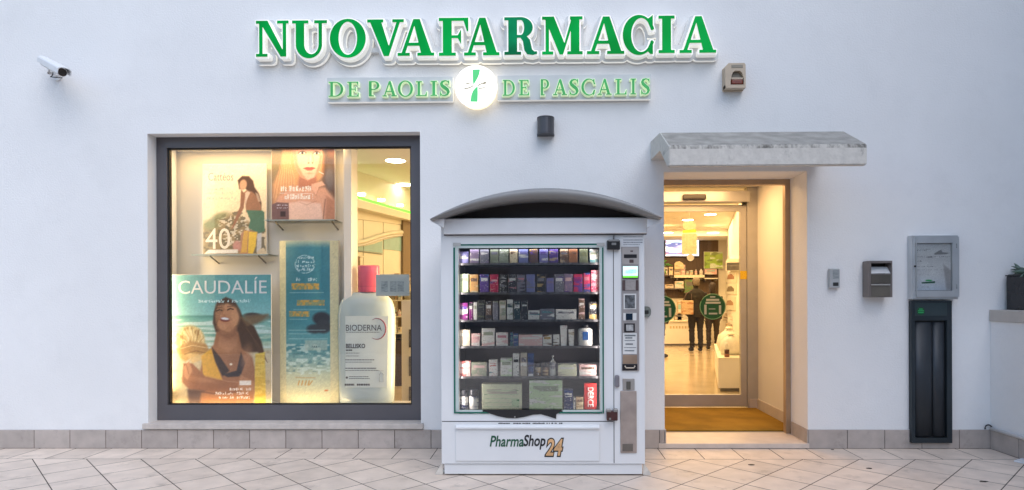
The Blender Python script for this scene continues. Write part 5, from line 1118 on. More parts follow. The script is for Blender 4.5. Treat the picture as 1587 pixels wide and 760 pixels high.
# portrait poster
p = Paint(505, 925, -60, 450, 130, TINT, 22)
p.grad([(-60, (150, 122, 92)), (450, (150, 108, 80))])
p.poly([(505, -60), (590, -60), (560, 120), (505, 240)], (134, 116, 84), 30); p.poly([(830, -60), (925, -60), (925, 300), (850, 230)], (92, 66, 50), 24)
p.blob(905, 10, 34, 50, (132, 76, 44), soft=26); p.blob(890, 190, 34, 70, (112, 100, 92), soft=30)
p.poly([(586, -60), (850, -60), (856, 60), (852, 170), (800, 230), (740, 250), (640, 235), (570, 280), (516, 350), (512, 230), (566, 130)], (206, 150, 100), 20)       # hair mass
for k in range(22): p.line([(594 + k * 3, -55), (572 + k * 2.6, 80), (540 + k * 5.5, 190), (514 + k * 7, 310)], 2.2, ((240, 196, 146), (166, 112, 72), (222, 172, 122))[k % 3], 4, .6)
for k in range(7): p.line([(832 + k * 3, -50), (846 + k * 2, 60), (838 + k * 3, 170)], 2.4, (150, 100, 66) if k % 2 else (96, 62, 42), 4, .6)
p.poly([(548, 300), (640, 235), (760, 250), (860, 246), (925, 330), (925, 450), (505, 450), (512, 370)], (214, 156, 120), 18)      # shoulders
p.poly([(690, 165), (800, 150), (812, 244), (676, 256)], (176, 114, 84), 16)                                                     # neck in shade
p.poly([(644, 20), (656, -60), (760, -70), (830, -50), (846, 50), (830, 130), (790, 184), (744, 202), (700, 182), (662, 120)], (236, 184, 148), 9)   # face
p.poly([(644, 20), (662, 120), (700, 182), (744, 202), (716, 170), (682, 110), (668, 20)], (196, 136, 100), 12, .8); p.poly([(846, 50), (830, 130), (790, 184), (812, 120), (826, 40)], (190, 130, 98), 12, .8)
p.blob(740, -20, 60, 24, (246, 204, 170), soft=36, a=.8); p.blob(706, 92, 22, 18, (240, 172, 142), soft=22, a=.7); p.blob(806, 92, 16, 18, (230, 164, 134), soft=20, a=.7)
for cx_, cy_, w_e in ((708, 34, 24), (804, 36, 21)):
    p.blob(cx_, cy_ - 2, w_e + 5, 12, (196, 138, 106), soft=9, a=.8); p.blob(cx_, cy_, w_e, 8, (236, 222, 208), soft=4); p.blob(cx_ + 2, cy_, 8.5, 8.5, (74, 72, 66), soft=3); p.blob(cx_ + 2, cy_, 4, 4, (20, 16, 16), soft=2)
    p.line([(cx_ - w_e - 3, cy_ + 2), (cx_ - 8, cy_ - 9), (cx_ + 10, cy_ - 9), (cx_ + w_e + 3, cy_)], 4, (70, 40, 30), 3); p.line([(cx_ - w_e, cy_ + 5), (cx_, cy_ + 9), (cx_ + w_e, cy_ + 4)], 2, (150, 98, 74), 3, .7)
p.line([(676, 12), (704, 0), (738, 8)], 8, (140, 92, 62), 6, .9); p.line([(780, 8), (806, 0), (832, 13)], 8, (132, 86, 58), 6, .9)
p.poly([(750, 30), (774, 34), (786, 84), (770, 98), (746, 92)], (222, 166, 130), 12, .7); p.line([(776, 40), (786, 82), (778, 94)], 4, (182, 124, 92), 6, .8); p.blob(752, 96, 8, 4, (128, 76, 56), soft=5, a=.8); p.blob(778, 96, 6, 4, (128, 76, 56), soft=5, a=.8); p.blob(764, 70, 5, 26, (248, 212, 182), soft=8, a=.7)
p.poly([(716, 128), (742, 119), (760, 122), (776, 119), (796, 128), (770, 142), (744, 143)], (190, 96, 84), 5); p.line([(718, 129), (756, 131), (795, 128)], 2.5, (120, 52, 46), 3); p.blob(758, 160, 24, 6, (204, 144, 110), soft=8, a=.7)
p.poly([(770, 226), (840, 208), (862, 232), (820, 244), (800, 300), (770, 262)], (228, 172, 136), 8); p.line([(774, 262), (800, 298), (822, 246), (862, 234)], 3, (160, 104, 78), 5, .7); p.line([(822, 150), (850, 164)], 4, (240, 230, 214), 3)
p.poly([(590, 345), (700, 330), (830, 345), (850, 450), (600, 450)], (232, 188, 158), 14); p.line([(690, 338), (740, 352), (806, 328)], 3, (176, 118, 92), 5, .7); p.line([(862, 320), (846, 450)], 6, (120, 78, 58), 8, .8); p.poly([(870, 300), (925, 330), (925, 450), (862, 450)], (176, 118, 84), 16, .8)
p.poly([(505, 350), (540, 336), (618, 340), (620, 455), (505, 455)], (116, 84, 78), 4); p.script(540, 610, 356, 8, (226, 214, 206)); p.script(540, 610, 374, 8, (226, 214, 206)); p.poly([(562, 392), (596, 392), (596, 424), (562, 424)], (60, 42, 42), 3)
for y_, a_, b_ in ((268, 566, 770), (316, 566, 780)):
    p.script(a_, b_, y_, 34, (244, 236, 222), .95)
p.line([(560, 280), (770, 284)], 2, (240, 230, 216), 2, .8)
board('portrait_poster', 'close portrait poster of a fair haired woman at the top of the window', (421, 214, 519, 338.5), 0.40, zB, p)
# large summer poster on the case floor
p = Paint(15, 575, 20, 722, 155, TINT, 23)
p.grad([(20, (104, 158, 142)), (140, (112, 168, 152)), (236, (140, 188, 168)), (244, (82, 138, 118)), (262, (112, 166, 142)), (300, (150, 186, 156)), (400, (176, 190, 150)), (440, (206, 186, 140)), (722, (196, 170, 120))])
wv = p.noise(120, 9); p.mix(((p.V > 262) & (p.V < 420)) * np.clip((wv - .55) * 4, 0, .8), (214, 222, 196)); p.mix(((p.V > 262) & (p.V < 410)) * np.clip((.36 - wv) * 4, 0, .6), (84, 146, 122))
p.mix(((p.V > 430)) * np.clip((p.noise(30, 20) - .5) * 1.2, 0, .5), (160, 134, 92))
p.blob(470, 240, 48, 14, (70, 62, 50), soft=8); p.poly([(420, 240), (560, 232), (575, 256), (470, 300)], (130, 110, 80), 16, .7)
nb = p.noise(10, 26)                                              # straw bag
p.blob(118, 378, 82, 84, (206, 172, 104), soft=16); p.mix((p.sd([(40, 320), (110, 290), (180, 320), (200, 400), (130, 460), (50, 450)]) < 0) * (nb > .58) * .7, (232, 206, 144)); p.mix((p.sd([(40, 340), (110, 300), (190, 330), (200, 420), (90, 470)]) < 0) * (nb < .34) * .7, (146, 108, 58))
p.poly([(40, 420), (130, 396), (210, 400), (220, 440), (120, 470), (90, 490), (60, 470)], (190, 146, 78), 10); p.poly([(90, 440), (200, 425), (215, 470), (130, 500)], (216, 176, 106), 12, .8)
for k in range(16):
    a0 = 200 + k * 11
    p.line([(118 + 80 * math.cos(R(a0)), 382 + 82 * math.sin(R(a0))), (126 + 40 * math.cos(R(a0 + 8)), 400 + 44 * math.sin(R(a0 + 8))), (130, 430)], 3, ((236, 208, 150), (150, 108, 58), (196, 156, 92))[k % 3], 4, .7)
p.poly([(60, 404), (120, 380), (206, 392), (226, 430), (180, 452), (110, 440), (70, 446)], (168, 122, 66), 12, .8); p.line([(64, 420), (130, 402), (214, 416)], 4, (232, 198, 136), 4, .8); p.line([(84, 450), (150, 432), (220, 446)], 4, (116, 78, 42), 5, .8)
hair = (78, 52, 32)
p.poly([(252, 220), (270, 170), (320, 140), (370, 160), (400, 210), (420, 260), (480, 300), (520, 380), (545, 480), (500, 440), (440, 440), (400, 430), (380, 330), (300, 340), (262, 330), (246, 280)], hair, 10)
for k in range(12): p.line([(390 + k * 4, 240 + k * 6), (450 + k * 6, 330 + k * 8), (500 + k * 5, 430 + k * 6)], 3, (124, 84, 50) if k % 2 else (48, 32, 22), 4, .7)
p.poly([(400, 250), (560, 236), (520, 270), (440, 300)], (126, 94, 58), 14, .8)
p.poly([(266, 330), (390, 330), (410, 420), (470, 470), (490, 560), (470, 720), (180, 720), (170, 560), (190, 470), (250, 400)], (158, 104, 64), 10)     # body
p.poly([(284, 300), (380, 300), (386, 400), (330, 440), (276, 400)], (176, 120, 78), 14)                                     # neck
p.poly([(258, 230), (275, 190), (330, 176), (378, 200), (396, 250), (384, 290), (340, 330), (290, 320), (262, 280)], (188, 128, 82), 10)                    # face, tipped up
p.blob(372, 250, 24, 46, (222, 160, 106), soft=24, a=.6); p.blob(314, 262, 28, 13, (118, 50, 38), 6, 6); p.blob(315, 258, 23, 6.5, (240, 230, 214), 6, 4); p.line([(284, 252), (300, 244)], 3, (150, 94, 60), 6, .6); p.line([(344, 250), (352, 262)], 3, (150, 94, 60), 6, .6)
p.poly([(262, 262), (280, 310), (330, 334), (300, 330), (270, 310)], (140, 88, 54), 14, .7); p.blob(318, 192, 40, 14, (206, 148, 100), soft=24, a=.6); p.blob(285, 240, 14, 12, (204, 142, 96), soft=14, a=.6)
for cx_, cy_ in ((284, 214), (346, 208)): p.line([(cx_ - 16, cy_ + 2), (cx_, cy_ - 5), (cx_ + 16, cy_)], 6, (58, 34, 24), 4); p.line([(cx_ - 18, cy_ - 14), (cx_ + 14, cy_ - 18)], 4, (84, 52, 34), 4, .8)
p.line([(310, 205), (296, 236), (316, 240)], 5, (150, 94, 58), 6, .8)
p.blob(300, 300, 26, 16, (196, 138, 94), soft=14, a=.7)
p.poly([(240, 410), (290, 470), (340, 540), (300, 570), (252, 480)], (52, 36, 30), 8); p.poly([(405, 440), (430, 500), (400, 570), (330, 575), (300, 560), (380, 540)], (46, 36, 36), 8)    # top
p.poly([(180, 460), (236, 420), (262, 500), (300, 590), (220, 600), (190, 560)], (222, 164, 56), 8); p.poly([(486, 450), (540, 440), (545, 720), (480, 720)], (216, 172, 56), 8)          # yellow towel
p.mix((p.sd([(486, 450), (540, 440), (545, 720), (480, 720)]) < 0) * (p.noise(60, 8) > .6) * .5, (240, 204, 90))
p.poly([(80, 500), (130, 500), (200, 570), (330, 600), (420, 610), (400, 650), (250, 660), (110, 640), (70, 600)], (150, 96, 58), 9)       # folded arm
p.poly([(80, 520), (110, 490), (130, 540), (100, 590), (84, 570)], (186, 130, 84), 8); p.line([(96, 510), (110, 560)], 4, (130, 82, 50), 4, .7)
p.poly([(400, 560), (480, 600), (480, 660), (380, 660)], (178, 124, 80), 12); p.poly([(100, 640), (200, 650), (190, 720), (110, 720)], (96, 70, 54), 16); p.poly([(180, 655), (480, 650), (470, 722), (170, 722)], (176, 116, 66), 16, .8)
p.poly([(262, 300), (300, 336), (345, 332), (380, 300), (384, 350), (330, 372), (280, 350)], (136, 86, 54), 18, .7)      # shade under the chin
p.blob(330, 420, 60, 26, (200, 142, 96), soft=40, a=.6); p.blob(436, 470, 26, 60, (196, 136, 90), 10, 30, .6); p.blob(200, 590, 80, 12, (186, 128, 82), 8, 16, .6); p.line([(110, 645), (250, 664), (400, 654)], 7, (92, 56, 36), 9, .7); p.line([(200, 566), (330, 598), (420, 606)], 4, (196, 140, 94), 6, .6)
for k in range(10): p.line([(262 + k * 7, 176 - k * 2), (256 + k * 4, 230), (250 + k * 2, 290)], 2, (112, 76, 46) if k % 2 else (50, 32, 22), 3, .5)
p.blob(348, 505, 8, 6, (240, 220, 180), soft=4); p.poly([(396, 594), (462, 594), (462, 618), (396, 618)], (236, 222, 196), 3)
for y_, a_ in ((646, 340), (670, 255), (692, 280)): p.script(a_, 462, y_, 15, (240, 222, 196), .95)
p.script(166, 462, 170, 18, (214, 232, 218), .95)
PY2 = 0.27
t, x0, x1, z0, z1 = board('summer_poster', 'large turquoise beach poster of a laughing woman with a straw bag', (266.5, 426.5, 420.5, 629), PY2, FLZ - .012, p)
fr_, fz_ = lambda u: x0 + (u - 15) / 560 * (x1 - x0), lambda v: z1 - (v - 20) / 702 * (z1 - z0)
text('CAUDALÍE', fr_(52), fr_(552), fz_(122), fz_(32), PY2 - .0016, mat('white poster ink', (0.82, 0.84, 0.82)), t, depth=0.001)
# curved teal display column
p = Paint(425, 525, 360, 640, 84, (1.0, 0.9, 0.86), 24)
zc = lambda v: 360 + v * 280 / 760
p.grad([(360, (214, 202, 166)), (373, (72, 132, 142)), (440, (66, 128, 138)), (500, (78, 140, 146)), (530, (104, 160, 160)), (545, (84, 140, 142)), (566, (150, 178, 164)), (590, (206, 204, 170)), (640, (222, 208, 166))])
foam = p.noise(7, 3); p.mix(((p.V > 538) & (p.V < 590)) * np.clip((foam - .6) * 5, 0, .7), (226, 230, 214)); p.mix(((p.V > 540) & (p.V < 585)) * np.clip((.3 - foam) * 5, 0, .5), (70, 118, 120))
p.blob(499, 494, 14, 11, (58, 56, 60), soft=4); p.blob(488, 512, 13, 8, (64, 66, 68), soft=4); p.blob(502, 508, 12, 12, (66, 66, 68), soft=4)
rr_ = np.hypot((p.U - 472) / 17.5, (p.V - 401) / 16)
p.mix(np.clip(1 - abs(rr_ - .95) * 14, 0, 1) * (p.noise(2, 2) > .35) * .9, (222, 234, 232))
for y_ in (392, 399, 406, 412): p.script(457, 487, y_, 4.5, (214, 228, 226), .9)
p.script(452, 492, 429.5, 6, (206, 222, 218), .95)
for a_, b_, c_, d_ in ((448, 434, 496, 444), (458, 462.5, 504, 472), (444, 481.5, 480, 491.5)): p.mix(((p.U > a_) & (p.U < b_ if False else (p.U > a_) & (p.U < c_)) & (p.V > b_) & (p.V < d_)) * (.55 + .45 * (p.noise(3, 4) > .5)), (206, 158, 76))
for y_, a_, b_ in ((449.5, 445, 502), (479, 452, 506), (495.5, 445, 476), (514, 443, 505), (520, 443, 482), (529, 443, 508)): p.line([(a_, y_), (b_, y_)], 1.0, (190, 214, 208), 1, .8)
p.poly([(472, 531), (508, 531), (508, 549), (472, 549)], (190, 196, 176), 2, .7); p.script(480, 500, 544, 3, (60, 70, 70)); p.line([(455, 595), (489, 596)], 1.0, (196, 150, 84), 1)
for k, x_ in enumerate((460, 466, 472, 477)): p.line([(x_, 608), (x_ + 2, 601)], 2, (206, 150, 74), 1.2)
p.line([(479, 608), (484, 601)], 1.6, (206, 150, 74), 1.2); p.blob(506, 618, 3, 1.5, (206, 120, 60), soft=1)
p.mix(((p.U < 437.5) | (p.U > 512.5)) * 1.0, (224, 206, 160))
YT = 0.31; x0, z1 = P(429, 372, YT); x1, _ = P(521, 372, YT); z0 = FLZ - .011; zT = PZ(372.5, YT, 475)
t = thing('display_column', 'tall curved teal promotional column with a stone and sea picture', 'display stand', ((x0 + x1) / 2, YT, z0))
cxm, hw = (x0 + x1) / 2, (x1 - x0) / 2
cp_ = [(x, YT + 0.065 * ((x - cxm) / hw) ** 2) for x in np.linspace(x0, x1, 17)]
mb = MB(); mb.prism([(x, y, z0) for x, y in cp_] + [(x1, YT + 0.12, z0), (x0, YT + 0.12, z0)], (0, 0, zT - z0)); mb.build('stand', CREAM, t)
p.sheet('print', x0, x1, z0 + .002, zT - .001, YT - 0.0025, t, curve=0.065)
# giant bottle
YB = 0.36
bx0_, bx1_ = P(521.5, 540, YB - .06)[0], P(610.5, 540, YB - .06)[0]; zb0 = FLZ - .011; zsh = PZ(452, YB); cxm, hw = (bx0_ + bx1_) / 2, (bx1_ - bx0_) / 2
t = thing('giant_bottle', 'giant pale bottle shaped display with a pink cap', 'display bottle', (cxm, YB, zb0))
hB = zsh - zb0
def rrow(u, e=0.5): return None
mb = MB(); rings = []
prof = [(0.86, 0.0), (0.94, 0.012), (0.955, 0.06), (0.97, 0.25), (0.985, 0.45), (1.0, 0.66), (1.0, 0.78), (0.965, 0.86), (0.88, 0.925), (0.72, 0.97), (0.52, 0.995), (0.40, 1.0)]
for f_, h_ in prof:
    ring = []
    for k in range(36):
        a_ = 2 * math.pi * k / 36; c_, s_ = math.cos(a_), math.sin(a_)
        ring.append(mb.bm.verts.new((cxm + hw * f_ * math.copysign(abs(c_) ** 0.75, c_), YB + 0.085 * min(1, f_ * 1.05) * math.copysign(abs(s_) ** 0.6, s_), zb0 + hB * h_)))
    rings.append(ring)
for a_, b_ in zip(rings, rings[1:]):
    for k in range(36): f = mb.bm.faces.new((a_[k], a_[(k + 1) % 36], b_[(k + 1) % 36], b_[k])); f.smooth = True
mb.bm.faces.new(rings[0]); mb.bm.faces.new(rings[-1])
mb.build('body', mat('pale aqua plastic', (0.47, 0.55, 0.54), rough=0.22, var=0.05, scale=3, coat=0.3), t)
cx0, cz1 = P(553, 411.5, YB - .04); cx1, cz0 = P(587, 450, YB - .04)
mb = MB(); rc_, cxx = (cx1 - cx0) / 2, (cx0 + cx1) / 2
mb.lathe([(rc_ * .96, zsh + .0005), (rc_, zsh + .012), (rc_, cz1 - .012), (rc_ * .94, cz1)], (cxx, YB, 0), 32, sy=.6); cap = mb.build('cap', mat('pink cap', (0.62, 0.10, 0.155), rough=0.3, var=0.05, coat=0.3), t)
mb = MB(); mb.lathe([(rc_ * 1.006, zsh + .055), (rc_ * 1.006, zsh + .059)], (cxx, YB, 0), 32, sy=.6); mb.build('cap_groove', mat('deep pink', (0.35, 0.05, 0.09)), cap)
LBY = YB - 0.0885
mb = MB(); x0, z1 = P(535, 490, LBY); x1, z0 = P(603, 601, LBY); mb.poly([(x0, z0), (x1 - .02, z0), (x1 - .005, z1), (x0, z1)], LBY, LBY + 0.004); lb_ = mb.build('label', mat('pale label', (0.66, 0.71, 0.66), rough=0.35, var=0.03), t)
ptext('BIODERNA', 536, 503.5, 591.5, 513, LBY - .0005, mat('grey brown ink', (0.09, 0.085, 0.085)), lb_, depth=0.001)
ptext('BELLISKO', 536, 533, 566, 540, LBY - .0005, MATS['grey brown ink'], lb_, depth=0.001, bold=0.03)
mb = MB(); X, Z = P(584, 510, LBY); ra = P(598, 510, LBY)[0] - X
mb.tube([(X + ra * math.cos(R(a_)), LBY - .001, Z + ra * 1.15 * math.sin(R(a_))) for a_ in range(-120, 125, 10)], [0.0015 + 0.0045 * math.sin(R((k + .5) * 180 / 25)) for k in range(25)], 6); mb.build('ring_mark', mat('wine ink', (0.20, 0.02, 0.05)), lb_)
mb = MB(); rg = random.Random(6)
for y_, a_, b_, h_ in ((515.2, 536, 588, .8), (543, 536, 546, 2), (547.5, 536, 557, .7), (552, 536, 556, .7), (558, 535, 580, 1.2), (561.5, 535, 576, .8), (571, 535, 583, 1.4), (574.5, 535, 588, .8), (584, 541, 571, .9), (587, 541, 573, .9), (596.5, 534, 549, 3), (596.5, 553, 573, 3)):
    x = a_
    while x < b_:
        wd = rg.uniform(2, 5); mb.pbox(x, y_ - h_ / 2, min(x + wd * .85, b_), y_ + h_ / 2, LBY - .0012, LBY - .0003); x += wd
mb.build('print_lettering', MATS['grey brown ink'], lb_)
mb = MB(); X, Z = P(537.5, 585.5, LBY); mb.lathe([(.011, LBY - .0012), (.011, LBY - .0004)], (X, 0, Z), 18, 'Y'); mb.build('dot_mark', MATS['grey brown ink'], lb_)
mb = MB(); mb.tube([P(a_, b_, LBY)[0:1] + (LBY - .001,) + P(a_, b_, LBY)[1:2] for a_, b_ in ((588, 592), (588, 581), (590, 578), (590, 575), (595, 575))], .002, 5); mb.tube([P(a_, b_, LBY)[0:1] + (LBY - .001,) + P(a_, b_, LBY)[1:2] for a_, b_ in ((588, 592), (594, 592), (594, 580), (591, 578))], .002, 5); mb.build('bottle_icon', MATS['grille grey'], lb_)
# leaflet panel stuck to the inside of the pane
t = thing('window_notice', 'small pale notice with three columns stuck inside the pane beside the pink cap', 'notice', (P(608, 442, .19)[0], .19, PZ(458, .19)))
NYY = FY + 0.050
mb = MB(); mb.pbox(582.5, 425.5, 634.5, 459, NYY, NYY + .003, 0.001); mb.build('sheet', mat('pale notice', (0.50, 0.54, 0.50), rough=0.35, var=0.03), t)
mb = MB()
for a_ in (591, 604.5, 616): mb.pbox(a_, 436, a_ + 10, 452.5, NYY - .0012, NYY - .0003)
mb.build('print_column', mat('notice grey', (0.36, 0.40, 0.385), var=0.3, scale=120, stretch=(.3, 1, 1)), t)

# ================================================================== INSIDE THE SHOP
# left wall fittings seen through the shop window (laid on the angled wall)
t = thing('wall_cabinet', 'cream wall cabinet with a wavy moulding and pale teal panels', 'cabinet', tuple(LP + LN * .05))
LACQ = mat('cream lacquer', (0.80, 0.77, 0.64), rough=0.35, var=0.02)
for pts in ([(520, 336.5), (562.4, 341.3), (562.4, 470), (520, 470)], [(563.4, 341.4), (593.4, 345), (593.4, 462), (563.4, 462)], [(594.4, 345.1), (624, 349), (624, 455), (594.4, 455)]):
    mb = MB(); on_wall(mb, pts, 0.05, 0.05); mb.build('door_panel', LACQ, t)
mb = MB(); on_wall(mb, [(520, 316), (624.5, 336), (624.5, 348.5), (520, 335.5)], 0.06, 0.06); mb.build('top_rail', LACQ, t)
TEALP = mat('pale teal panel', (0.30, 0.50, 0.48), rough=0.35, var=0.08)
for pts in ([(563.8, 382), (580, 378.5), (593, 373.6), (593, 392.5), (563.8, 389)], [(595, 372.5), (608, 369), (622.5, 366.5), (622.5, 389.5), (595, 386.5)], [(530, 382), (563, 381.8), (563, 389), (530, 386.5)]):
    mb = MB(); on_wall(mb, pts, 0.057, 0.006); mb.build('teal_panel', TEALP, t)
def wavy(off, dz, rad):
    mb = MB(); q = [(520, 377), (545, 376.3), (556, 375.8), (563, 374.8), (572, 371.8), (582, 368.2), (592, 365), (602, 362.3), (612, 360.8), (623, 360.2)]
    mb.tube([tuple(W(a_, b_ + dz, off)) for a_, b_ in q], rad, 8); return mb
wavy(0.085, 0, 0.030).build('wave_moulding', LACQ, t); wavy(0.075, 4.5, 0.018).build('wave_moulding', WHITELAC, t)
mb = MB(); on_wall(mb, [(545, 387.5), (593, 393.5), (593, 394.6), (545, 388.5)], 0.066, 0.014); mb.build('panel_ledge', mat('teal ledge', (0.12, 0.2, 0.19), rough=0.4), t)
t = thing('cornice_light', 'long cornice on the angled shop wall with a green light line', 'light', tuple(W(590, 315)))
mb = MB(); on_wall(mb, [(470, 284), (700, 350), (700, 357), (470, 301)], 0.20, 0.20); mb.build('cornice', LACQ, t)
mb = MB(); on_wall(mb, [(470, 279.5), (700, 346.6), (700, 349.4), (470, 283.2)], 0.19, 0.02); mb.build('light_line', mat('green light line', (0.05, 0.45, 0.04), emit=(0.16, 1.0, 0.05), estr=0.9), t)
for k, (px, py) in enumerate(((560.5, 301.8), (591, 310.4), (620, 318.6))):
    t = thing('spotlight', ['small bright spot over the cornice, nearest the window post', 'small bright spot over the middle of the cornice', 'small bright spot over the cornice, nearest the dark panel'][k], 'spotlight', tuple(W(px, py, .16)), 'small spots in the row over the cornice')
    c_ = W(px, py, 0.16); mb = MB(); mb.lathe([(.05, -.012), (.05, .012)], tuple(c_), 16); mb.build('lens', EM, t)
    mb = MB(); mb.lathe([(.062, .0125), (.062, .022)], tuple(c_), 16); mb.build('housing', WHITELAC, t)
t = thing('slatted_screen', 'tall dark brown slatted panel beside the cream wall cabinet', 'panel', tuple(W(631, 470, .05)))
mb = MB(); on_wall(mb, [(625, 331), (662, 340), (662, 545), (625, 555)], 0.09, 0.09); mb.build('board', mat('brown panel', (0.20, 0.14, 0.075), rough=0.5, var=0.2, scale=3, stretch=(30, 30, .4)), t)
# display furniture seen through the gap beside the giant bottle
RND = random.Random(12)
def pack(px0, top, px1, bot, Y, m, name, label, cat='carton', dep=0.08, kind='box'):
    x0, zb = P(px0, bot, Y); x1, zt = P(px1, top, Y)
    t = thing(name, label, cat, ((x0 + x1) / 2, Y, zb))
    mb = MB()
    if kind == 'box':
        mb.box(x0, x1, Y, Y + dep, zb + .001, zt, 0.003); mb.build('box', m, t)
        mb = MB(); mb.box(x0 + (x1 - x0) * .15, x1 - (x1 - x0) * .15, Y - .0015, Y - .0003, zb + (zt - zb) * .55, zb + (zt - zb) * .8); mb.build('title_print', STEEL if RND.random() > .5 else TEALP, t)
    else:
        r_ = (x1 - x0) / 2; h = zt - zb; mb.lathe([(r_ * .9, zb + .001), (r_, zb + .008), (r_, zb + h * .66), (r_ * .8, zb + h * .75), (r_ * .4, zb + h * .79)], ((x0 + x1) / 2, Y + r_, 0), 18); mb.build('body', m, t)
        mb = MB(); mb.lathe([(r_ * .45, zb + h * .791), (r_ * .45, zt)], ((x0 + x1) / 2, Y + r_, 0), 14); mb.build('cap', WHITELAC if kind == 'bottle' else BRP, t)
    return t
SHF = 3.55
t = thing('display_rack', 'cream shelf rack behind the giant bottle, holding small goods over a dark base', 'shelf', (P(612, 580, SHF)[0], SHF + .2, 0.05))
x0, x1 = P(597, 500, SHF)[0], P(640, 500, SHF)[0]
mb = MB(); mb.box(x0, x1, SHF + .33, SHF + .36, .75, 1.62); mb.build('back_panel', LACQ, t)
for y_ in (437, 451.5, 465, 490, 516): z_ = PZ(y_, SHF, 612); mb = MB(); mb.box(x0, x1, SHF, SHF + .329, z_ - .02, z_); mb.build('shelf_board', LACQ, t)
mb = MB(); mb.box(x0, P(622, 550, SHF)[0], SHF + .02, SHF + .34, .052, PZ(528, SHF, 612)); mb.build('base', mat('dark base', (0.045, 0.025, 0.018), rough=0.4, var=0.2), t)
mb = MB(); mb.prism([(x0, SHF + .01, PZ(531, SHF, 612)), (x1, SHF + .01, PZ(516, SHF, 612) - .03), (x1, SHF + .33, PZ(516, SHF, 612) - .03), (x0, SHF + .33, PZ(531, SHF, 612))], (0, 0, .012)); mb.build('sloping_tray', mat('dark tray', (0.10, 0.07, 0.05), rough=0.3), t)
PKS = [PM(c_) for c_ in ('w-be-gd', 'c-w-br', 'tn-w-cu', 'w-pg-gr', 'be-br-w', 'pk-w-cr')]
nms = ['cream', 'tan', 'brown', 'pale green', 'beige', 'pinkish']
for k, (a_, b_, c_, d_, kd) in enumerate(((598, 426, 604, 437, 'box'), (605, 429, 610, 437, 'bottle'), (611, 424, 618, 437, 'box'), (619, 427, 624, 437, 'bottle'), (626, 425, 634, 437, 'box'), (612, 443, 617, 451.5, 'bottle'), (618, 441, 626, 451.5, 'box'), (628, 440, 635, 451.5, 'box'), (611.5, 455, 616, 465, 'bottle'), (617, 457, 622, 465, 'box'),
        (611, 478, 615, 490, 'box'), (616, 480, 621, 490, 'bottle'), (611, 504, 616, 516, 'bottle'), (617, 507, 621, 516, 'box'))):
    row = 'uppermost' if d_ < 440 else 'second' if d_ < 460 else 'third' if d_ < 470 else 'fourth' if d_ < 500 else 'lowest'
    pack(a_, b_, c_, d_, SHF + .05, PKS[k % 6], 'small_bottle' if kd == 'bottle' else 'small_carton', f'tiny {nms[k % 6]} {"bottle" if kd == "bottle" else "carton"} on the {row} board of the rack behind the giant bottle', 'bottle' if kd == 'bottle' else 'carton', kind=kd)
YC = 1.30
t = thing('display_pillar', 'tall plain cream pillar with magazine pockets beside the giant bottle', 'display stand', (P(632, 600, YC)[0], YC, .05))
mb = MB(); x0, z1 = P(622, 465.5, YC); x1 = P(645, 465.5, YC)[0]; mb.box(x0, x1, YC, YC + .3, .052, z1, .004); mb.build('body', CREAM, t)
for a_, b_ in ((511, 539), (553, 583), (600, 626)): mb = MB(); mb.pbox(633.5, a_, 640, b_, YC - .03, YC - .001, .003); mb.build('pocket', mat('pocket print', (0.11, 0.10, 0.08), rough=0.4, var=.6, scale=30), t)
t = thing('narrow_rack', 'narrow dark rack of small goods beside the window post', 'shelf', (P(549, 420, 2.2)[0], 2.2, .05))
mb = MB(); mb.pbox(543, 396, 549.5, 560, 2.2, 2.45, .003); mb.build('body', mat('rack brown', (0.17, 0.11, 0.055), rough=0.5, var=.7, scale=14, stretch=(.4, .4, 1.6)), t)
mb = MB(); mb.pbox(541, 395, 553, 397, 2.18, 2.47); mb.build('top', LACQ, t)

# ---- what shows through the sliding door
FB = BY - 0.002
t = thing('wall_cladding', 'dark brown panelled wall behind the counter', 'panel', (P(1070, 450, BY)[0], BY, 1.0))
x0, z1 = P(985, 365, BY - .05); x1, z0 = P(1113.5, 462, BY - .05); mb = MB(); mb.box(x0, x1, BY - .05, BY - .001, z0, z1); mb.build('board', DARKWOOD, t)
t = thing('wall_screen', 'wide wall screen showing a bright blue and pink seaside picture', 'TV', (P(1058, 384, BY - .12)[0], BY - .1, P(1058, 398, BY - .12)[1]))
YT = BY - .12
mb = MB(); mb.pbox(1029.5, 368.5, 1084.5, 399, YT, YT + .06, .02); mb.build('casing', BLKP, t)
p = Paint(0, 54, 0, 28, 70, seed=31); p.grad([(0, (150, 190, 235)), (8, (200, 220, 240)), (10, (150, 150, 190)), (18, (235, 215, 225)), (28, (250, 235, 235))])
n1 = p.noise(14, 2.4); p.mix(np.clip((n1 - .55) * 6, 0, .9), (84, 90, 140)); p.mix(np.clip((p.noise(9, 3) - .62) * 6, 0, .9), (255, 250, 248)); p.mix(np.clip((.3 - p.noise(11, 3)) * 6, 0, .8), (190, 120, 130))
s_ = p.sheet('screen_picture', P(1031.5, 384, YT)[0], P(1083, 384, YT)[0], PZ(397, YT, 1058), PZ(370, YT, 1058), YT - .003, t); s_.data.materials[0] = glow('tv ink', 1.1)
mb = MB(); X, Z = P(1070, 399.5, YT - .02); mb.lathe([(.10, YT - .03), (.10, YT - .006)], (X, 0, Z), 24, 'Y'); mb.build('round_badge', WHITELAC, t)
def wshelf(label, px0, px1, py, Y, th, m, dep=.3):
    x0, z1 = P(px0, py, Y); x1 = P(px1, py, Y)[0]; t = thing('wall_shelf', label, 'shelf', ((x0 + x1) / 2, Y + dep / 2, z1))
    mb = MB(); mb.box(x0, x1, Y, Y + dep, z1 - th, z1, .004); mb.build('board', m, t)
    for f_ in (.1, .9): mb = MB(); mb.box(x0 + (x1 - x0) * f_ - .015, x0 + (x1 - x0) * f_ + .015, Y + .04, Y + dep, z1 - th - .05, z1 - th - .001); mb.build('bracket', STEEL, t)
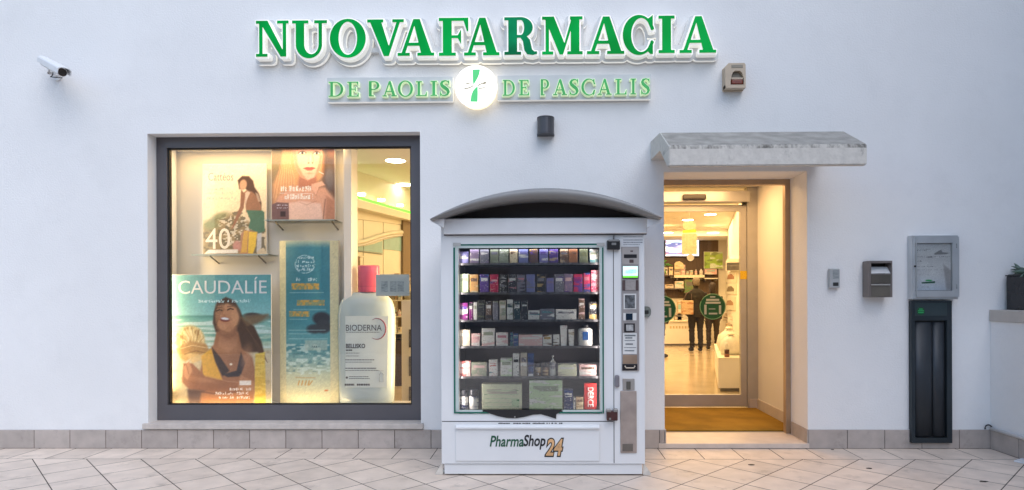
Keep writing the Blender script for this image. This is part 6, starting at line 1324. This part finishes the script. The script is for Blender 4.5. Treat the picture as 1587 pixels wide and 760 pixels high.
YS = BY - .36
wshelf('thick pale shelf across the dark panel below the wall screen', 1045, 1092, 426.5, YS, .075, LACQ)
wshelf('thin brown shelf at the edge of the entrance, level with the thick pale one', 1012, 1044, 426.5, YS, .03, DARKWOOD)
wshelf('low pale shelf behind the grey haired man', 1016, 1062, 447, YS, .03, STEEL)
wshelf('short pale shelf below the green poster', 1092, 1113, 431, YS, .03, LACQ)
G_ = [(1031, 414.5, 1034.5, 426.5, 0, 'box', 'slim pale carton on the thin brown shelf'), (1037, 414, 1043, 426.5, 1, 'box', 'cream carton on the thin brown shelf'), (1045, 417.5, 1055, 426.5, 2, 'box', 'brown display carton on the thick pale shelf'), (1056, 410.5, 1062, 426.5, 5, 'box', 'tall pinkish carton on the thick pale shelf'), (1063.5, 420, 1068, 426.5, 4, 'box', 'small beige carton in the middle of the thick pale shelf'), (1069, 419, 1074, 426.5, 2, 'box', 'small brown white carton on the thick pale shelf'),
      (1077, 418, 1081, 426.5, 5, 'bottle', 'small pinkish bottle on the thick pale shelf'), (1084.5, 417, 1090, 426.5, 0, 'bottle', 'white bottle at the end of the thick pale shelf'), (1046, 436, 1059.5, 447, 0, 'box', 'white carton on the low pale shelf'), (1031, 441, 1044, 447, 2, 'box', 'flat brown carton on the low pale shelf'), (1092.5, 417.5, 1111, 425.5, 5, 'box', 'wide pinkish carton under the green poster'), (1061, 433.5, 1079, 455, 3, 'box', 'green printed carton beside the grey haired man')]
for a_, b_, c_, d_, k, kd, lb in G_:
    m = PM('ol-gr-gd') if 'green printed' in lb else PKS[k]
    pack(a_, b_, c_, d_, YS + .06, m, 'shop_bottle' if kd == 'bottle' else 'shop_carton', lb, 'bottle' if kd == 'bottle' else 'carton', .15, kd)
t = thing('domed_display', 'cream dome topped cardboard display standing on the thick pale shelf', 'display stand', (P(1053, 412, YS)[0], YS + .02, 1.9))
mb = MB(); mb.poly([P(a_, b_, YS + .02) for a_, b_ in ((1045.5, 417), (1045.5, 409), (1048, 406), (1053, 405), (1058, 408), (1060, 411), (1060, 417))], YS + .02, YS + .05); mb.build('card', mat('cream card', (0.72, 0.60, 0.40), rough=.6, var=.12, scale=14, stretch=(.5, 1, 4)), t)
mb = MB(); mb.pbox(1047, 411.5, 1058, 413.2, YS + .017, YS + .0195); mb.build('print_band', PM('tn-w-cu'), t)
t = thing('green_poster', 'green and white poster on the back wall beside the dark panel', 'poster', (P(1106, 403, BY - .1)[0], BY - .1, P(1106, 415, BY - .1)[1]))
YP = BY - .12; p = Paint(0, 28, 0, 24, 60, (1, .8, .5), 33); p.grad([(0, (176, 186, 70)), (24, (150, 176, 50))]); p.mix(np.clip((p.noise(12, 3) - .45) * 4, 0, .9) * (p.U > 9), (230, 222, 170)); p.mix(np.clip((p.noise(8, 2.5) - .6) * 5, 0, .7), (110, 120, 40))
x0, z1 = P(1091.5, 391, YP); x1, z0 = P(1120, 416, YP); mb = MB(); mb.box(x0 - .01, x1 + .01, YP, YP + .03, z0 - .01, z1 + .01); mb.build('board', LACQ, t); p.sheet('print', x0, x1, z0, z1, YP - .003, t)
t = thing('potted_plant', 'small bright green plant on the thin brown shelf', 'plant', (P(1031, 412, YS)[0], YS + .1, P(1031, 426, YS)[1]))
mb = MB(); rg = random.Random(8); o = Vector((P(1026, 405, YS)[0], YS + .02, PZ(410, YS, 1030)))
for k in range(26):
    d = Vector((rg.uniform(-1, 1), rg.uniform(-.6, .6), rg.uniform(-.2, 1))).normalized(); l_ = rg.uniform(.12, .32); mb.tube([tuple(o), tuple(o + d * l_ * .5), tuple(o + d * l_ + Vector((0, 0, -.05)))], [.006, .028, .002], 5)
mb.build('foliage', mat('bright leaf', (0.07, 0.26, 0.04), rough=.5, var=.3, island=.3), t)
mb = MB(); mb.lathe([(.07, o.z - .25), (.09, o.z - .02)], (o.x, o.y, 0), 16); mb.build('pot', WHITELAC, t)
# counter
YK = 10.9
t = thing('sales_counter', 'long white sales counter across the back of the shop', 'counter', (P(1060, 535, YK)[0], YK, .05))
x0, z1 = P(960, 497, YK); x1 = P(1099, 497, YK)[0]
mb = MB(); mb.box(x0, x1, YK, YK + .6, .10, z1 - .04, .005); mb.build('front', WHITELAC, t)
mb = MB(); mb.box(x0 - .02, x1 + .02, YK - .04, YK + .65, z1 - .039, z1, .006); mb.build('top', LACQ, t)
mb = MB(); mb.box(x0 + .02, x1 - .02, YK + .03, YK + .58, .052, .099); mb.build('kick_plate', STEEL, t)
mb = MB(); rg = random.Random(2)
for k in range(9): x = P(1038 + k * 4.6, 507, YK)[0]; mb.box(x, x + .05, YK - .003, YK - .0005, PZ(509.5, YK, 1060), PZ(505.5, YK, 1060))
mb.build('front_print', mat('faint beige print', (0.55, 0.44, 0.28)), t)
for a_, b_, c_, d_, k, lb in ((1033, 478, 1042, 497, 1, 'cream counter display beside the green sticker'), (1046, 486, 1058, 497, 4, 'low beige counter carton'), (1050, 466, 1056.5, 497, 2, 'slim dark framed counter display')):
    pack(a_, b_, c_, d_, YK + .2, PKS[k], 'counter_display', lb, 'carton', .12)
# card hanging over the entrance
YH = 6.0
t = thing('hanging_card', 'pink and green card hanging from the shop ceiling in front of the wall screen', 'hanging sign', (P(1068, 395, YH)[0], YH, P(1068, 395, YH)[1]))
mb = MB(); mb.poly([P(a_, b_, YH) for a_, b_ in ((1057, 394), (1057, 364), (1059, 362), (1078, 362), (1080, 364), (1080, 394))], YH, YH + .012); mb.build('card', mat('pink card', (0.62, 0.42, 0.30), rough=.5, var=.18, scale=20), t)
mb = MB(); mb.poly([P(a_, b_, YH - .004) for a_, b_ in ((1058, 361.5), (1058, 357), (1079, 355.5), (1079, 360.5))], YH - .004, YH + .004); mb.build('green_band', mat('lime card', (0.30, 0.48, 0.05), rough=.5), t)
mb = MB(); mb.poly([P(1068.5 + 10.5 * math.cos(R(a_)), 350 + 7.5 * math.sin(R(a_)), YH) for a_ in range(0, 360, 15)], YH, YH + .012); mb.build('oval_card', MATS['pink card'], t)
mb = MB(); X, Z = P(1068.5, 343, YH); mb.tube([(X, YH + .006, Z), (X, YH + .006, 3.099)], .003, 5); mb.build('cord', WHP, t)
# right-hand wall and its bench
t = thing('white_bench', 'low white display bench running along the angled shop wall', 'bench', (2.6, 4, .05))
bz = PZ(555, 3.0, 1112); A_ = Vector((2.39, 3.0, .10)); B_ = A_ + Vector((RD.x, RD.y, 0)) * 2.6
mb = MB(); mb.prism([tuple(A_), (A_.x + .44, A_.y, .10), (B_.x + .44, B_.y, .10), tuple(B_)], (0, 0, bz - .105)); mb.build('body', WHITELAC, t)
mb = MB(); mb.prism([(A_.x - .01, A_.y - .012, bz - .0045), (A_.x + .44, A_.y - .012, bz - .0045), (B_.x + .44, B_.y, bz - .0045), (B_.x - .01, B_.y, bz - .0045)], (0, 0, .0045)); mb.build('top', LACQ, t)
mb = MB(); mb.prism([(A_.x + .04, A_.y + .04, .052), (A_.x + .42, A_.y + .04, .052), (B_.x + .42, B_.y - .04, .052), (B_.x + .04, B_.y - .04, .052)], (0, 0, .047)); mb.build('kick_plate', STEEL, t)
for f_, s_, lb, nm in ((.55, .17, 'round white gift bundle on the white bench, nearest the door', 'gift_bundle'), (1.25, .2, 'large white gift bundle in the middle of the white bench', 'gift_bundle'), (1.95, .16, 'white gift bundle at the far end of the white bench', 'gift_bundle')):
    c_ = A_ + Vector((RD.x, RD.y, 0)) * f_ + Vector((.20, 0, 0)); t = thing(nm, lb, 'gift', (c_.x, c_.y, bz), 'gift bundles on the white bench')
    mb = MB(); mb.lathe([(s_ * .8, bz + .001), (s_, bz + s_ * .5), (s_ * .8, bz + s_ * 1.2), (s_ * .25, bz + s_ * 1.6)], (c_.x, c_.y, 0), 14)
    for v in mb.bm.verts: v.co += Vector((RND.uniform(-.018, .018), RND.uniform(-.018, .018), 0))
    mb.build('wrapping', mat('white wrapping', (0.74, 0.70, 0.62), rough=.35, var=.08, scale=20), t)
    mb = MB(); mb.lathe([(s_ * .16, bz + s_ * 1.601), (s_ * .34, bz + s_ * 1.72), (s_ * .20, bz + s_ * 1.85)], (c_.x, c_.y, 0), 12); mb.build('bow', LACQ, t)
c_ = A_ + Vector((.16, .14, 0)); t = thing('dark_capped_bottle', 'clear bottle with a dark red middle on the near end of the white bench', 'bottle', (c_.x, c_.y, bz))
mb = MB(); mb.lathe([(.035, bz + .001), (.035, bz + .045)], (c_.x, c_.y, 0), 16); mb.build('base', mat('rose brown', (.25, .08, .05), rough=.3), t)
mb = MB(); mb.lathe([(.034, bz + .0455), (.034, bz + .105)], (c_.x, c_.y, 0), 16); mb.build('body', mat('dark red', (.05, .008, .006), rough=.3), t)
mb = MB(); mb.lathe([(.03, bz + .1055), (.03, bz + .19), (.02, bz + .20)], (c_.x, c_.y, 0), 16); mb.build('cap', WHITELAC, t)
def on_r(mb, pts, off, th): return on_wall(mb, pts, off, th, RP, RN)
t = thing('wall_dispenser', 'dark fronted cream dispenser on the angled wall behind the door glass', 'dispenser', tuple(W(1134, 411, .05, RP, RN)))
mb = MB(); on_r(mb, [(1125, 420), (1125, 404), (1128, 401.5), (1146, 401), (1146, 420)], .10, .10); mb.build('body', LACQ, t)
mb = MB(); on_r(mb, [(1126, 419), (1126, 407.5), (1146, 407), (1146, 419)], .11, .009); mb.build('front', BLKP, t)
mb = MB(); on_r(mb, [(1127, 412.6), (1127, 411.4), (1146, 411.2), (1146, 412.4)], .116, .005); mb.build('trim', STEEL, t)
for q, lb, c_ in (([(1122, 438), (1122, 422), (1141, 421), (1141, 438.5)], 'white wall poster with a brown figure under the dispenser', (.28, .12, .05)), ([(1122.5, 456), (1122.5, 441), (1140, 441), (1140, 456.5)], 'white wall poster with a grey strip, the lower of two', (.18, .14, .08)), ([(1121, 480), (1121, 460), (1139, 460), (1139, 481)], 'wide pale wall poster above the gift bundles', (.35, .2, .1))):
    t = thing('wall_poster', lb, 'poster', tuple(W(q[0][0], q[0][1], .02, RP, RN)))
    mb = MB(); on_r(mb, q, .02, .018); mb.build('sheet', LACQ, t)
    cx, cy = sum(a_ for a_, _ in q) / 4, sum(b_ for _, b_ in q) / 4; mb = MB(); on_r(mb, [(cx - 5, cy + 3), (cx - 3, cy - 4), (cx + 2, cy - 5), (cx + 6, cy - 1), (cx + 6, cy + 3)], .024, .003); mb.build('picture', mat('poster ink ' + lb[:8] + str(c_[0]), c_, var=.6, scale=18), t)
for k in range(12):
    px = RND.uniform(1113, 1138); py = RND.uniform(486, 520); o_ = W(px, py, .05, RP, RN)
    t = thing('wall_packet', f'tiny {["cream", "brown", "white", "tan"][k % 4]} packet hanging on the angled wall above the bench', 'packet', tuple(o_), f'{["cream", "brown", "white", "tan"][k % 4]} packets hanging above the bench')
    mb = MB(); mb.box(o_.x - .05, o_.x + .05, o_.y - .02, o_.y + .02, o_.z - .07, o_.z + .07, .006); mb.build('packet', PKS[(k * 2) % 6], t)

# ================================================================== PEOPLE
def person(name, label, x, y, face, hgt, jacket, trousers, hair, skin, arms, hair_long=False, seed=0):
    """standing figure, built facing +Y, one continuous skin grown over lofted limbs"""
    k = hgt / 1.75; mb = MB()
    def loft(rows, seg=20):
        rings = []
        for cx, cy, cz, rx, ry in rows: rings.append([mb.bm.verts.new((cx + rx * math.cos(2 * math.pi * i / seg), cy + ry * math.sin(2 * math.pi * i / seg), cz)) for i in range(seg)])
        for a_, b_ in zip(rings, rings[1:]):
            for i in range(seg): mb.bm.faces.new((a_[i], a_[(i + 1) % seg], b_[(i + 1) % seg], b_[i]))
        mb.bm.faces.new(rings[0][::-1]); mb.bm.faces.new(rings[-1])
    loft([(0, 0, .80, .175, .135), (0, 0, .86, .195, .15), (0, 0, .95, .19, .145), (0, 0, 1.06, .180, .135), (0, -.005, 1.18, .19, .135), (0, -.01, 1.30, .205, .135), (0, -.01, 1.38, .205, .12), (0, -.008, 1.44, .15, .095), (0, 0, 1.475, .085, .075)])
    loft([(0, .0, 1.44, .075, .075), (0, .008, 1.50, .058, .060), (0, .015, 1.56, .058, .062)])
    loft([(0, .03, 1.520, .040, .050), (0, .028, 1.545, .060, .078), (0, .022, 1.58, .072, .092), (0, .015, 1.63, .079, .100), (0, .008, 1.68, .078, .098), (0, .003, 1.72, .062, .080), (0, .0, 1.748, .03, .04)])
    loft([(0, .118, 1.585, .016, .012), (0, .128, 1.60, .017, .016), (0, .118, 1.64, .009, .012)], 10)                 # nose
    for s in (-1, 1):
        loft([(s * .082, .0, 1.60, .010, .014), (s * .088, .0, 1.625, .012, .020), (s * .085, -.003, 1.655, .010, .018)], 10)   # ears
        mb.tube([(s * .09, 0, .90), (s * .098, .012, .70), (s * .10, .02, .50), (s * .102, .0, .32), (s * .102, -.02, .10)], [.108, .092, .068, .066, .058], 16)
        mb.tube([(s * .102, -.05, .045), (s * .105, .02, .050), (s * .112, .10, .040), (s * .118, .165, .033)], [.040, .048, .044, .028], 12)
        sh, el, wr = Vector((s * .185, -.01, 1.385)), Vector(arms[s][0]), Vector(arms[s][1])
        mb.tube([tuple(sh), tuple(sh.lerp(el, .5)), tuple(el), tuple(el.lerp(wr, .5)), tuple(wr)], [.075, .062, .056, .050, .040], 14)
    me = bpy.data.meshes.new('tmp'); mb.bm.to_mesh(me); mb.bm.free()
    ob = bpy.data.objects.new('tmp', me); COL.objects.link(ob)
    rm = ob.modifiers.new('r', 'REMESH'); rm.mode = 'VOXEL'; rm.voxel_size = .0135
    sm = ob.modifiers.new('s', 'SMOOTH'); sm.factor = .5; sm.iterations = 4
    bpy.context.view_layer.update()
    me2 = bpy.data.meshes.new_from_object(ob.evaluated_get(bpy.context.evaluated_depsgraph_get())); bpy.data.objects.remove(ob)
    bm = bmesh.new(); bm.from_mesh(me2)
    rg = random.Random(seed)
    for v in bm.verts:                                   # cloth folds
        z = v.co.z
        if .1 < z < 1.42 and abs(v.co.x) < .3: v.co += v.normal * (.004 * math.sin(z * 47 + v.co.x * 21 + seed) * math.sin(v.co.x * 33 - z * 11) + (.006 * math.sin(z * 80) if .1 < z < .25 or .45 < z < .55 else 0))
    for f in bm.faces:
        c_ = f.calc_center_median(); f.smooth = True
        f.material_index = 3 if c_.z < .085 else 1 if c_.z < .83 and abs(c_.x) < .19 and c_.y < .16 else 2 if c_.z > 1.475 else 0
    # hands: palm, four unequal bent fingers and a thumb
    for s in (-1, 1):
        el, wr = Vector(arms[s][0]), Vector(arms[s][1]); d = (wr - el).normalized(); inw = Vector((-s, 0, 0)); inw = (inw - d * inw.dot(d)).normalized(); sd_ = d.cross(inw).normalized()
        if sd_.y < 0: sd_ = -sd_
        h = MB(); h.tube([tuple(wr - d * .02), tuple(wr + d * .03), tuple(wr + d * .085)], [.030, .036, .034], 10)
        for q, (off, ln) in enumerate(((.027, .070), (.009, .080), (-.009, .074), (-.027, .058))):
            b0 = wr + d * .085 + sd_ * off; h.tube([tuple(b0 - d * .02), tuple(b0 + d * ln * .45 + inw * .008), tuple(b0 + d * ln * .8 + inw * .026), tuple(b0 + d * ln * .95 + inw * .045)], [.010, .0095, .0085, .007], 7)
        b0 = wr + d * .025 + sd_ * .03; h.tube([tuple(b0), tuple(b0 + d * .03 + sd_ * .022 + inw * .01), tuple(b0 + d * .065 + sd_ * .022 + inw * .024)], [.014, .011, .009], 7)
        hm = bpy.data.meshes.new('h'); h.bm.to_mesh(hm); h.bm.free(); n0 = len(bm.faces); bm.from_mesh(hm); bm.faces.ensure_lookup_table()
        for f in bm.faces[n0:]: f.material_index = 2; f.smooth = True
    bm.to_mesh(me2); bm.free(); me2.materials.clear()
    t = thing(name, label, 'person', (x, y, .05)); t.rotation_euler = (0, 0, face); t.scale = (k, k, k)
    b = link('body', me2, [jacket, trousers, skin, SHOE], t, True)
    hb = MB()
    def hl(rows, seg=22):
        rings = []
        for cx, cy, cz, rx, ry in rows: rings.append([hb.bm.verts.new((cx + rx * math.cos(2 * math.pi * i / seg), cy + ry * math.sin(2 * math.pi * i / seg) , cz)) for i in range(seg)])
        for a_, b_ in zip(rings, rings[1:]):
            for i in range(seg): f = hb.bm.faces.new((a_[i], a_[(i + 1) % seg], b_[(i + 1) % seg], b_[i])); f.smooth = True
        hb.bm.faces.new(rings[0][::-1]); hb.bm.faces.new(rings[-1])
    low = 1.42 if hair_long else 1.545
    hl([(0, -.035, low, .072 if hair_long else .052, .045), (0, -.026, 1.58, .080, .075), (0, -.016, 1.63, .087, .092), (0, -.006, 1.69, .086, .101), (0, -.003, 1.735, .068, .084), (0, 0, 1.762, .03, .04)])
    for v in hb.bm.verts: v.co += Vector((rg.uniform(-1, 1), rg.uniform(-1, 1), rg.uniform(-1, 1))) * .004
    hb.build('hair', hair, b, True)
    for s in (-1, 1): e = MB(); e.lathe([(.004, .104), (.010, .112), (.004, .117)], (s * .031, 0, 1.638), 10, 'Y'); e.build('eye', mat('eye', (.03, .02, .015), rough=.2), b, True)
    e = MB(); e.box(-.024, .024, .108, .116, 1.562, 1.570, .003); e.build('mouth', mat('lips', (.32, .12, .10)), b, True)
    return t
SHOE = mat('dark shoe', (.035, .022, .015), rough=.4); SK = mat('skin', (.50, .29, .20), rough=.5, var=.06)
CLOTH = lambda n, c: mat(n, c, rough=.85, var=.15, scale=14, bump=.2, bscale=120)
dn = {-1: ((-.235, .0, 1.12), (-.225, .06, .88)), 1: ((.235, .0, 1.12), (.225, .06, .88))}
def at_feet(px, py): return G(px, py, .05)
x, y = at_feet(1079, 544.5)
man = person('person', 'grey haired person in black jacket and grey trousers at the counter, back turned', x, y, R(4), 1.76, CLOTH('black jacket', (.012, .010, .010)), CLOTH('grey trousers', (.29, .26, .215)), mat('grey hair', (.17, .14, .11), rough=.7, var=.3, scale=40), SK,
             {-1: ((-.25, -.02, 1.13), (-.20, .10, .93)), 1: ((.235, .02, 1.12), (.17, .20, 1.0))}, seed=1)
bx, by = x - .235, y - .14
t = thing('shoulder_bag', 'brownish pink printed bag hanging at the side of the grey haired person', 'bag', (bx, by, .95))
mb = MB(); mb.box(bx - .15, bx + .13, by - .06, by + .05, .93, 1.26, .015); mb.build('bag', PM('tn-cu-w'), t)
mb = MB(); mb.tube([(bx - .11, by, 1.25), (bx - .02, by + .03, 1.42), (bx + .10, by + .06, 1.50), (bx + .10, by + .12, 1.47)], .010, 6); mb.tube([(bx + .10, by, 1.25), (bx + .10, by + .03, 1.40), (bx + .12, by + .08, 1.50)], .010, 6); mb.build('strap', BRP, t)
x, y = at_feet(1104.5, 541.5)
person('person', 'dark haired person in dark clothes partly behind the round green sticker', x, y, R(-6), 1.64, CLOTH('dark coat', (.030, .022, .018)), CLOTH('dark jeans', (.055, .06, .062)), mat('dark hair', (.018, .009, .006), rough=.6, var=.3, scale=40), SK, dn, True, seed=2)
x, y = at_feet(1020, 554)
person('person', 'person in dark trousers and shoes mostly hidden by the vending machine', x, y, R(-62), 1.74, CLOTH('navy coat', (.02, .022, .03)), CLOTH('black trousers', (.016, .015, .016)), mat('brown hair', (.09, .05, .03), rough=.6, var=.3, scale=40), SK, dn, seed=3)
